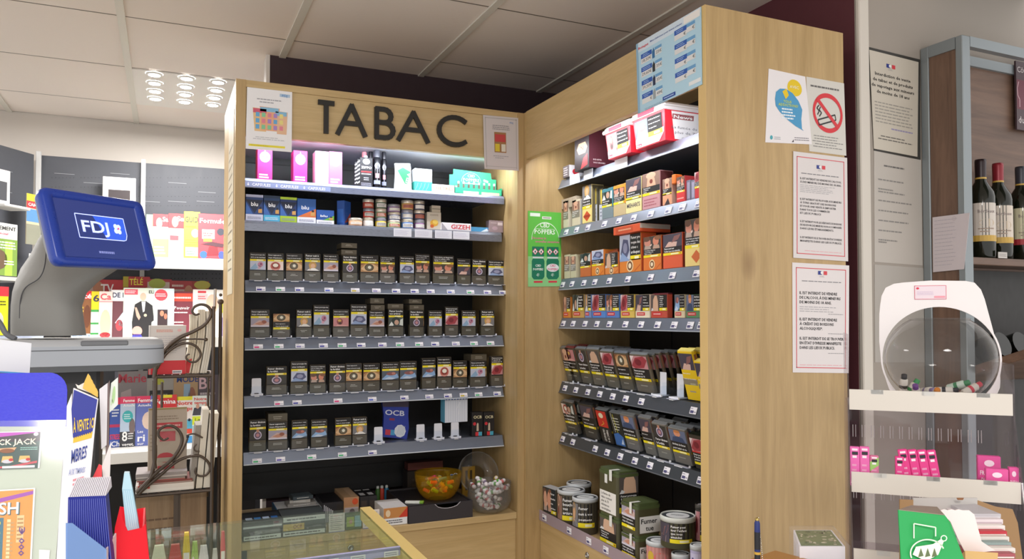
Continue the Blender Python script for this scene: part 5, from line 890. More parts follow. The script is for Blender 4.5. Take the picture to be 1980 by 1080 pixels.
y2, r2, h2 = rtin(1298, 1334, 1066, zT, 1.35, '#b9bcb4', 'foot', 'grey tin low down between the pink and mauve tins')
y3, r3, h3 = rtin(1334, 1366, 1046, zT, 1.352, '#b9b4d8', None, 'mauve tin with a white lid cut by the end panel', art=lambda a, r, h: (a.rect(-r, h * .1, r * 1.2, h * .9, '#cfcbe8'), a.line([(-r * .6, h * .8), (0, h * .4), (r * .6, h * .5)], .006, '#5a4f8a', 2)))
yt_ = onX(1310, 990, 1.36); zb_ = zT + h_ + .006
rtin(1276, 1345, 992, zb_, 1.36, '#47462e', 'hand', 'big dark green round tin balanced on the lower tins', '#d8dcd6', -.1, ["Fumer peut", "tuer l'enfant", 'que vous', 'attendez'])
rtin(1344, 1372, 968, zT + .09, 1.42, '#3b3630', 'lungs', 'dark round tin behind the big one beside the end panel', '#4a4640')
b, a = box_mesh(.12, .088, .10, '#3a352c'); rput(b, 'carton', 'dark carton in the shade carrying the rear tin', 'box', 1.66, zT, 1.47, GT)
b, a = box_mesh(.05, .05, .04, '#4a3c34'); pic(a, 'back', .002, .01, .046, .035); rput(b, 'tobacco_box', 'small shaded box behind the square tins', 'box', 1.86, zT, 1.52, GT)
# poppers poster stuck to the inner side panel
def pop(a):
    a.rect(0, 0, 1, .4, '#8fd08a', 1); a.rect(0, .12, 1, .3, '#9ad69a', 1.5); a.rect(.06, .93, .36, .975, '#eef8ec'); a.rect(.42, .9, .7, .935, '#e9f4e6'); a.bars(.45, .905, .68, .93, 1, '#8a6a70', 3)
    a.ring(.52, .62, .42, .24, .012, '#e2f8dc', 2, 28, 0, 180); a.txt('CBD', .5, .79, .06, '#f6fff2', 3, 'c', .28, True); a.rect(.2, .765, .8, .77, '#e2f8dc', 3); a.txt('POPPERS', .5, .70, .058, '#f6fff2', 3, 'c', .62, True)
    a.txt('Découvrez de', .12, .63, .03, '#e86aa0', 3, 'l', .42, True, .2); a.txt('nouvelles sensations', .22, .585, .03, '#e86aa0', 3, 'l', .72, True, .2)
    for k, x in enumerate((.3, .74)):
        a.rect(x - .18, .40, x + .18, .53, '#157a5a', 2); a.rect(x - .16, .375, x + .16, .395, '#d6dee2', 2)
        for d in (-.09, .09): a.poly([(x + d - .085, .465), (x + d, .42), (x + d + .085, .465), (x + d, .51)], '#e04a6a', 3); a.poly([(x + d - .065, .465), (x + d, .43), (x + d + .065, .465), (x + d, .50)], '#f3f3f0', 4); a.ell(x + d, .462, .02, .018, '#2c2c2c', 5, 8)
        a.poly([(x - .16, .37), (x + .16, .37), (x + .19, .34), (x + .19, .13), (x + .13, .095), (x - .13, .095), (x - .19, .13), (x - .19, .34)], '#12785a', 2)
        if k: a.ell(x, .25, .19, .055, '#e9eef0', 3, 20)
        a.txt('CBD', x, .265, .028, '#f6fff8' if not k else '#d84a7a', 5, 'c', .16, True); a.txt('POPPERS', x, .215, .03, '#f6fff8' if not k else '#d84a7a', 5, 'c', .3, True)
        for t in range(5): a.poly([(x, .13), (x + .06 * math.cos(math.radians(30 + 30 * t)) - .008, .13 + .045 * math.sin(math.radians(30 + 30 * t))), (x + .06 * math.cos(math.radians(30 + 30 * t)) + .008, .135 + .045 * math.sin(math.radians(30 + 30 * t)))], '#cfe8dc', 4)
        a.rect(x - .13, .05, x + .13, .075, '#d8384a', 3)
sheet('poster', [(1021, 407), (1085, 411), (1085, 553), (1021, 554)], .0006, '#62c048', 'green poster with two jars lettered CBD POPPERS on the inner panel', art=pop, Y=2.633)
# gas price poster hanging from the header
def gas(a):
    a.poly([(0, 0), (1, 0), (1, 1), (0, 1)], '#b4d8ea', 1); a.poly([(0, .86), (0, 1), (1, 1), (1, .93), (.6, .86)], '#d3e2ee', 2); a.rect(.0, 0, .035, 1, '#8fb6d0', 3)
    a.txt('Butagaz', .04, .9, .032, '#d8303c', 4, 'l', .17, True); a.txt("Mon s'informer pour mieux acheter", .24, .915, .022, '#2a50a0', 4, 'l', .5, True); a.rect(.76, .89, .99, .985, '#efece8', 3)
    pr = [('18,50€', '25€'), ('29,60€', '35€'), ('39,50€', '35€'), ('€', '49€')]
    for i in range(4):
        y = .70 - i * .19
        a.rect(.08, y + .045, .26, y + .11, '#2257b0', 3); a.bars(.1, y + .055, .24, y + .1, 2, '#a8c4ea', 4, .4, i, 'c'); a.rect(.08, y - .03, .26, y + .045, '#e2e2e0', 3); a.txt(pr[i][0], .25, y - .01, .04, '#3b3b40', 4, 'r'); a.rect(.31, y + .07, .42, y + .11, '#6aa2d0', 3); a.rect(.31, y - .01, .42, y + .07, '#dfe3e4', 3); a.txt(pr[i][1], .42, y + .01, .04, '#3b3b40', 4, 'r')
        a.poly([(.27, y - .03), (.31, y - .03), (.312, y + .07), (.30, y + .09), (.29, y + .12), (.28, y + .09), (.268, y + .07)], ['#2a6a9c', '#23262a', '#1c2a4c', '#9aa4a8'][i], 4)
        y = .76 - i * .19
        a.rect(.62, y + .05, .80, y + .115, '#2257b0', 3); a.bars(.64, y + .06, .78, y + .105, 2, '#a8c4ea', 4, .4, i + 9, 'c'); a.rect(.62, y - .02, .80, y + .05, '#dfe0e0', 3); a.rect(.80, y + .07, .92, y + .115, '#6aa2d0', 3); a.rect(.80, y - .0, .92, y + .07, '#dfe0e0', 3); a.txt('€', .79, y - .005, .04, '#23232a', 4, 'r'); a.txt('€', .915, y + .015, .04, '#23232a', 4, 'r')
    a.rect(.82, .05, .99, .10, '#e9ecec', 3); a.rect(.42, .02, .62, .07, '#1f4aa0', 3); a.bars(.44, .03, .6, .06, 1, '#b8d0f0', 4); a.bars(.12, -.0, .5, .03, 2, '#6a8aa8', 3, .3)
sheet('price_poster', [(1230, 86), (1355, 13), (1357, 163), (1234, 220)], .002, '#b4d8ea', 'light blue gas bottle price board hanging on the right header', art=gas, X=RF - .004, cat='price board')
# ------------------------------------------------------------------ notices on the end panel and the wall
EP = 1.5625
def flag(a, cx, y, w, h): a.rect(cx - w, y, cx - w * .15, y + h, '#2a3a8c', 3); a.ell(cx - w * .2, y + h * .55, w * .28, h * .4, '#f2f0ee', 4, 10); a.rect(cx + w * .25, y, cx + w, y + h, '#d8404c', 3); a.bars(cx - w * .8, y - h * .7, cx + w * .8, y - h * .2, 2, '#9a989c', 3, .3, 2, 'c')
def frame(a, c='#d8505c', m=.06, t=.012): a.rect(m, 1 - m * .7 - t * .6, 1 - m, 1 - m * .7, c, 2); a.rect(m, m * .7, 1 - m, m * .7 + t * .6, c, 2); a.rect(m, m * .7, m + t, 1 - m * .7, c, 2); a.rect(1 - m - t, m * .7, 1 - m, 1 - m * .7, c, 2)
def n1(a):
    a.ell(.68, .80, .19, .12, '#e8c81c', 2, 24); a.txt('AVEC', .67, .79, .04, '#f2ecc8', 4, 'c', .24, True)
    P_ = [(.18, .60), (.20, .70), (.30, .755), (.45, .765), (.62, .72), (.76, .62), (.84, .50), (.80, .36), (.80, .22), (.84, .19), (.66, .25), (.48, .33), (.30, .43), (.20, .51)]
    a.poly(P_, '#4a9ac9', 3); a.poly([(.36, .72), (.46, .77), (.52, .68), (.44, .62)], '#e8c81c', 4)
    a.txt('TOUS', .48, .57, .034, '#c8d83c', 5, 'c', .2, True); a.txt('ADDICTIONS?', .50, .52, .036, '#c8d83c', 5, 'c', .48, True); a.bars(.3, .33, .72, .50, 4, '#e9f4fa', 5, .5, 6, 'c'); a.ell(.12, .07, .03, .03, '#4aa8b4', 2, 12); a.bars(.18, .04, .32, .09, 2, '#8a98a0', 2, .3); a.bars(.62, .04, .95, .10, 2, '#5a5460', 2, .3); a.poly([(.56, .02), (.6, .02), (.6, .06)], '#3a3038', 2)
sheet('notice', [(1486.5, 132.6), (1557, 148), (1570, 279), (1480, 275)], .0012, '#ece8ea', 'white notice with a blue speech drop and yellow circle on the end panel', 'notice', n1, Y=EP)
def n2(a):
    a.bars(.1, .87, .9, .91, 1, '#6a6866', 2, .6, 3); a.ring(.53, .55, .40, .27, .062, '#d8323c', 3, 40); a.line([(.25, .73), (.80, .36)], .06, '#d8323c', 5)
    for pts in ([(.26, .44), (.28, .37), (.74, .47), (.72, .54), (.26, .44)], [(.62, .51), (.64, .445)], [(.30, .64), (.24, .60), (.30, .56), (.25, .51)], [(.34, .62), (.30, .58), (.36, .54), (.30, .49)]): a.line(pts, .02, '#2a2a2c', 4)
    a.bars(.08, .06, .95, .24, 5, '#8a8886', 2, .3, 9, 'c')
sheet('notice', [(1559, 148), (1632, 161), (1636.5, 301), (1565, 292)], .0008, '#d6d3cc', 'grey no smoking notice with a red crossed cigarette on the end panel', 'notice', n2, Y=EP + .0006)
def n3(a):
    frame(a); flag(a, .5, .86, .08, .035); a.bars(.14, .795, .86, .81, 1, '#8a888c', 2, .6)
    def blk(y, ls, h=.018, c='#4a484c'):
        for i, s in enumerate(ls): a.txt(s, .12, y - i * .033, h, c, 3, 'l', min(.76, len(s) * .0235), True)
    blk(.745, ['IL EST INTERDIT DE VENDRE DE L’ALCOOL', 'À DES MINEURS DE MOINS DE 18 ANS.']); a.bars(.12, .62, .8, .70, 5, '#a8a6aa', 2, .3, 3)
    blk(.55, ['IL EST INTERDIT DE PROPOSER AUX MINEURS', 'À TITRE GRATUIT DES BOISSONS', 'ET POUR UNE VENTE À EMPORTER', 'DANS TOUS LES COMMERCES', 'ET LIEUX PUBLICS']); blk(.34, ['IL EST INTERDIT POUR LES DÉBITANTS DE BOISSONS', 'DE RECEVOIR DES MINEURS NON ACCOMPAGNÉS', 'DANS LEURS ÉTABLISSEMENTS.']); blk(.19, ['IL EST INTERDIT DE SE TROUVER EN ÉTAT D’IVRESSE', 'MANIFESTE DANS LES LIEUX PUBLICS.']); a.bars(.2, .07, .9, .08, 1, '#e8a8b0', 2, .5)
sheet('notice', [(1534, 292), (1638, 305), (1640, 505), (1534, 498)], .0008, '#dfd9d8', 'red framed alcohol law notice, upper of two on the end panel', 'notice', n3, Y=EP - .0012)
def n4(a):
    frame(a); flag(a, .52, .90, .08, .035); a.bars(.16, .83, .88, .843, 1, '#8a888c', 2, .6)
    def blk(y, ls, ws):
        for i, (s, w) in enumerate(zip(ls, ws)): a.txt(s, .12, y - i * .042, .025, '#2e2c30', 3, 'l', w, True)
    blk(.715, ['IL EST INTERDIT DE VENDRE', "DE L'ALCOOL À DES MINEURS", 'DE MOINS DE 18 ANS.'], [.66, .72, .56]); a.bars(.12, .55, .8, .61, 3, '#a8a6aa', 2, .3, 3); a.bars(.62, .535, .9, .545, 1, '#8a888c', 2)
    blk(.475, ['IL EST INTERDIT DE VENDRE', 'À CRÉDIT DES BOISSONS', 'ALCOOLIQUES*.'], [.66, .60, .40]); a.bars(.62, .355, .9, .365, 1, '#8a888c', 2)
    blk(.30, ['IL EST INTERDIT DE SE TROUVER', "EN ÉTAT D'IVRESSE MANIFESTE", 'DANS LES LIEUX PUBLICS.'], [.78, .74, .62]); a.bars(.62, .175, .92, .185, 1, '#8a888c', 2); a.bars(.12, .065, .9, .075, 1, '#e8a8b0', 2, .5)
sheet('notice', [(1532, 507), (1642, 513), (1641, 721), (1533, 719.5)], .0008, '#e6e0e0', 'red framed alcohol law notice with bold lines, lower of two on the end panel', 'notice', n4, Y=EP)
def n5(a):
    flag(a, .42, .86, .09, .04)
    for i, (s, w) in enumerate([('Interdiction de vente', .74), ('de tabac et de produits', .84), ('de vapotage aux mineurs', .90), ('de moins de 18 ans', .70)]): a.txt(s, .46, .76 - i * .06, .032, '#3a3836', 3, 'c', w, True)
    a.bars(.06, .27, .92, .50, 7, '#a09c94', 2, .35, 4); a.bars(.4, .22, .9, .25, 1, '#9c96b8', 2, .5); a.bars(.1, .10, .88, .16, 2, '#6c6862', 2, .35, 5, 'c')
sheet('notice_backing', [(1677.5, 90), (1779, 115), (1780, 309), (1690, 291)], .002, '#3a3834', 'dark board framing the paper notice about tobacco sales on the wall', 'board', Y=1.5985)
sheet('notice', [(1681, 96), (1776, 120), (1774, 303), (1690, 287)], .0008, '#cfc8ba', 'paper notice on tobacco and vaping sales to minors on the white wall', 'notice', n5, Y=1.597)
def n6(a): a.txt('PRIX DES CAFÉS', .5, .88, .02, '#6a6866', 2, 'c', .5); [a.bars(.08, y, w, y + .018, 1, '#8f8c88', 2, .7, i) for i, (y, w) in enumerate([(.74, .75), (.655, .4), (.63, .8), (.55, .82), (.46, .74), (.37, .82), (.28, .68), (.195, .5), (.175, .26)])]
n6 = (lambda a: [a.bars(.2, .87, .76, .89, 1, '#6a6866', 2, .7, 2)] + [a.bars(.08, y, w, y + .018, 1, '#8f8c88', 2, .7, i) for i, (y, w) in enumerate([(.74, .75), (.655, .4), (.63, .8), (.55, .82), (.46, .74), (.37, .82), (.28, .68), (.195, .5), (.175, .26)])])
sheet('notice', [(1690, 291), (1781, 308), (1784, 513), (1691, 506)], .0008, '#c2bcb4', 'faint typed price list taped to the white wall under the dark framed notice', 'notice', n6, Y=1.5988)
sheet('notice', [(1691, 511), (1786, 518), (1788, 700), (1692, 700)], .0008, '#b4afa8', 'blank grey paper lowest on the white wall behind the display stand', 'notice', Y=1.5988)
# ------------------------------------------------------------------ wine rack
wr = empty('wine_rack', (2.3, 1.52, 0), 'grey metal wine cabinet with walnut side and shelves against the wall', 'cabinet')
Pw = lambda bb, n, lab=None, kind=None: P(bb, n, wr, lab)
WX, WY, WZ = 2.088, 1.463, onX(1872, 62, 2.088).z
GM = mat('#8c9498', .4, .35)
b = B()
for (x0, y0, x1, y1) in ((WX, 1.572, WX + .035, 1.598), (WX, WY, WX + .035, WY + .022)): b.box(x0, y0, 0, x1, y1, WZ, GM, .002)
b.box(WX, WY + .0225, WZ - .035, WX + .035, 1.5715, WZ, GM); b.box(WX + .035, WY, WZ - .03, 2.9, WY + .02, WZ, GM); b.box(WX + .035, 1.575, WZ - .03, 2.9, 1.598, WZ, GM); Pw(b, 'frame')
b = B(); b.box(WX + .004, WY + .0225, 0, WX + .030, 1.5715, WZ - .035, 'walnut'); Pw(b, 'side_panel')
b = B(); b.box(WX + .035, 1.585, 1.1, 2.9, 1.597, WZ - .03, 'walnutX'); Pw(b, 'back_panel', 'walnut back panel')
p1 = onY(1895, 497, WY + .01); b = B(); b.box(WX + .036, WY + .012, p1.z - .022, 2.9, 1.584, p1.z, 'walnutX', .002); Pw(b, 'shelf')
b = B(); b.M = Matrix.Translation((2.28, 1.40, 1.475)) @ Matrix.Rotation(math.radians(-20), 4, 'X'); b.box(-.155, -.12, -.012, .6, .17, .012, 'walnutX', .002); Pw(b, 'shelf', 'tilted lower walnut shelf')
b = B(); b.box(WX + .036, 1.574, 0, 2.9, 1.584, p1.z - .03, '#1a1816'); Pw(b, 'back_panel', 'dark lower back')
p = onY(1960, 185, 1.56); b = B(); q = onY(1990, 185, 1.56); zt, zb = onY(1966, 118, 1.57).z, onY(1966, 250, 1.57).z; x0 = onY(1963, 118, 1.57).x
b.box(x0, 1.568, zb, x0 + .22, 1.574, zt, '#4c3a40'); a = front(b, 1.568, x0, zb); H_ = zt - zb; a.txt('Côtes', .006, H_ * .84, .018, '#d8d0d0', 2); a.rect(.002, H_ * .30, .2, H_ * .73, '#6a2c3c', 1); a.line([(.012, H_ * .7), (.004, H_ * .6), (.006, H_ * .5), (.016, H_ * .44), (.016, H_ * .33)], .004, '#b8949c', 2); a.txt('du Rhône', .008, H_ * .1, .022, '#d8d0d0', 2)
b.build('wine_sign', None, 'dark red wine sign with a glass drawing at the top of the rack', 'sign')
def bottle(px0, px1, Y, z, lab, cap, labc, capy=None, hh=.30, band=None):
    xa, xb = onY(px0, 430, Y).x, onY(px1, 430, Y).x; r = .0375; o = empty('wine_bottle', ((xa + xb) / 2, Y, z), lab, 'bottle', 'wine bottles on the upper rack shelf')
    k = hh / .30; b = B(); pr = [(r * .9, 0), (r, .005), (r, .185 * k), (r * .93, .200 * k), (r * .7, .216 * k), (.0165, .232 * k), (.0145, .245 * k), (.0145, .262 * k)]; b.lathe(pr, mat('#14180f', .08), 28); a = cyl(b, r, 0, -.55)
    a.rect(-r * 1.1, .055 * k, r * 1.1, .165 * k, labc); a.rect(-r * 1.1, .050 * k, r * 1.1, .068 * k, band or '#c9a44c', 2); a.txt('Bordeaux', 0, .135 * k, .010, '#7a6a6c', 3, 'c', r * 1.3); a.ell(0, .105 * k, r * .6, .012, '#c9b8a0', 2, 14); a.bars(-r * .7, .075 * k, r * .7, .092 * k, 2, '#a08c7c', 3, .4, 3, 'c'); b.build('body', o)
    b = B(); b.lathe([(.0152, .240 * k), (.0152, .262 * k), (.0158, .292 * k), (.0150, .30 * k), (0, .30 * k)], mat(cap, .3, .2), 18, cap=False); b.lathe([(.0156, .240 * k), (.0156, .245 * k)], '#c9a44c', 18, cap=False); b.build('capsule', o)
zs = p1.z + .001
bottle(1910, 1952, 1.535, zs, 'wine bottle with a red capsule and cream label, middle of the rack shelf', '#8c2430', '#d6cabc')
bottle(1885, 1910, 1.52, zs, 'wine bottle half hidden by the rack frame at the left', '#2a1c20', '#d2c9bf')
bottle(1958, 1992, 1.54, zs, 'wine bottle with a pale yellow label at the right picture edge', '#3a3c44', '#cfc9a8', band='#a82c34')
b = B(); b.box(-.02, 0, 0, .02, .002, .018, '#c4bfba'); a = front(b, 0, -.02); a.bars(.004, .004, .036, .014, 2, '#9a9692', 1); p = onY(1941, 488, WY + .006); b.build('price_card', None, 'small white price card on the edge of the wine shelf', 'card', loc=(p.x, WY + .009, p1.z + .0005))
for i, px in enumerate((1925, 1962)):
    p = onY(px, 585, 1.50); o = empty('wine_bottle', (p.x, 1.50, 1.515), f'dark bottle lying on the lower rack shelf, {["left", "right"][i]} of two', 'bottle', 'bottles lying on the lower rack shelf', rot=(math.radians(70), 0, 0)); b = B(); b.lathe([(.036, -.05), (.0375, -.04), (.0375, .02)], mat('#10130f', .12), 20); a = cyl(b, .0375, 0); a.rect(-.02, -.03, .03, .015, '#5c6664'); b.build('body', o)
def n7(a): a.bars(.06, .08, .75, .96, 13, '#b4aeb8', 2, .12, 11); a.ring(.6, .93, .05, .04, .01, '#c4b8bc', 2, 14)
sheet('handwritten_note', [(1803, 420), (1875, 411), (1864, 520), (1804, 526)], .0006, '#cfc6ca', 'handwritten white note taped to the walnut side of the wine rack', 'note', n7, X=WX - .002)

# ------------------------------------------------------------------ clear display stand on the right counter
CZ = 1.05
b = B(); b.box(.75, .40, CZ - .03, 1.45, 1.22, CZ, wood('counter_top_right', '#8f6f4e', '#7c5e40', 'X'), .003); b.box(.78, .45, 0, 1.42, 1.2, CZ - .03, '#6d5640'); ctr = b.build('sales_counter', None, 'brown wooden sales counter carrying the clear display stand', 'counter')
AZ = math.atan2(-.714, .70)
st = empty('display_stand', (1.226, .932, CZ), 'terraced clear acrylic counter stand with white front strips and a globe', 'display stand', rot=(0, 0, AZ))
ex, ey = Vector((math.cos(AZ), math.sin(AZ), 0)), Vector((-math.sin(AZ), math.cos(AZ), 0)); SO = Vector((1.226, .932, CZ))
def sl(px, py, ly):   # pixel -> stand space on the plane local y = ly
    n = ey; d = ray(px, py); P0 = SO + ey * ly; t = (P0 - CAM).dot(n) / d.dot(n); w_ = CAM + d * t - SO; return Vector((w_.dot(ex), w_.dot(ey), w_.z))
rows = [(0, 752, 791, 1642, 1958), (-.045, 911, 950, 1645, 1973), (-.09, 1059, 1100, 1646, 1990)]
W0 = sl(1642, 752, 0).x; W1 = sl(1958, 760, 0).x; SR = []
for k, (ly, yt, yb, xa, xb) in enumerate(rows):
    pt, pb_ = sl(xa, yt, ly), sl(xa, yb, ly); zt, zb = pt.z, pb_.z; SR.append((ly, zt, zb))
    b = B(); b.box(W0, ly, zb, W1, ly + .003, zt, '#d6d0c6'); [b.box(W0 + (W1 - W0) * f - .010, ly - .002, zt - .007, W0 + (W1 - W0) * f + .010, ly + .0, zt + .001, 'acrylic') for f in (.18, .5, .83)]; b.build('front_strip', st, 'white front strip')
    b = B(); b.box(W0, ly + .003, zb + .004, W1, ly + .16, zb + .007, 'smoky'); b.build('tray_floor', st, 'clear tray floor')
b = B(); zt0 = SR[0][1]
for x in (W0 - .003, W1 + .0005):
    b.box(x, .0, 0, x + .0025, .16, zt0 + .10 if x < 0 else zt0 + .05, 'smoky')
    b.prismX([(-.10, 0), (.0, 0), (.0, SR[0][2]), (-.045, SR[1][1]), (-.09, SR[2][1])], x, x + .0025, 'smoky')
b.build('side_panel', st, 'clear smoky side panels')
b = B(); b.box(W0, .158, 0, W1, .161, SR[0][2] + .005, 'smoky')
for kk in range(2):
    zc = SR[kk + 1][1] + .045
    for i in range(14): x = W0 + .012 + i * (W1 - W0 - .02) / 14; b.box(x, .1565, zc - .012, x + .0012, .158, zc + .012, '#dcd8da'); b.box(x + .005, .1565, zc - .012, x + .0062, .158, zc + .012, '#cfcacc')
b.build('back_panel', st, 'clear back panel with slot cuts')
# backboard with a round opening and the globe sitting in it
gc = sl(1817, 693, .085); Rg = .093; zt0 = SR[0][2] + .007
TLb, TRb, BRb, BLb = sl(1703, 542, .085), sl(1890, 542, .085), sl(1931, 757, .085), sl(1722, 757, .085)
b = B(); out = []; n = 64; xs0, xs1 = sl(1703, 600, .085).x, sl(1900, 600, .085).x
OUTP = [sl(x, y, .085) for x, y in [(1800, 542), (1731, 547), (1712, 556), (1703, 575), (1700, 610), (1700, 660), (1704, 700), (1715, 740), (1722, 760), (1932, 760), (1934, 735), (1932, 700), (1927, 665), (1915, 620), (1902, 572), (1893, 552), (1879, 543)]]
def bpt(t):   # board outline in the direction t from the globe's centre
    dx, dz = math.cos(t), math.sin(t); best = .1
    for p, q in zip(OUTP, OUTP[1:] + OUTP[:1]):
        ax, az, ex_, ez = p.x - gc.x, p.z - gc.z, q.x - p.x, q.z - p.z; D = dx * ez - dz * ex_
        if abs(D) < 1e-9: continue
        u = (ax * ez - az * ex_) / D; w_ = (ax * dz - az * dx) / D
        if u > 0 and -1e-6 <= w_ <= 1 + 1e-6: best = u
    best = max(best, Rg * 1.03 + .003); return gc.x + best * dx, gc.z + best * dz
v = []; f = []
for i in range(n):
    t = 2 * math.pi * i / n; x, z = bpt(t); hx, hz = gc.x + Rg * 1.03 * math.cos(t), gc.z + Rg * 1.03 * math.sin(t)
    if z < zt0: z = zt0
    hz = max(hz, zt0); v += [(x, .083, z), (hx, .083, hz), (x, .087, z), (hx, .087, hz)]
for i in range(n): j = (i + 1) % n; f += [(4 * i, 4 * i + 1, 4 * j + 1, 4 * j), (4 * i + 2, 4 * j + 2, 4 * j + 3, 4 * i + 3), (4 * i, 4 * j, 4 * j + 2, 4 * i + 2), (4 * i + 1, 4 * i + 3, 4 * j + 3, 4 * j + 1)]
b.add(v, f, '#e9e4e4'); b.build('backboard', st, 'white rounded backboard')
pl = sl(1768, 552, .082); ph = sl(1830, 578, .082); b = B(); b.box(pl.x, .0815, ph.z, ph.x, .0825, pl.z, '#e4d4dc'); a = front(b, .0815, pl.x, ph.z); w, h = ph.x - pl.x, pl.z - ph.z
for r_ in ((0, 0, w, .0008), (0, h - .0008, w, h), (0, 0, .0008, h), (w - .0008, 0, w, h)): a.rect(*r_, '#d8506c', 1)
a.ell(w * .1, h * .8, w * .05, h * .08, '#d8304c', 2, 10); a.bars(w * .08, h * .3, w * .6, h * .6, 3, '#c9b4d0', 2, .3); a.rect(w * .62, h * .1, w * .96, h * .24, '#e89aa8', 2); b.build('sticker', st, 'pink framed sticker')
gl = empty('globe_jar', SO + ex * gc.x + ey * .085 + Vector((0, 0, zt0 + .001)), 'clear plastic globe holding small tubes, set into the white backboard', 'jar'); Rz = gc.z - zt0
b = B(); pr = [(Rg * math.sin(t), Rz - Rz * math.cos(t)) for t in [math.radians(d) for d in range(12, 149, 8)]]; pr = [(0, .0015), (Rg * .2, .0015)] + pr; b.M = Matrix.Translation((0, 0, Rz)) @ Matrix.Rotation(math.radians(0), 4, 'X') @ Matrix.Translation((0, 0, -Rz)); b.lathe(pr, 'globe', 48, cap=False); R2 = pr[-1]; b.lathe([(R2[0], R2[1]), (R2[0] + .002, R2[1] + .002), (R2[0] - .002, R2[1] + .003)], 'globe', 48, cap=False); b.build('globe', gl)
r = random.Random(5)
TB = [(-.066, .0, .030, (.3, 0, .2), '#ece8e0', '#2a2c30'), (-.05, .01, .022, (.5, .3, 1.2), '#e9e4dc', '#3c9a5c'), (-.045, -.02, .016, (.4, -.5, .6), '#e4dfd8', '#7a4a9a'), (-.02, .02, .018, (1.4, .2, .4), '#efebe4', '#9a8cb8'), (-.01, -.02, .014, (.8, .6, -.5), '#ece4d4', '#e08c34'),
      (.012, .015, .02, (1.5, 0, 1.4), '#efece6', '#2c3038'), (.03, -.02, .014, (1.5, 0, 1.3), '#f0ece2', '#24262c'), (.035, .02, .03, (1.2, .3, 1.0), '#cfe4d8', '#3c8c5c'), (.055, -.0, .026, (1.1, .1, 2.0), '#e9e4dc', '#d84a5c'), (-.03, -.035, .008, (1.5, 0, .9), '#c9c4d8', '#6a3c8c'), (.0, .045, .010, (1.5, 0, 2.2), '#eae4dc', '#e86a4c'), (.02, -.045, .009, (1.5, .0, .2), '#dfe0dc', '#3a6a9c')]
for k, (x, y, z, rt, c, c2) in enumerate(TB):
    b = B(); b.lathe([(.0062, -.019), (.0072, -.017), (.0072, .010), (.005, .012)], c, 12); b.lathe([(.0052, .012), (.0052, .020), (.0035, .021)], c2, 12); b.lathe([(.0074, -.006), (.0074, .0)], c2, 12, cap=False)
    P0 = Vector((x * .92, y * .9, max(z, .011))); b.build('flavour_tube', None, f'white tube with a {["black", "green", "purple", "violet", "orange", "dark", "black", "leaf green", "rosy", "plum", "coral", "blue"][k]} cap lying in the clear globe', 'tube', 'small tubes in the globe', loc=SO + ex * (gc.x + P0.x) + ey * (.085 + P0.y) + Vector((0, 0, zt0 + P0.z + .004)), rot=(rt[0], rt[1], rt[2] + AZ))
# pink packets on the middle tray
ly, zt1, zb1 = SR[1]; zf = zb1 + .0075
def pk(xa, xb, yt, ly_, lab, c, tilt=0, green=False):
    A, Bq = sl(xa, yt, ly_), sl(xb, yt, ly_); w = Bq.x - A.x; h = A.z - zf; b, a = box_mesh(w, h, .010, c); a.rect(w * .2, h * .80, w * .82, h * .88, '#2a2a30', 2); a.rect(w * .25, h * .72, w * .7, h * .78, '#f4e8f0', 2); a.bars(w * .2, h * .1, w * .8, h * .6, 4, '#f0a8cc', 2, .4, int(xa)); a.rect(w * .2, h * .91, w * .8, h * .96, '#f6e4ee', 2)
    if green: a.poly([(0, h * .5), (w, h * .7), (w, h * .95), (0, h * .8)], '#9ac86a', 1); a.poly([(0, 0), (w, .0), (w, h * .3), (0, h * .4)], '#c9b4a0', 1)
    c_ = (A + Bq) / 2; b.build('vape_packet', None, lab, 'packet', 'packets on the middle tray of the stand', loc=SO + ex * c_.x + ey * ly_ + Vector((0, 0, zf)), rot=(0, tilt, AZ))
pk(1643.5, 1662, 863, -.03, 'pink packet at the far left of the stand tray', '#e86ab4'); pk(1662.5, 1681, 863, -.03, 'pink packet second from left on the stand tray', '#e66ab0'); pk(1682, 1699, 880, -.028, 'green and pink patterned packet beside the two pink ones', '#d87aa0', 0, True)
pk(1731, 1748, 882, -.03, 'short pink packet left of the four leaning ones', '#e0408c')
for k in range(4): pk(1749 + 18.6 * k, 1767 + 18.6 * k, 868 + k * .5, -.026 + .001 * k, f'{pos(k, 4)} of four leaning pink packets, middle of the tray', '#e4408e', -.16)
for k, (xa, xb, yt, yb, ly_, l) in enumerate([(1890, 1935, 880, 903, .03, 'pink flat packet leaning at the back right of the tray'), (1906, 1950, 905, 924, -.03, 'pink flat packet with white lettering at the front right of the tray'), (1951, 1970, 903, 922, -.02, 'pink packet at the right end of the tray')]):
    A, Bq = sl(xa, yt, ly_), sl(xb, yt, ly_); w = Bq.x - A.x; h = A.z - zf; b, a = box_mesh(w, h, .012, '#e0559c'); a.ell(w * .5, h * .78, w * .22, h * .1, '#f4dcea'); a.txt('FRUIT DU', w * .5, h * .42, h * .13, '#f6e6f0', 2, 'c', w * .8, True); a.txt('DRAGON', w * .5, h * .2, h * .13, '#f6e6f0', 2, 'c', w * .7, True); c_ = (A + Bq) / 2; b.build('vape_packet', None, l, 'packet', 'packets on the middle tray of the stand', loc=SO + ex * c_.x + ey * ly_ + Vector((0, 0, zf)), rot=(0, 0, AZ))
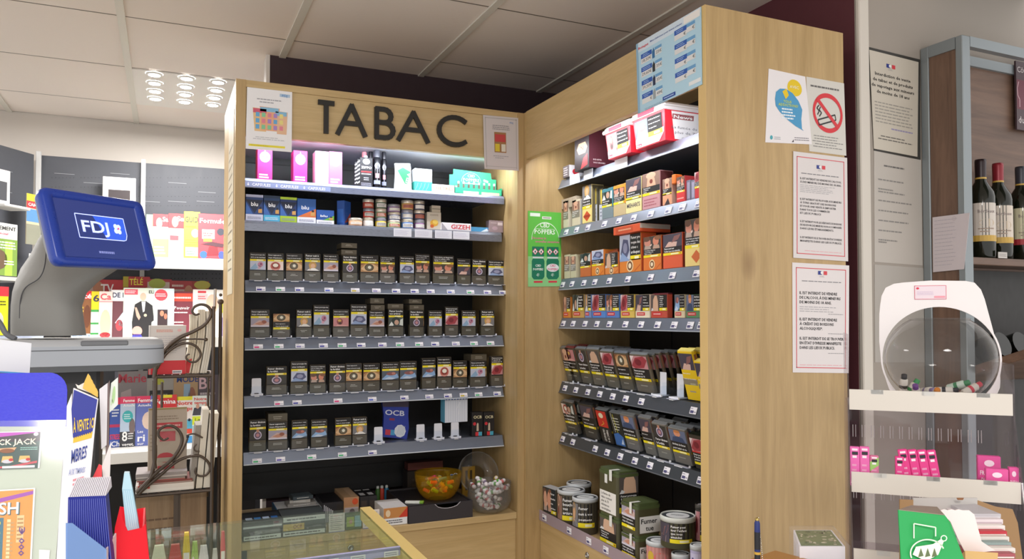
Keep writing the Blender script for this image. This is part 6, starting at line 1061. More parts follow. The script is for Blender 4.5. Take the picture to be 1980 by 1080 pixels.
# opened green box, cardboard box of flyers
cb = empty('cardboard_box', (1.12, .72, CZ), 'open brown cardboard box of flyers behind the green packaging', 'box')
def vq(bb, pts, t, c, th=.002): bb.slab([at(x, y, tt) for (x, y), tt in zip(pts, t)], th, c)
b = B(); vq(b, [(1740, 965), (1766, 966), (1766, 1120), (1740, 1120)], [1.13] * 4, '#9c7a54'); vq(b, [(1766, 962), (1890, 962), (1890, 1120), (1766, 1120)], [1.145, 1.16, 1.16, 1.145], '#b8b4b0'); vq(b, [(1889, 966), (1926, 979), (1958, 984), (1968, 1010), (1984, 1130), (1889, 1130)], [1.16] * 6, '#9a7850')
o = b.build('box_wall'); o.data.transform(Matrix.Translation(-Vector(cb.location))); o.parent = cb
b = B(); A = quad_art(b, at(1766, 962, 1.143), at(1890, 962, 1.158), at(1890, 1120, 1.158), at(1766, 1120, 1.143)); A.txt('BURALISTE', .5, .80, .06, '#5a5654', 3, 'l', .62, True, 0, -.12); b.slab([at(1850, 962, 1.1435), at(1864, 962, 1.1435), at(1862, 966, 1.1435), at(1852, 966, 1.1435)], .001, '#8a5a34'); o = b.build('box_print'); o.data.transform(Matrix.Translation(-Vector(cb.location))); o.parent = cb
for k, (y, c, c2) in enumerate([(993, '#b8b4b8', '#cfcccf'), (1004, '#d8ccd0', '#b8a4ac'), (1016, '#e4dcd8', '#c9c0bc'), (1027, '#b8303c', '#e0d8d4'), (1038, '#d6cfc8', '#a8a09a'), (1049, '#8a9a98', '#c04048'), (1060, '#dcd4ce', '#b8b0a8'), (1071, '#a05058', '#d8d0ca')]):
    x1 = 1936 + (k * 4 if k < 6 else 28); b = B(); P0 = at(1880, y + 9, 1.10 - .012 * k); P1 = at(x1, y + 11, 1.10 - .012 * k); w = (P1 - P0).length; u = (P1 - P0).normalized(); ang = math.atan2(u.y, u.x); b.box(0, 0, 0, w, .10, .0068, c, .0006); front(b, 0).rect(.002, .001, w - .002, .003, c2)
    b.build('flyer_bundle', None, f'{ORDN[k]} bundle of flyers from the back inside the cardboard box', 'flyers', 'flyer bundles in the cardboard box', loc=P0, rot=(0, 0, ang))
gb = empty('green_box', (1.0, .62, CZ), 'torn open green carton with a white drawing, in front of the stand', 'box')
t0 = .98
b = B(); G = [(1737, 985), (1826, 994), (1838, 1010), (1866, 1085), (1868, 1110), (1744, 1110)]; vq(b, G, [t0, t0 + .005, t0, t0 - .015, t0 - .02, t0 - .03], '#1f9c50', .0015); o = b.build('box_front', None, 'green front panel'); o.data.transform(Matrix.Translation(-Vector(gb.location))); o.parent = gb
b = B(); A = quad_art(b, at(1737, 985, t0), at(1868, 985, t0), at(1868, 1110, t0 - .03), at(1737, 1110, t0 - .03), .0012); A.line([(.22, .55), (.22, .78), (.54, .72), (.54, .58)], .018, '#d8e8d0', 3); A.ring(.42, .32, .26, .22, .02, '#d8e8d0', 3, 30, 20, 200); A.poly([(.2, .3), (.25, .42), (.5, .46), (.62, .54), (.66, .5), (.58, .3), (.4, .2)], '#e4ecd8', 3); A.ring(.66, .55, .05, .05, .015, '#e4ecd8', 4, 14)
for kx in range(3): A.poly([(.28 + kx * .1, .26), (.32 + kx * .1, .4), (.36 + kx * .1, .28)], '#5a6a44', 5)
o = b.build('box_print', None, 'white drawing on the green panel'); o.data.transform(Matrix.Translation(-Vector(gb.location))); o.parent = gb
b = B(); fl = [(1809, 984)] + [(1812 + 7 * k, 984 + (k % 2) * 2) for k in range(8)] + [(1874, 986), (1884, 994), (1898, 1046), (1925, 1064), (1868, 1070), (1852, 1040), (1838, 1008), (1826, 996)]
vq(b, fl, [1.02] * len(fl), '#e9ddda', .0015); o = b.build('torn_flap', None, 'white torn flap'); o.data.transform(Matrix.Translation(-Vector(gb.location))); o.parent = gb
b = B(); vq(b, [(1866, 1064), (1930, 1068), (1926, 1110), (1868, 1110)], [.99, 1.0, .98, .96], '#c9a468', .06); o = b.build('box_side', None, 'tan side of the carton'); o.data.transform(Matrix.Translation(-Vector(gb.location))); o.parent = gb
b = B(); vq(b, [(1738, 984), (1762, 976), (1812, 979), (1826, 994)], [t0, 1.03, 1.03, t0 + .004], '#8a7a6c', .001); o = b.build('top_flap', None, 'brown top flap of the carton'); o.data.transform(Matrix.Translation(-Vector(gb.location))); o.parent = gb
# wrapped bundle of cards, brown box, chained pen
cs = empty('card_bundle', (.93, .82, CZ), 'plastic wrapped stack of printed cards in front of the end panel', 'card stack')
zc_ = onZ(1580, 1040, 1.22).z
b = B(); T = [onZ(1534, 1024, 1.205), onZ(1608, 1024, 1.205), onZ(1634, 1056, 1.205), onZ(1546, 1056, 1.205)]
T = [Vector(p) for p in T]; H_ = .15; v = T + [p - Vector((0, 0, H_)) for p in T]; b.add([p - Vector(cs.location) for p in v], [(0, 1, 2, 3), (7, 6, 5, 4), (0, 4, 5, 1), (1, 5, 6, 2), (2, 6, 7, 3), (3, 7, 4, 0)], '#eceaf2')
A = plane(b, T[3] - Vector(cs.location), T[2] - T[3], T[0] - T[3]); n_ = (T[2] - T[3]).cross(T[0] - T[3])
L1 = [p - Vector(cs.location) for p in T]
A.fn = lambda u, v_, h: L1[3].lerp(L1[2], u).lerp(L1[0].lerp(L1[1], u), v_) + Vector((0, 0, h))
A.rect(.04, .04, .96, .97, '#6f7f52', 1); rr = random.Random(3)
for k in range(40): x, y = rr.random() * .8 + .1, rr.random() * .8 + .1; A.ell(x, y, .02 + .05 * rr.random(), .02 + .04 * rr.random(), rr.choice(['#b8b49a', '#8c9468', '#d8d0b8', '#54643c', '#a8a488']), 2 + k % 3, 7)
b.build('cards', cs)
b = B(); c0 = sum(L1, Vector()) / 4
L2 = [c0 + (p - c0) * 1.18 + Vector((0, 0, .004)) for p in L1]; L3 = [p - Vector((0, 0, H_ - .002)) for p in L2]; b.add([c0 + (p - c0) * 1.02 + Vector((0, 0, .008)) for p in L1] + L2[:], [(0, 1, 2, 3), (0, 4, 5, 1), (1, 5, 6, 2), (2, 6, 7, 3), (3, 7, 4, 0)], 'film', False); b.add([p - Vector((0, 0, 0)) for p in L2] + L3, [(0, 4, 5, 1), (1, 5, 6, 2), (2, 6, 7, 3), (3, 7, 4, 0)], 'film'); b.build('wrapping', cs, 'clear plastic wrapping')
b = B(); p = onZ(1490, 1075, 1.19); b.box(.0, -.12, 0, .075, .03, .135, '#a8783c', .001); b.build('carton', None, 'brown carton beside the wrapped card bundle at the lower edge', 'box', loc=(p.x - .022, p.y - .012, CZ + .0005), rot=(0, 0, .25))
pn = at(1464, 1001, 1.25); pen = empty('chained_pen', (pn.x, pn.y, CZ), 'black and blue pen standing upright on a beaded chain', 'pen'); hz = pn.z - CZ
b = B(); b.lathe([(.0045, .012), (.0048, hz - .060), (.0045, hz - .058)], '#16181c', 14); b.lathe([(.0052, hz - .058), (.0052, hz - .054)], '#c9a03c', 14); b.build('barrel', pen)
b = B(); b.lathe([(.0047, hz - .054), (.0047, hz - .022), (.0045, hz - .008), (.003, hz - .004)], '#1e2c6c', 14); b.lathe([(.0048, hz - .05), (.0048, hz - .022)], '#1a1c22', 14); b.build('cap', pen, 'dark blue cap'); b = B(); b.lathe([(.003, hz - .004), (.0034, hz - .001), (.001, hz + .001)], mat('#b8a05c', .2, 1), 12); b.build('tip', pen)
b = B(); b.lathe([(.022, 0), (.022, .004), (.010, .012), (.006, .014)], '#17181a', 20); b.build('holder', pen)
b = B(); d = onY(1476, 1085, pn.y) - onY(1464, 1001, pn.y)
for k in range(42): t = k / 41; b.ball((.003 + t * d.x * 1.2, 0, hz - t * .13), .0011, mat('#d8d8d4', .2, .9), 6)
b.build('bead_chain', pen)
# ------------------------------------------------------------------ magazine wall at the back left
gd = empty('magazine_gondola', (-.45, 4.4, 0), 'dark perforated magazine gondola with white shelves and posts at the back', 'shelving')
Pg = lambda bb, n, lab=None: P(bb, n, gd, lab)
BK = mat('#4b4d54', .55); GY = 4.50; ztop = onY(240, 312, GY).z
b = B(); xL = onY(73, 500, GY).x; b.box(xL, GY, 0, .5, GY + .03, ztop, BK)
rr = random.Random(1)
for px0 in range(100, 430, 56):
    for y in range(335, 480, 18):
        if rr.random() < .5: p = onY(px0 + 6 * rr.random(), y, GY); b.box(p.x, GY - .001, p.z, p.x + .09, GY, p.z + .0025, '#8b8d92')
        for k in range(7): p = onY(px0 + 7 * k, y + 9, GY); b.box(p.x, GY - .001, p.z, p.x + .003, GY, p.z + .003, '#26272b')
for px0 in range(330, 430, 40):
    for y in range(512, 540, 9):
        for k in range(5): p = onY(px0 + 7 * k, y, GY); b.box(p.x, GY - .001, p.z, p.x + .005, GY, p.z + .005, '#1e1f22')
Pg(b, 'back_panel')
for px in (73, 276): p = onY(px, 400, GY - .01); b = B(); b.box(p.x - .010, GY - .03, 0, p.x + .012, GY, ztop + .015, '#c9c9c8', .002); Pg(b, 'post')
def gshelf(yf, Yf, lip): p = onY(350, yf, Yf); b = B(); b.box(xL, Yf, p.z - .02, .45, GY, p.z, '#eceae4'); b.box(xL, Yf - .004, p.z - lip, .45, Yf, p.z + .002, '#efede6', .002); Pg(b, 'shelf'); return p.z
Z1 = gshelf(499, 4.22, .055); Z2 = gshelf(652, 4.12, .05); Z3 = gshelf(868, 4.05, .05)
def mag(x0, x1, yt, Y, z, cfg, lab, lean=.18, par=None, gap=0):
    p = onY(x0, yt, Y); q = onY(x1, yt, Y); w = q.x - p.x; h = (p.z - z) / math.cos(lean) + .01
    b, a = box_mesh(w, h, .004, cfg.get('bg', '#f2f0ee')); r = random.Random(int(x0 * 7 + yt))
    for (k, *v) in cfg.get('art', []):
        if k == 'r': a.rect(v[0] * w, v[1] * h, v[2] * w, v[3] * h, v[4], v[5] if len(v) > 5 else 2)
        if k == 'e': a.ell(v[0] * w, v[1] * h, v[2] * w, v[3] * h, v[4], v[5] if len(v) > 5 else 3, 14)
        if k == 'p': a.poly([(x * w, y * h) for x, y in v[0]], v[1], v[2] if len(v) > 2 else 3)
        if k == 't': a.txt(v[0], v[1] * w, v[2] * h, v[3] * h, v[4], 6, 'l', v[5] * w if len(v) > 5 else None, True)
        if k == 'b': a.bars(v[0] * w, v[1] * h, v[2] * w, v[3] * h, v[4], v[5], 5, .45, r.randint(0, 99))
    o = b.build('magazine', None, lab, 'magazine', loc=((p.x + q.x) / 2, Y - h * math.sin(lean), z + .001), rot=(-lean, 0, 0)); return o
rowA = 'magazines on the upper gondola shelf'; rowB = 'front magazines on the second gondola shelf'
A_ = [(283, 303, 418, dict(bg='#d9efc9', art=[('r', 0, .5, 1, 1, '#8fc98a')]), 'pale green magazine half hidden behind the blue monitor'),
 (296, 326, 417, dict(bg='#dfe9e0', art=[('r', 0, .72, 1, 1, '#d8343c'), ('t', 'Sa', .62, .84, .1, '#ffffff', .36), ('e', .4, .8, .2, .12, '#e8b49c'), ('r', 0, 0, 1, .45, '#a9d06a'), ('b', .1, .1, .9, .3, 3, '#ffffff')]), 'green magazine with a red head band, leftmost visible on the upper shelf'),
 (326, 358, 416, dict(bg='#a8a49a', art=[('r', 0, .68, 1, 1, '#d82c34'), ('t', 'Sa', .5, .84, .1, '#ffffff', .45), ('e', .4, .82, .2, .12, '#e0a890'), ('r', .1, .42, .6, .52, '#e04850', 4), ('e', .4, .55, .22, .1, '#e6dccf'), ('e', .7, .24, .4, .16, '#d0a48c')]), 'grey magazine with a red head band beside the yellow guide'),
 (356, 387, 412, dict(bg='#f0e834', art=[('t', 'GUIDE', .06, .78, .11, '#2a2a26', 1.0), ('b', .08, .66, .8, .72, 1, '#b8a81c'), ('e', .7, .55, .25, .09, '#d8b49a'), ('b', .1, .3, .9, .45, 3, '#8c9c3c'), ('r', .1, .08, .95, .26, '#dfeef0', 4), ('b', .15, .1, .9, .2, 2, '#5a9a5c')]), 'bright yellow guide magazine on the upper shelf'),
 (383, 436, 416, dict(bg='#d83a44', art=[('t', 'Formule', .06, .80, .1, '#f6f2f0', .92), ('r', .15, .46, .6, .66, '#f4f2ec'), ('b', .18, .5, .55, .6, 2, '#c03038'), ('r', .2, .4, .5, .47, '#f0d83c', 4), ('p', [(.1, .34), (.9, .28), (.95, .36), (.5, .4)], '#4a2430', 5), ('p', [(.3, .1), (.75, .12), (.7, .3), (.4, .3)], '#7a1c28', 5), ('e', .2, .12, .14, .08, '#2c5a9c'), ('e', .85, .12, .12, .09, '#3a4a8c'), ('e', .82, .62, .14, .08, '#2a2c3c')]), 'red racing car magazine, rightmost on the upper shelf')]
for k, (x0, x1, yt, cf, l) in enumerate(A_): o = mag(x0, x1, yt, 4.40 - .004 * k, Z1, cf, l); o['group'] = rowA
# back row on shelf two: television weeklies
C_ = [(160, 196, 556, dict(bg='#c9b0a4', art=[('e', .5, .72, .3, .14, '#d8a48c'), ('r', 0, 0, 1, .5, '#4a4a54')]), 'magazine showing a bald man, leftmost of the back row'), (190, 240, 544, dict(bg='#c03038', art=[('t', 'TV', .1, .76, .16, '#f2ecea', .5), ('r', .1, .6, .8, .7, '#d8862c'), ('e', .0, .85, .2, .12, '#b87a5c')]), 'red television magazine in the back row of the second shelf'),
 (238, 290, 538, dict(bg='#b8a82c', art=[('r', .2, .82, 1, 1, '#b8303a'), ('t', 'TÉLÉ', .24, .86, .1, '#f0e04a', .5), ('r', .02, .74, .85, .82, '#8c2c30', 4), ('b', .05, .76, .8, .81, 1, '#f0e8e4'), ('b', .2, .66, .8, .7, 1, '#5a5020')]), 'olive and red television magazine with yellow title'),
 (285, 332, 543, dict(bg='#c9b8ac', art=[('e', .4, .92, .35, .09, '#a8b44a'), ('t', 'Loisirs', .04, .72, .12, '#b84048', .9), ('r', 0, .95, 1, 1, '#b04048')]), 'beige leisure magazine in the back row'), (328, 374, 546, dict(bg='#a83c40', art=[('b', .1, .7, .7, .95, 3, '#d8c4bc'), ('e', .8, .8, .18, .12, '#b88468')]), 'dark red magazine with pale headlines in the back row'),
 (372, 404, 547, dict(bg='#9a3c34', art=[('e', .6, .93, .5, .08, '#b0a84a'), ('b', .1, .6, .9, .75, 2, '#d8c8bc')]), 'red magazine with an olive corner in the back row')]
for k, (x0, x1, yt, cf, l) in enumerate(C_): o = mag(x0, x1, yt, 4.44 - .002 * k, Z2, cf, l, .05); o['group'] = 'television weeklies behind the second row'
B_ = [(140, 178, 566, dict(bg='#8c5a34', art=[('r', 0, .82, 1, 1, '#d83038'), ('t', 'anté', .1, .84, .1, '#ffffff', .9), ('b', .05, .3, .6, .75, 6, '#f0c84c'), ('r', 0, 0, 1, .08, '#eef2fa'), ('t', 'ANTI-FATIGUE', .05, .02, .04, '#4a8ad0', .9), ('e', .78, .45, .18, .25, '#6a3c24')]), 'brown health magazine behind the terminal arm'),
 (177, 196, 567, dict(bg='#e8d41c', art=[('t', '6', .2, .78, .14, '#3a3450', .6), ('r', 0, 0, 1, .6, '#eef2e8'), ('r', 0, .55, 1, .6, '#3c9a4c', 4), ('r', 0, .28, 1, .32, '#3c9a4c', 4), ('r', 0, .06, 1, .1, '#3c9a4c', 4)]), 'narrow yellow magazine with a large 6'), (192, 218, 567, dict(bg='#f2d6cc', art=[('t', 'Ca', .1, .82, .13, '#d8505c', .8), ('r', 0, .76, 1, .79, '#e89a9c'), ('e', .5, .3, .4, .3, '#eec0a4'), ('e', .5, .05, .4, .06, '#c8404c')]), 'pink magazine beside the one with the large 6'),
 (215, 243, 564, dict(bg='#f2f2f4', art=[('t', 'DE L', .1, .84, .1, '#3c4260', .9), ('r', .1, 0, 1, .76, '#6a3c44'), ('p', [(.3, .3), (.9, .55), (.9, .2)], '#c9d8e4'), ('e', .6, .25, .25, .12, '#b84850')]), 'white magazine with a dark picture and blue title letters'),
 (239, 300, 560, dict(bg='#e6eee0', art=[('r', .03, .86, .45, .97, '#e85a6c'), ('b', .06, .88, .42, .95, 2, '#fbeef0'), ('t', 'ELLE', .8, .89, .06, '#3a3c3a', .3), ('e', .62, .82, .10, .08, '#e6bfa8', 4), ('p', [(.30, .0), (.28, .3), (.36, .66), (.55, .73), (.72, .73), (.92, .64), (.98, .34), (.9, .30), (.88, .0)], '#2b292c', 3), ('p', [(.57, .72), (.70, .72), (.67, .52), (.62, .5)], '#f6f4f2', 4), ('p', [(.36, .6), (.42, .6), (.55, .4), (.5, .34), (.42, .42)], '#d9ac98', 5), ('e', .7, .44, .05, .03, '#d9c9a8', 5), ('e', .45, .12, .16, .1, '#e8a89c', 5), ('p', [(.28, .0), (.34, .06), (.56, .06), (.62, 0)], '#4a48b0', 5)]), 'white magazine with a man in a dark uniform jacket'),
 (298, 337, 561, dict(bg='#dff0f4', art=[('e', .35, .86, .32, .12, '#e0505c'), ('b', .1, .82, .6, .9, 2, '#f8e8ea'), ('r', .18, .22, .68, .56, '#3c2c30'), ('e', .4, .48, .1, .06, '#d88a6c', 5), ('e', .58, .42, .08, .06, '#c87a60', 5), ('b', .05, .1, .9, .14, 1, '#6a8ac0')]), 'pale blue magazine with a round red title'),
 (333, 375, 567, dict(bg='#7a3440', art=[('r', .02, .78, .98, .96, '#e0503c'), ('b', .06, .82, .9, .9, 1, '#f6eee8'), ('t', 'Pouvoir', .1, .6, .07, '#f2ecea', .7), ('b', .1, .5, .9, .56, 1, '#f0e8e6'), ('b', .1, .15, .6, .35, 3, '#d8c8c8')]), 'dark red cover magazine beside the round red title'),
 (373, 436, 563, dict(bg='#f4efe9', art=[('r', .15, .92, .4, .97, '#e05058'), ('r', .14, .74, .45, .90, '#ecc8c8'), ('b', .16, .78, .42, .87, 2, '#d86068'), ('e', .6, .7, .2, .2, '#e4bca4'), ('r', .86, .5, 1, .72, '#e4e43c', 4), ('r', .84, .0, 1, .4, '#8a7ab4', 4)]), 'white magazine at the right end of the second shelf')]
for k, (x0, x1, yt, cf, l) in enumerate(B_): o = mag(x0, x1, yt, 4.30 - .004 * (k % 3) - .0005 * k, Z2, cf, l, .14); o['group'] = rowB
# row above the lowest visible shelf, standing behind, and the front row
D_ = [(222, 285, 722, dict(bg='#9c9494', art=[('t', 'Marie', .12, .84, .12, '#c84858', .85), ('p', [(.1, 0), (.2, .7), (.5, .75), (.6, 0)], '#c4b4b4'), ('r', 0, .5, .1, 1, '#7a7a88')]), 'greyish magazine with a pink title, leftmost of the third back row'), (284, 340, 735, dict(bg='#b4b0a8', art=[('r', .1, .56, .9, .8, '#3c3c3c'), ('b', .15, .6, .85, .76, 2, '#a0a890'), ('e', .4, .94, .2, .05, '#c9cc4c')]), 'grey magazine with a dark headline block in the third back row'),
 (336, 385, 728, dict(bg='#c9a880', art=[('t', 'MODE', .12, .88, .09, '#2c4a90', .85), ('r', .1, 0, .4, .6, '#a8683c'), ('p', [(.35, 0), (.4, .85), (.65, .85), (.65, 0)], '#a8c8e0'), ('e', .72, .6, .16, .2, '#a8705c')]), 'tan fashion magazine lettered MODE'), (383, 425, 729, dict(bg='#6a6068', art=[('t', 'Bi', .05, .78, .18, '#e8c4cc', .5), ('b', .1, .66, .9, .74, 1, '#d8ccd0'), ('b', .1, .2, .8, .4, 3, '#8c848c')]), 'dark magazine with tall pink letters')]
for k, (x0, x1, yt, cf, l) in enumerate(D_): o = mag(x0, x1, yt, 4.42 - .002 * k, Z3, cf, l, .05); o['group'] = 'magazines behind the third row'
E_ = [(213, 233, 773, dict(bg='#3a56a8', art=[('r', 0, .86, 1, 1, '#d82c50'), ('b', .2, .6, .9, .78, 3, '#e8eef8'), ('r', 0, .4, 1, .46, '#b8305c'), ('t', 'STRESS', .05, .16, .1, '#e03848', 1.0), ('t', 'Ch', .2, .02, .1, '#f2f2f8', .8)]), 'blue and red magazine partly behind the grey papers'),
 (233, 262, 771, dict(bg='#b9cbe0', art=[('r', 0, .86, 1, 1, '#e23a64'), ('t', 'Femme', .2, .89, .06, '#ffffff', .75), ('t', 'Actuelle', .2, .80, .05, '#ffffff', .75), ('e', .5, .6, .36, .12, '#3cb0b4'), ('b', .25, .54, .75, .66, 3, '#d8f0f0'), ('r', .0, .0, 1, .3, '#3c3c40'), ('t', '8', .15, .12, .18, '#f6f6f4', .35), ('b', .55, .14, .95, .28, 3, '#f0f0ee'), ('t', 'veget.', .15, .02, .06, '#f6f6f4', .8), ('e', .8, .4, .2, .16, '#7a6a68')]), 'women’s magazine with a turquoise disc on its cover'),
 (262, 298, 770, dict(bg='#6a78c0', art=[('r', 0, .86, .8, 1, '#e23a64'), ('t', 'Femme', .14, .88, .07, '#ffffff', .8), ('t', 'Actuelle', .14, .79, .05, '#ffffff', .7), ('e', .72, .5, .35, .18, '#e6cdbc'), ('t', 'Les', .14, .26, .05, '#f6f6fa', .3), ('t', 'ri', .14, .09, .14, '#f6f6fa', .4), ('t', 'sur', .14, .02, .05, '#f6f6fa', .35)]), 'women’s magazine with a violet blue cover'),
 (296, 342, 768, dict(bg='#d83a3c', art=[('r', .3, .94, .8, 1, '#e4d83c'), ('t', 'Femina', .1, .82, .09, '#ffffff', .85), ('r', 0, 0, 1, .7, '#d0b8a8')]), 'red magazine behind the rack’s menu booklet'), (338, 374, 771, dict(bg='#f0e6e0', art=[('r', 0, .92, 1, 1, '#e8e03c'), ('t', 'Notre', .04, .82, .08, '#e04c44', .95), ('t', 'temps', .04, .70, .08, '#e04c44', .95), ('r', .5, .3, 1, .5, '#5ab0d0'), ('r', .5, .2, 1, .3, '#e0503c', 4), ('r', .5, .0, 1, .15, '#4a9ad8')]), 'white magazine with red Notre temps title, left of two'),
 (372, 406, 769, dict(bg='#e6ece6', art=[('t', 'Notre', .1, .90, .06, '#e05850', .7), ('t', 'temps', .1, .82, .06, '#e05850', .7), ('p', [(.0, .58), (.1, .74), (.5, .76), (.55, .58)], '#4a4a54'), ('e', .3, .77, .1, .05, '#d8a890', 5), ('e', .8, .77, .1, .05, '#d8a890', 5), ('p', [(.6, .58), (.65, .74), (1, .76), (1, .58)], '#4c5058'), ('r', .0, .38, 1, .56, '#dce83c'), ('t', 'La Bo', .15, .45, .07, '#7a8a3c', .8), ('b', .1, .39, .9, .43, 1, '#4a5428'), ('r', 0, 0, 1, .36, '#a8ccd0')]), 'white magazine showing two people, right Notre temps copy')]
for k, (x0, x1, yt, cf, l) in enumerate(E_): o = mag(x0, x1, yt, 4.27 - .006 * (k % 2) - .0005 * k, Z3, cf, l, .14); o['group'] = 'front magazines on the third gondola shelf'
# dark lower part of the gondola with parcels
b = B(); b.box(xL, 4.3, .08, .45, 4.34, Z3 - .07, '#1d1d1f'); Pg(b, 'lower_panel', 'dark lower panel')
# angled wall section at the far left
dv = Vector((math.sin(math.radians(30.8)), math.cos(math.radians(30.8)), 0)); c0 = Vector((xL - .004, GY - .01, 0)); nv = Vector((dv.y, -dv.x, 0)); ang = math.atan2(dv.y, dv.x)
ga = empty('magazine_gondola', c0 - dv * .625, 'angled dark perforated gondola wing at the far left', 'shelving', rot=(0, 0, ang))
b = B(); b.box(-.9, .004, 0, .6, .03, ztop - .005, BK)
for k in range(26): b.box(-.4 + rr.random() * .9, .003, 1.75 + rr.random() * .62, -.4 + rr.random() * .9 + .0, .004, 1.76, '#8b8d92') if False else None
for k in range(18): x = -.5 + .11 * (k % 9); z = 2.28 - .10 * (k // 9) + .01 * (k % 3); b.box(x, .003, z, x + .08, .004, z + .0025, '#8b8d92')
b.build('back_panel', ga)
b = B(); b.box(-.9, -.20, 1.765, .40, .004, 1.782, '#cfcdc6'); b.build('shelf', ga); b = B(); b.box(-.9, -.22, 1.498, .40, .004, 1.516, '#b9c4dc'); b.build('shelf', ga)
def on_wing(px, py, off):   # point on the wing plane, pulled off by a distance
    P0 = c0 + nv * off; d = ray(px, py); return CAM + d * ((P0 - CAM).dot(nv) / d.dot(nv))
def wing(x0, x1, yt, yb, off, cfg, lab, nm='magazine', cat='magazine', lean=.12):
    p, q = on_wing(x0, yt, off), on_wing(x1, yt, off); m_ = on_wing((x0 + x1) / 2, yb, off); w = (q - p).length; h = (p.z + q.z) / 2 - m_.z; b, a = box_mesh(w, h, .004, cfg.get('bg', '#f2f0ee'))
    for (k, *v) in cfg['art']:
        if k == 'r': a.rect(v[0] * w, v[1] * h, v[2] * w, v[3] * h, v[4], v[5] if len(v) > 5 else 2)
        if k == 'e': a.ell(v[0] * w, v[1] * h, v[2] * w, v[3] * h, v[4], 3, 14)
        if k == 't': a.txt(v[0], v[1] * w, v[2] * h, v[3] * h, v[4], 6, 'l', v[5] * w, True)
        if k == 'b': a.bars(v[0] * w, v[1] * h, v[2] * w, v[3] * h, v[4], v[5], 5)
    base_ = (p + q) / 2; base_.z = m_.z; b.build(nm, None, lab, cat, loc=base_, rot=(0, 0, ang))
wing(-30, 34, 430, 532, .16, dict(bg='#e9ece6', art=[('t', 'ÉVÉNEMENT', .05, .87, .07, '#3c3a3c', .9), ('t', 'Spécial', .3, .78, .04, '#e04c6c', .4), ('r', 0, 0, 1, .70, '#7a9a44'), ('b', .05, .5, .95, .66, 3, '#e4f0dc'), ('e', .4, .3, .3, .2, '#6a5440'), ('r', .62, .0, .85, .66, '#a4cc4c', 3), ('b', .6, .2, .9, .3, 2, '#f0f6ea')]), 'green and white magazine on the angled wing beside the terminal')
wing(52, 80, 376, 473, .10, dict(bg='#c8b898', art=[('r', 0, .72, 1, .86, '#c83c40'), ('t', 'CAMPING', .08, .76, .06, '#f6ecea', 1.2), ('r', 0, .86, 1, 1, '#c9c83c'), ('r', 0, .45, 1, .70, '#5a8ac0'), ('r', 0, 0, 1, .4, '#8a8a7a')]), 'magazine with a red lettered band behind the blue monitor')
wing(-30, 17, 553, 648, .18, dict(bg='#e6e61c', art=[('r', 0, .80, 1, 1, '#d8303c'), ('b', .3, .6, .9, .72, 2, '#5a5a1c'), ('e', .5, .3, .3, .2, '#c9c8c0')]), 'yellow magazine with a red top at the left picture edge')
for k, (x0, x1, yt, yb, l) in enumerate([(-25, 20, 331, 398, 'white sign holder with a dark window at the left picture edge')]):
    p, q = on_wing(x0, yt, .12), on_wing(x1, yt, .12); m_ = on_wing(x1, yb, .12); w = (q - p).length; h = q.z - m_.z; o = empty('sign_holder', Vector(((p.x + q.x) / 2, (p.y + q.y) / 2, m_.z)), l, 'holder', rot=(0, 0, ang))
    b, a = box_mesh(w, h, .012, '#d6d4d2', .002); a.rect(w * .1, h * .12, w * .86, h * .66, '#43444a'); b.build('plate', o); b = B(); b.box(-w / 2, -.09, -.022, w / 2 + .02, .012, -.008, '#c9c8c6', .004); b.build('ledge', o)
p, q = onY(199, 341, 4.44), onY(263, 345, 4.44); m_ = onY(230, 392, 4.44); w = q.x - p.x; h = p.z - m_.z; o = empty('sign_holder', ((p.x + q.x) / 2, 4.43, m_.z), 'white sign holder with a dark window above the blue monitor', 'holder')
b, a = box_mesh(w, h, .012, '#e2e0de', .002); a.rect(w * .17, -.0, w * .83, h * .5, '#3c3436'); b.build('plate', o); b = B(); b.box(-w / 2, .012, h * .2, w / 2, .069, h * .3, '#b8b6b4'); b.build('bracket', o)

# ------------------------------------------------------------------ wrought iron rack with books
IR = mat('#5b514b', .35, .6); YI = 2.86
ir = empty('iron_rack', (.05, 2.95, 0), 'wrought iron shelf rack with scrolled sides left of the tobacco cabinet', 'rack')
Pi = lambda bb, n, lab=None: P(bb, n, ir, lab)
def w3(pts, Y, z=None): return [onY(x, y, Y) for x, y in pts]
def smooth(P_, n=6):
    out = []
    for i in range(len(P_) - 1):
        p0, p1, p2, p3 = P_[max(i - 1, 0)], P_[i], P_[i + 1], P_[min(i + 2, len(P_) - 1)]
        for k in range(n): t = k / n; out.append(.5 * ((2 * p1) + (p2 - p0) * t + (2 * p0 - 5 * p1 + 4 * p2 - p3) * t * t + (3 * p1 - p0 - 3 * p2 + p3) * t ** 3))
    return out + [P_[-1]]
xr = onY(411, 800, YI).x; xr2 = onY(426, 800, YI + .05).x; xl = onY(300, 800, YI).x
for x, Y, z0, z1_, n in ((xr, YI, 0, onY(411, 592, YI).z, 'post'), (xr2, YI + .10, 0, onY(428, 580, YI + .1).z, 'post'), (xl, YI, onY(300, 905, YI).z, onY(300, 727, YI).z, 'post'), (onY(313, 760, YI + .16).x, YI + .16, .95, onY(313, 738, YI + .16).z, 'post'), (onY(402, 800, YI + .16).x, YI + .16, .95, onY(402, 727, YI + .16).z, 'post')):
    b = B(); b.tube([(x, Y, z0), (x, Y, z1_)], .0062 if Y < 2.98 else .0045, IR, 10); Pi(b, n)
b = B(); p = onY(424, 580, YI + .06); b.ball((xr2, YI + .1, p.z - .005), .011, IR); b.ball((xr2, YI + .1, p.z + .020), .006, IR); b.tube([(xr2 - .022, YI + .06, p.z - .03), (xr2 - .02, YI + .07, p.z + .04)], .005, mat('#b0a8a4', .3, .7), 8); Pi(b, 'finial')
def scroll(pts, r=.006, Y=YI, n='scroll', tp=None): b = B(); b.tube(smooth(w3(pts, Y)), r, IR, 8, tp); Pi(b, n)
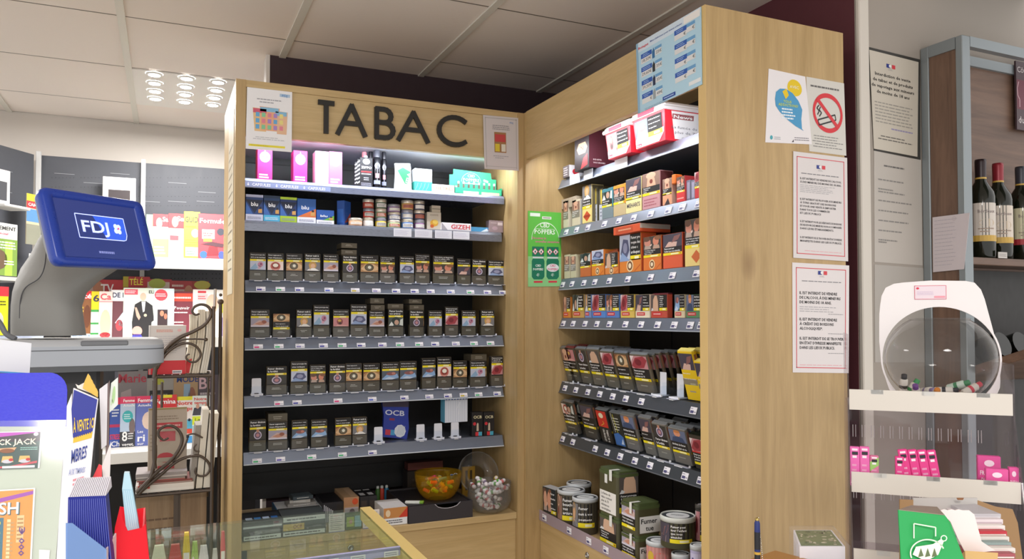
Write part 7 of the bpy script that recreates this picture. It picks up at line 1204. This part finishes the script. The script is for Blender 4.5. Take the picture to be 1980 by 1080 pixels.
scroll([(298, 730), (304, 700), (322, 672), (348, 652), (375, 640), (396, 627), (408, 608), (404, 594), (390, 588), (376, 593), (372, 602), (378, 608), (386, 606)], tp=(1.25, .6))
scroll([(303, 712), (320, 685), (342, 668), (362, 663), (380, 670), (388, 685), (380, 698), (368, 699), (360, 692), (362, 686), (367, 684)], .0048, tp=(1.1, .6)); scroll([(325, 676), (350, 658), (375, 655), (396, 656)], .003); b = B(); b.ball(onY(398, 656, YI), .0065, IR); Pi(b, 'finial')
scroll([(300, 905), (298, 870), (299, 735)], .0062); scroll([(268, 955), (290, 925), (299, 890), (300, 860)], .0062)
scroll([(264, 952), (300, 915), (330, 890), (348, 865), (352, 845), (342, 828), (325, 822), (309, 830), (307, 842), (316, 850), (326, 846)], .0056, tp=(1.2, .6)); scroll([(272, 950), (310, 918), (345, 890), (380, 880), (400, 890), (406, 905), (398, 918), (384, 919), (377, 911), (380, 903)], .0052, tp=(1.1, .6))
scroll([(333, 893), (348, 878), (358, 860), (363, 847)], .003); scroll([(360, 842), (375, 838), (392, 846)], .003); scroll([(380, 858), (375, 865), (378, 871), (386, 872)], .0026); b = B(); b.ball(onY(363, 844, YI), .005, mat('#2a3c50', .3, .4)); b.ball(onY(366, 811, YI), .005, mat('#2a3c50', .3, .4)); Pi(b, 'finial')
zi1 = onY(350, 727, YI).z; zi2 = onY(350, 952, YI).z
for z, xa, xb in ((zi1, xl, xr), (zi2, onY(264, 958, YI).x, xr)):
    b = B(); b.tube([(xa, YI, z), (xb, YI, z)], .0055, IR); b.tube([(xa, YI + .2, z), (xb, YI + .2, z)], .0055, IR); b.tube([(xa, YI, z), (xa, YI + .2, z)], .0055, IR); b.tube([(xb, YI, z), (xb, YI + .2, z)], .0055, IR)
    for k in range(1, 7): b.tube([(xa + (xb - xa) * k / 7, YI, z), (xa + (xb - xa) * k / 7, YI + .2, z)], .0025, IR, 6)
    Pi(b, 'tray')
for px in (340, 345): b = B(); p = onY(px, 975, YI + .02); b.box(p.x - .007, YI + .015 + (px - 340) * .004, .2, p.x + .007, YI + .022 + (px - 340) * .004, zi2 - .01, IR); Pi(b, 'bar')
# books on the rack
def book(x0, x1, yt, Y, z, d, c, lab, fn=None, rot=0, lean=0, h=None, nm='book'):
    p = onY(x0, yt, Y); q = onY(x1, yt, Y); w = q.x - p.x; h = h or (p.z - z); b = B(); b.box(-w / 2, 0, 0, w / 2, d, h, c, .001); b.box(-w / 2 - .0004, .002, .002, w / 2 + .0004, d - .002, h + .0004, '#efe9dc')
    if fn: fn(front(b, 0, -w / 2), w, h)
    return b.build(nm, None, lab, nm if nm != 'book' else 'book', loc=((p.x + q.x) / 2, Y, z), rot=(lean, 0, rot))
zb1 = zi1 + .0062
def k1(a, w, h): a.rect(0, 0, w, h * .28, '#d8303a', 1); a.rect(w * .03, 0, w * .05, h, '#c9c4c4', 2); a.bars(w * .2, h * .86, w * .65, h * .92, 2, '#e0907c', 2, .5); a.ell(w * .82, h * .9, w * .06, h * .03, '#eab8b8', 2, 10); a.bars(w * .16, h * .42, w * .9, h * .8, 9, '#c4c0c4', 2, .3, 5); a.rect(w * .64, h * .01, w * .9, h * .08, '#e8e4ea', 3); a.bars(w * .66, h * .02, w * .88, h * .07, 1, '#6c6880', 4)
book(288, 360, 629, YI + .03, zb1, .02, '#dcd6d4', 'grey white book with a red lower band on the iron rack', k1)
for k, (x0, x1, yt, l) in enumerate([(362, 378, 606, 'cream thick booklet leaning, leftmost of the tall pile on the rack'), (378, 394, 597, 'cream thick booklet in the middle of the tall pile'), (394, 409, 600, 'white thick booklet at the right of the tall pile')]):
    p, q = onY(x0, yt, YI + .045), onY(x1, yt, YI + .045); w = q.x - p.x; b = B(); h = p.z - zb1 - .002; n = 8; L = []; w *= .86
    for i in range(n + 1): t = i / n; L.append((-w / 2 - .012 + .020 * math.sin(t * 1.9), t * h))
    b.prismY(L + [(x + w, z) for x, z in L[::-1]], 0, .10, ['#e4dccb', '#eae2d2', '#efebe2'][k]); a = front(b, 0, 0)
    for q_ in range(2): a.line([(L[i][0] + w * (.35 + .3 * q_), L[i][1]) for i in range(n + 1)], .0012, '#b8ac98')
    if k == 0: a.poly([(L[0][0] + .001, .001), (L[0][0] + w * .8, .001), (L[2][0] + w * .8, h * .25), (L[2][0] + .001, h * .22)], '#d8303a', 3)
    b.build('booklet', None, l, 'booklet', 'cream booklets on the upper tray of the iron rack', loc=((p.x + q.x) / 2, YI + .045, zb1))
zb2 = zi2 + .0062
def k2(a, w, h): a.rect(0, h * .97, w, h, '#9a8a5c', 2); a.rect(w * .12, h * .66, w * .88, h * .76, '#b83c44', 2); a.bars(w * .15, h * .68, w * .85, h * .74, 1, '#d8a8a4', 3); a.rect(w * .3, h * .46, w * .7, h * .62, '#b8545c', 2); a.ell(w * .45, h * .2, w * .22, h * .08, '#b84048', 2, 14); a.rect(w * .22, h * .13, w * .7, h * .2, '#a8a090', 3); a.rect(w * .25, h * .02, w * .68, h * .07, '#b84048', 3); a.bars(w * .1, h * .8, w * .8, h * .88, 2, '#8c7c6c', 2, .4, 7); a.bars(w * .05, h * .3, w * .2, h * .6, 5, '#9a8c78', 2, .3)
book(287, 362, 790, YI + .06, zb2 + .064, .006, '#b3a596', 'beige and red printed booklet leaning on the lower rack tray', k2, lean=-.08, nm='booklet')
z_ = zb2
for k, (x0, x1, hh, c, c2) in enumerate([(262, 375, .026, '#ece6e0', '#f2eee8'), (268, 372, .011, '#8c4a44', '#b8b0a8'), (264, 358, .009, '#9c9088', '#b83c3c'), (262, 362, .018, '#a09898', '#c9c0bc')]):
    p, q = onY(x0, 940, YI + .012), onY(x1, 940, YI + .012); w = q.x - p.x; b = B(); b.box(-w / 2, 0, 0, w / 2, .135, hh, c, .001); a = front(b, 0, -w / 2); a.rect(.002, hh * .15, w - .002, hh * .4, c2); 
    if k == 0: a.rect(w * .04, hh * .55, w * .24, hh, '#d84a3c', 3)
    b.build('book', None, ['thick white book at the bottom of the rack pile', 'thin brown book second from the bottom of the rack pile', 'thin grey and red book third in the rack pile', 'grey book on top of the rack pile'][k], 'book', 'books lying on the lower rack tray', loc=((p.x + q.x) / 2, YI + .012, z_)); z_ += hh + .0003
for k, (x0, x1, yt, c, l) in enumerate([(376, 387, 822, '#9c9690', 'grey tall folder'), (390, 402, 792, '#e6e0d4', 'cream tall folder'), (404, 421, 800, '#ece6da', 'white tall folder')]):
    p, q = onY(x0, yt, YI + .02), onY(x1, yt, YI + .02); w = q.x - p.x; b = B(); h = p.z - zb2; b.prismY([(-w / 2 - .016, 0), (w / 2 - .016, 0), (w / 2 + .004, h), (-w / 2 + .004, h)], 0, .12, c); b.build('folder', None, l + ' leaning at the right of the lower rack tray', 'folder', 'tall folders on the lower rack tray', loc=((p.x + q.x) / 2, YI + .02, zb2))
pz = onY(300, 1025, YI + .06); p, q = onY(262, 970, YI + .06), onY(400, 970, YI + .06)
b = B(); b.box(p.x, YI + .08, .62, q.x, YI + .10, zi2 - .02, wood('vintage_crate', '#a58a6c', '#8a6f54', 'Z', 1.4, False)); a = front(b, YI + .08, p.x, .62); a.bars(.02, .17, .16, .30, 4, '#6c5440', 2, .2, 5); b.box(p.x, YI + .08, .58, q.x, YI + .2, .62, '#7c6850'); b.box(p.x, YI + .06, .0, q.x, YI + .2, .58, '#5c4c3c'); b.build('wooden_crate', None, 'brown wooden crate with faint writing under the iron rack', 'crate')

# ------------------------------------------------------------------ glass sales counter, left foreground
GZ = 1.10
gcn = empty('glass_counter', (0, 1.7, 0), 'glass topped sales counter with a pale wooden edge in the foreground', 'counter')
Pc = lambda bb, n, lab=None: P(bb, n, gcn, lab)
b = B(); b.box(-1.2, 1.648, GZ - .006, .475, 2.018, GZ, 'glass'); b.box(-1.2, 1.2, GZ - .006, .475, 1.642, GZ, 'glass'); Pc(b, 'glass_top')
b = B(); b.box(.475, .9, GZ - .030, .502, 2.020, GZ + .001, mat('#e3c77c', .4)); Pc(b, 'wooden_edge')
b = B(); b.box(-1.2, 2.012, GZ - .25, .475, 2.018, GZ - .006, 'glass'); Pc(b, 'back_glass'); b = B(); b.box(-1.2, 1.642, GZ - .018, .475, 1.648, GZ + .001, mat('#b8b4dc', .3)); Pc(b, 'joint_strip', 'lilac joint strip')
b = B(); b.box(-1.2, 1.2, .70, -.02, 2.0, .72, '#8a8478'); b.box(-1.2, 1.2, 0, -.05, 2.0, .70, '#6a5a44'); Pc(b, 'inner_shelf')
for k, px in enumerate((655, 710, 780)):
    p = onZ(px, 1072, GZ - .02); b = B(); b.box(-.016, 0, 0, .016, .001, .012, '#e6e6ee'); a = front(b, 0, -.016); a.bars(.003, .002, .029, .010, 2, '#8a88a0', 1); o = b.build('price_tag'); o.parent = gcn; o.location = Vector((p.x - .03, 1.638, GZ - .0175)) - Vector(gcn.location)
# sweets standing inside the glass case
CI = [(293, 322, 1056, '#e9e6cc', 'pale cream card'), (326, 352, 1054, '#c8443c', 'red and green sweet bag'), (354, 368, 1030, '#e8c82c', 'yellow sweet bag with a red tip'), (370, 384, 1048, '#a8c85c', 'green sweet bag'), (384, 404, 1056, '#e6dce0', 'white sweet bag with pink print'), (410, 422, 1062, '#d8d0cc', 'slim white tube'), (427, 436, 1028, '#d84a5c', 'slim pink lolly tube')]
for k, (x0, x1, yt, c, l) in enumerate(CI):
    Y = 1.95; p, q = onY(x0, yt, Y), onY(x1, yt, Y); w = q.x - p.x; h = p.z - .7215; b = B(); b.prismY([(-w / 2, 0), (w / 2, 0), (w / 2, h * .9), (w * .3, h), (-w * .3, h), (-w / 2, h * .9)], 0, .012, c); a = front(b, 0, -w / 2)
    for q_ in range(5): a.ell(w * rr.uniform(.25, .75), h * rr.uniform(.2, .9), w * .2, h * .05, rr.choice(['#f2e8e0', '#d84a3c', '#e8c83c', '#6aa84c', '#e89aac']), 2, 8)
    a.rect(w * .1, h * .8, w * .9, h * .88, '#f0ece8', 4)
    b.build('sweet_bag', None, l + ' standing inside the glass counter', 'bag', 'sweets inside the glass counter', loc=((p.x + q.x) / 2, Y, .7213))

# ------------------------------------------------------------------ lottery terminal
tm = empty('lottery_terminal', (-.16, 1.45, GZ), 'grey lottery terminal with a blue tilted customer screen', 'terminal')
Pt = lambda bb, n, lab=None: P(bb, n, tm, lab)
sx, sy_, sn = Vector((.682, .731, .0253)), Vector((-.2199, .1719, .9603)), Vector((.6976, -.6604, .2779)); sc = Vector((-.105, 1.6018, 1.7619)); W_, H2 = .2263, .1418
def rrect(w, h, r, n=6):
    o = []
    for cx, cy, a0 in ((w / 2 - r, h / 2 - r, 0), (-w / 2 + r, h / 2 - r, 90), (-w / 2 + r, -h / 2 + r, 180), (w / 2 - r, -h / 2 + r, 270)):
        for k in range(n + 1): t = math.radians(a0 + 90 * k / n); o.append((cx + r * math.cos(t), cy + r * math.sin(t)))
    return o
MS = Matrix((( sx.x, sy_.x, sn.x, sc.x), (sx.y, sy_.y, sn.y, sc.y), (sx.z, sy_.z, sn.z, sc.z), (0, 0, 0, 1)))
BLU = mat('#1d3c9c', .3)
def lay(b, rings, c, close_first=True):
    n = len(rings[0][0]); v = []; f = []
    for pts, z in rings: v += [(x, y, z) for x, y in pts]
    for k in range(len(rings) - 1):
        for i in range(n): j = (i + 1) % n; f.append((k * n + i, k * n + j, (k + 1) * n + j, (k + 1) * n + i))
    b.add(v, f, c, True)
b = B(); b.M = MS; wi, hi = W_ * .80, H2 * .76
lay(b, [(rrect(W_ * .96, H2 * .95, .014), -.022), (rrect(W_, H2, .016), -.012), (rrect(W_, H2, .016), -.004), (rrect(W_ * .97, H2 * .955, .014), .001), (rrect(wi + .006, hi + .006, .003), .000), (rrect(wi, hi, .002), -.004)], BLU); Pt(b, 'screen_bezel', 'blue rounded bezel')
b = B(); b.M = MS; lay(b, [(rrect(W_ * .80, H2 * .74, .03), -.046), (rrect(W_ * .96, H2 * .95, .016), -.024), (rrect(W_ * .97, H2 * .96, .015), -.014)], '#8f9199'); b.add([(x, y, -.046) for x, y in rrect(W_ * .80, H2 * .74, .03)], [tuple(range(28))], '#8f9199'); Pt(b, 'screen_back', 'grey back shell')
b = B(); b.M = MS; b.add([(x, y, -.0035) for x, y in rrect(wi, hi, .002)], [tuple(range(28))], mat('#2c3872', .12, 0, .36)); a = Art(b, lambda u, v, h: (u, v, -.0035 + h)); LC = mat('#a9b4f0', .3, 0, .9)
w2, h2 = wi * .60, hi * .42; x0, y0 = -w2 / 2 + .002, -h2 / 2 + .006
a.poly([(x0 + w2 * .55, y0 + .001), (x0 + w2 - .006, y0 + .001), (x0 + w2 - .001, y0 + h2 * .3), (x0 + w2 - .001, y0 + h2 - .001), (x0 + w2 * .35, y0 + h2 - .001)], mat('#2f55c8', .3, 0, .55), 2)
a.line([(x0, y0), (x0, y0 + h2), (x0 + w2, y0 + h2), (x0 + w2, y0 + h2 * .25), (x0 + w2 - .004, y0 + .002), (x0 + w2 - .010, y0), (x0, y0)], .0016, LC); a.txt('FDJ', x0 + w2 * .09, y0 + h2 * .26, h2 * .48, LC, 3, 'l', w2 * .54, True)
for d in (40, 130, 220, 310): a.ell(x0 + w2 * .82 + .0052 * math.cos(math.radians(d)), y0 + h2 * .5 + .0064 * math.sin(math.radians(d)), .0048, .0052, LC, 3, 14)
a.ell(x0 + w2 * .84, y0 + h2 * .52, .0022, .0022, mat('#d84868', .4, 0, .5), 5, 10); a.bars(-.018, -hi * .42, .018, -hi * .37, 1, mat('#7a84c0', .4, 0, .3), 3, .8); Pt(b, 'screen', 'lit screen lettered FDJ')
def loft(b, secs, c, n=24):   # secs: (centre, half width vector, half depth vector)
    v = []; f = []
    for C_, a_, d_ in secs: v += [C_ + a_ * math.copysign(abs(math.cos(t)) ** .7, math.cos(t)) + d_ * math.copysign(abs(math.sin(t)) ** .7, math.sin(t)) for t in [2 * math.pi * k / n for k in range(n)]]
    for k in range(len(secs) - 1):
        for i in range(n): j = (i + 1) % n; f.append((k * n + i, k * n + j, (k + 1) * n + j, (k + 1) * n + i))
    b.add(v, f, c, True); b.add(v[:n], [tuple(range(n))], c); b.add(v[-n:], [tuple(range(n))], c)
RR, FF = Vector(_R), Vector((_F.x, _F.y, 0)).normalized(); GR = mat('#84837f', .65)
S = []
for (xa, xb, y, t, dd) in [(32, 158, 648, 1.50, .045), (32, 153, 620, 1.50, .045), (32, 150, 590, 1.50, .043), (34, 160, 565, 1.505, .042), (38, 182, 545, 1.515, .040), (46, 222, 520, 1.535, .036), (62, 236, 495, 1.55, .030), (76, 232, 465, 1.555, .024), (92, 214, 440, 1.56, .018)]:
    C_ = at((xa + xb) / 2, y, t); S.append((C_, RR * ((xb - xa) / 2 / FPX * t), FF * dd))
b = B(); loft(b, S, GR); b.tube(smooth([at(x, y, t) for x, y, t in [(38, 615, 1.458), (40, 578, 1.46), (50, 555, 1.462), (75, 538, 1.468), (86, 515, 1.478), (90, 478, 1.495)]]), .0012, '#3f3f42', 6); Pt(b, 'arm', 'broad curved grey arm')
cb_ = at(95, 690, 1.50); b = B(); b.M = Matrix.Translation((cb_.x, cb_.y, 0)) @ Matrix.Rotation(.12, 4, 'Z'); zt_, zb__ = onY(60, 662, cb_.y - .1).z + .004, at(140, 722, 1.40).z
R_ = rrect(.40, .21, .06, 8); b.prism(R_, zb__ + .012, zt_ - .012, '#a3a8b0', True); lay(b, [(R_, zt_ - .012), ([(x * .985, y * .97) for x, y in R_], zt_ - .003), ([(x * .95, y * .92) for x, y in R_], zt_)], '#aeb0b3'); b.add([(x * .95, y * .92, zt_) for x, y in R_], [tuple(range(len(R_)))], '#bcbebf'); lay(b, [([(x * .9, y * .9) for x, y in R_], zb__), (R_, zb__ + .012)], '#6f7278'); b.prism([(x * 1.002, y * 1.004) for x, y in R_], zt_ - .020, zt_ - .0185, '#4c4e52', True)
b.box(.05, -.1065, zt_ - .012, .13, -.09, zt_ - .002, '#6c6e72', .002); Pt(b, 'base', 'rounded grey base')
b = B(); b.box(cb_.x - .02, cb_.y - .03, GZ + .001, cb_.x + .09, cb_.y + .08, zb__ + .002, '#2a2a2c', .006); b.box(cb_.x - .08, cb_.y - .08, GZ, cb_.x + .14, cb_.y + .12, GZ + .012, '#2a2a2c', .004); Pt(b, 'pedestal', 'dark pedestal')
b = B(); b.tube(smooth([at(x, y, 1.42) for x, y in [(-20, 600), (0, 625), (12, 645), (30, 655)]]), .005, '#6a6c70', 8); Pt(b, 'cable', 'thick grey cable')
# paper card in front of the base (its printed square code is left out)
sheet('paper_card', [(-10, 655), (61, 663), (57, 723), (-10, 719)], .001, '#d9dade', 'blank white paper card leaning on the grey terminal base', 'card', lambda a: a.rect(.05, .0, .95, .04, '#4a9ad0'), Y=1.20)

# ------------------------------------------------------------------ lottery ticket display at the lower left
C1 = at(128, 824, .98); n_up = (at(130, 722, 1.0) - at(107, 1080, .93)); n_up.x = 0; upv = n_up.normalized()
O_ = at(107, 1080, .93); td = empty('ticket_display', (O_.x - .2, O_.y, GZ), 'pale lottery ticket display panel with a bright blue rounded top', 'display')
def tdp(px, py):   # onto the leaning panel plane
    n = Vector((1, 0, 0)).cross(upv); d = ray(px, py); return CAM + d * ((O_ - CAM).dot(n) / d.dot(n))
nT = Vector((1, 0, 0)).cross(upv)
if nT.dot(CAM - O_) < 0: nT = -nT
b = B(); pts = [(-60, 824), (128, 824), (108, 1078), (104, 1110), (-60, 1110)]; P_ = [tdp(*p) for p in pts]; P_[-2] = P_[2] + (P_[2] - P_[1]) * .9; P_[-1] = Vector((P_[0].x, P_[-2].y, P_[-2].z)); b.slab(P_, .004, '#c0cbb8'); Pt_ = P(b, 'panel', td, 'pale green panel')
b = B(); rt = [(-60, 722), (96, 720)] + [(96 + 34 * math.sin(math.radians(a_)), 754 - 34 * math.cos(math.radians(a_))) for a_ in range(10, 91, 16)] + [(128, 824), (-60, 824)]; b.slab([tdp(*p) + nT * .0005 for p in rt], .004, '#2428cc'); P(b, 'header', td, 'bright blue top')
b = B(); b.slab([tdp(*p) + nT * .004 for p in [(-60, 815), (128, 812), (122, 1110), (-60, 1110)]], .0012, 'film'); P(b, 'cover', td, 'clear cover')
b = B(); P2 = [tdp(*p) for p in [(127, 790), (139, 760), (131, 1078), (108, 1100)]]; b.slab(P2, .004, '#ececf2'); P(b, 'side_edge', td, 'white side edge')
b = B(); b.box(O_.x - .35, O_.y - .0, GZ, O_.x - .01, O_.y + .12, GZ + .02, '#dfe8d8'); P(b, 'foot', td)
def tkt(q, bg, fn, lab):
    P4 = [tdp(*p) + nT * .003 for p in q]; o0 = sum(P4, Vector()) / 4; b = B(); b.slab([p - o0 for p in P4], .0012, bg, o0); a = Art(b, None); TL, TR, BR, BL_ = [p - o0 for p in P4]; a.fn = lambda u, v, h: BL_.lerp(BR, u).lerp(TL.lerp(TR, u), v) + nT * h; fn(a); b.build('scratch_ticket', None, lab, 'ticket', 'scratch tickets on the display panel', loc=o0)
def t1(a):
    a.rect(.0, 0, .97, .97, '#17443f', 1); a.rect(0, .72, .97, .97, '#2c2430', 2); a.poly([(0, .80), (.9, .95), (.97, .97), (0, .97)], '#c04cc0', 3); a.txt('BLACK JACK', .04, .64, .15, '#f6ecd8', 6, 'l', .88, True); a.poly([(.3, .55), (.6, .57), (.55, .45), (.35, .45)], '#d8a878', 4); a.ell(.45, .48, .12, .06, '#8c5a3c', 5)
    for k in range(3): a.poly([(.08 + .28 * k, .18), (.28 + .28 * k, .18), (.26 + .28 * k, .34), (.10 + .28 * k, .34)], '#d8b45c', 4); a.ell(.18 + .28 * k, .2, .09, .05, '#c8c8d0', 5, 12); a.ell(.24 + .28 * k, .24, .04, .04, '#c03c3c', 6, 8)
    a.bars(.66, .48, .95, .58, 2, '#8ac0b4', 4); a.poly([(0, .06), (.5, .08), (.95, .2), (.95, .14), (.5, .03), (0, .02)], '#c83c4c', 4); a.rect(.38, .02, .92, .08, '#e8e6e4', 5); a.ell(.9, .91, .04, .05, '#efe6f4', 5, 12)
tkt([(-40, 836), (83, 833), (77, 905), (-40, 909)], '#f2f0f2', t1, 'dark green casino themed scratch ticket, upper on the display')
def t2(a):
    a.rect(0, 0, .97, .985, '#e8962c', 1); a.poly([(0, .86), (.4, .90), (.97, .97), (.97, .93), (.4, .85), (0, .82)], '#9c3cb0', 2); a.txt('CASH', .02, .72, .13, '#e6eef0', 6, 'l', .72, True); a.txt('CASH', .01, .71, .135, '#4a6a70', 5, 'l', .75, True)
    a.rect(.05, .12, .50, .68, '#1e6a80', 3)
    for i in range(3):
        for j in range(5): a.ell(.12 + .14 * i, .18 + .11 * j, .055, .035, '#e8d83c', 5, 12); a.txt('€', .10 + .14 * i, .165 + .11 * j, .03, '#6a5a14', 6, 'l', .05, True)
    a.rect(.56, .2, .62, .66, '#f2d8a0', 3); a.bars(.55, .2, .68, .64, 10, '#c9a05c', 4); a.txt('500 000 €', .86, .02, .09, '#6a4a8c', 6, 'l', .55, True, 0, 1.5708); a.rect(.72, .4, .84, .7, '#f0c88c', 3); a.bars(.73, .42, .83, .68, 6, '#b8843c', 4); a.ell(.3, .03, .14, .06, '#3c3a40', 4, 12)
tkt([(-50, 950), (69, 943), (60, 1120), (-55, 1120)], '#f4f0ee', t2, 'orange scratch ticket with coin grid, lower on the display')
# code card with a small logo and print on the panel edge
b = B(); q = [tdp(*p) + nT * .002 for p in [(76, 1062), (97, 1063), (95, 1085), (76, 1085)]]; b.slab(q, .001, '#f2f2f2'); P(b, 'logo_label', td, 'small white logo label')

# stamp sign box behind it
vs = empty('stamp_sign', at(165, 960, 1.22), 'torn cardboard stamp sign lettered VENTE ICI in yellow', 'sign')
sg = [(139, 763), (150, 745), (190, 768), (187, 800), (167, 965), (130, 965)]; T0 = 1.2
def vp(px, py, dt=0): return onY(px, py, 1.06 + dt)
b = B(); b.slab([vp(*p) for p in [(142, 750), (190, 771), (186, 800), (166, 1010), (128, 1010), (137, 800)]], .006, '#f0eef2'); P(b, 'board', vs, 'white board')
b = B(); b.slab([vp(x, y, -.0012) for x, y in [(143, 753), (188, 772), (179, 833), (141, 845), (138, 790)]], .001, '#2c3590'); b.slab([vp(x, y, -.001) for x, y in [(142, 845), (179, 834), (177, 846), (141, 856)]], .0008, '#e0b83c')
for k in range(9): b.slab([vp(x, y, -.0016) for x, y in [(142 + 4 * k, 843 - 1.2 * k), (144 + 4 * k, 842.6 - 1.2 * k), (144 + 4 * k, 846 - 1.2 * k), (142 + 4 * k, 846.6 - 1.2 * k)]], .0006, '#2c3590')
P(b, 'print', vs, 'blue and yellow print')
b = B(); A = quad_art(b, vp(141, 804), vp(185, 798), vp(183, 830), vp(141, 842), .0016); A.txt('À VENTE ICI', .02, .16, .6, '#e8c43c', 3, 'l', .94, True); A = quad_art(b, vp(138, 868), vp(172, 858), vp(168, 885), vp(137, 898), .0010); A.txt('MBRES', .02, .1, .85, '#33428c', 3, 'l', .92, True); A = quad_art(b, vp(133, 905), vp(168, 900), vp(166, 912), vp(132, 920), .0010); A.txt('AUX TIMBRES', .02, .1, .8, '#9aa4cc', 3, 'l', .92, True); A.bars(.3, -1.6, .95, -.4, 2, '#e08a94', 3); P(b, 'lettering', vs)
b = B(); fl = [(170, 722)] + [(172 + k * 2.2, 724 + k * 4.2 - (k % 2) * 1.5) for k in range(9)] + [(189, 768), (160, 750), (163, 738)]; b.slab([vp(x, y, .002) for x, y in fl], .0015, '#d9b04c'); b.slab([vp(x, y, .004) for x, y in [(146, 742), (152, 745), (165, 738), (171, 722), (190, 765), (150, 750)]], .0015, '#ddd6cf'); P(b, 'torn_flap', vs, 'torn yellow and white flap')
# leaflets right of the sign
sheet('leaflet', [(192, 752), (208, 740), (206, 860), (196, 868)], .004, '#dcdade', 'narrow grey leaflet standing behind the stamp sign', 'leaflet', Y=1.12); sheet('leaflet', [(208, 742), (212, 735), (210, 880), (204, 880)], .004, '#7c6a68', 'thin brown leaflet edge behind the stamp sign', 'leaflet', Y=1.125)
sheet('leaflet', [(215, 740), (228, 729), (228, 782), (209, 800)], .001, '#e6ece4', 'white and green leaflet corner beside the gondola magazines', 'leaflet', lambda a: (a.ell(.5, .5, .2, .3, '#b4d89a'), a.ell(.3, .3, .1, .1, '#cfe4c0')), Y=1.13)
sheet('leaflet', [(197, 900), (215, 852), (212, 935), (205, 1000)], .001, '#e4e2e0', 'folded white leaflet below the grey one', 'leaflet', Y=1.11); sheet('plastic_corner', [(191, 897), (197, 900), (197, 936), (173, 936)], .003, '#e84a50', 'small red plastic corner between the sign and the leaflets', 'holder', Y=1.09)
# booklets with dark blue spines in a pale blue holder
bh = empty('booklet_holder', at(170, 1085, 1.02), 'translucent pale blue plastic holder for the dark blue booklets', 'holder')
def hp(px, py, Y=.935): return onY(px, py, Y)
zf_ = hp(130, 1085).z - .03
b = B(); b.slab([hp(*p) for p in [(127, 1011), (140, 1011), (206, 1062), (206, 1130), (127, 1130)]], .0015, 'bluefilm'); b.slab([hp(206, 1062), hp(225, 1030, 1.02), hp(225, 1130, 1.02), hp(206, 1130)], .0015, '#f0d8dc')
P(b, 'pocket', bh); yb0 = 1.0
bm_ = Vector((0, 0, 0)); x_a, x_b = hp(131, 960, .95).x, hp(221, 960, .95).x; nb = 19
for k in range(nb):
    x = x_a + (x_b - x_a) * (k + .5) / nb; w = (x_b - x_a) / nb * .80; z1_ = hp(130 + 5 * k, 961 - .3 * k, .95).z; zl = hp(150, 1120, .95).z; h = z1_ - zl; b = B(); b.box(-w / 2, 0, 0, w / 2, .045, h, '#232c8c', .0006); b.add([(-w / 2 * .7, .001, h * 1.0), (w / 2 * .7, .001, h), (w / 2 * .7 + .004, .044, h + .012), (-w / 2 * .7 + .004, .044, h + .012), (-w / 2 * .7, .001, h - .001), (w / 2 * .7, .001, h - .001), (w / 2 * .7 + .004, .044, h), (-w / 2 * .7 + .004, .044, h)], [(0, 1, 2, 3), (0, 3, 7, 4), (1, 5, 6, 2), (0, 4, 5, 1), (3, 2, 6, 7)], '#eceaf4')
    a = front(b, 0, -w / 2); a.rect(w * .72, h * .05, w * .84, h * .97, '#7f8ad0')
    b.build('booklet', None, f'dark blue booklet in the pale blue holder, {["leftmost", "rightmost"][k > 0] if k in (0, nb - 1) else ["second", "third", "fourth", "fifth", "sixth", "seventh", "eighth", "ninth", "tenth", "eleventh", "twelfth", "thirteenth", "fourteenth", "fifteenth", "sixteenth", "seventeenth", "eighteenth"][k - 1] + " from left"}', 'booklet', 'dark blue booklets in the holder', loc=(x, .95, zl), rot=(0, -.10 + .10 * (1 - k / nb), 0))
rh = empty('leaflet_holder', at(255, 1085, 1.12), 'red plastic leaflet holder at the lower left', 'holder')
def rp(px, py, Y=1.06): return onY(px, py, Y)
b = B(); b.slab([rp(*p) for p in [(232, 978), (237, 1003), (247, 1026), (275, 1020), (281, 1012), (290, 1095), (218, 1095), (222, 1020)]], .002, 'redplas'); b.slab([rp(x, y, 1.14) for x, y in [(232, 979), (264, 984), (281, 981), (288, 1080), (232, 1080)]], .002, 'redplas'); b.slab([rp(279, 1018), rp(281, 981, 1.14), rp(289, 1085, 1.14), rp(291, 1095)], .002, '#f0303c'); P(b, 'pocket', rh)
b = B(); b.slab([rp(x, y, 1.09) for x, y in [(236, 945), (240, 914), (250, 914), (256, 945)]], .012, '#b8dcea'); b.slab([rp(x, y, 1.09) for x, y in [(236, 945), (256, 945), (270, 1025), (245, 1035)]], .014, '#a8cfe0'); [b.slab([rp(x + 4 * k, y, 1.0895) for x, y in [(240, 948), (240.8, 948), (252, 1020), (251, 1020)]], .0005, '#d4ecf4') for k in range(4)]
o0 = rp(253, 1030, 1.09); o = b.build('leaflet_bundle', None, 'light blue bundle of leaflets standing in the red holder', 'leaflets'); o.data.transform(Matrix.Translation(-o0)); o.location = o0
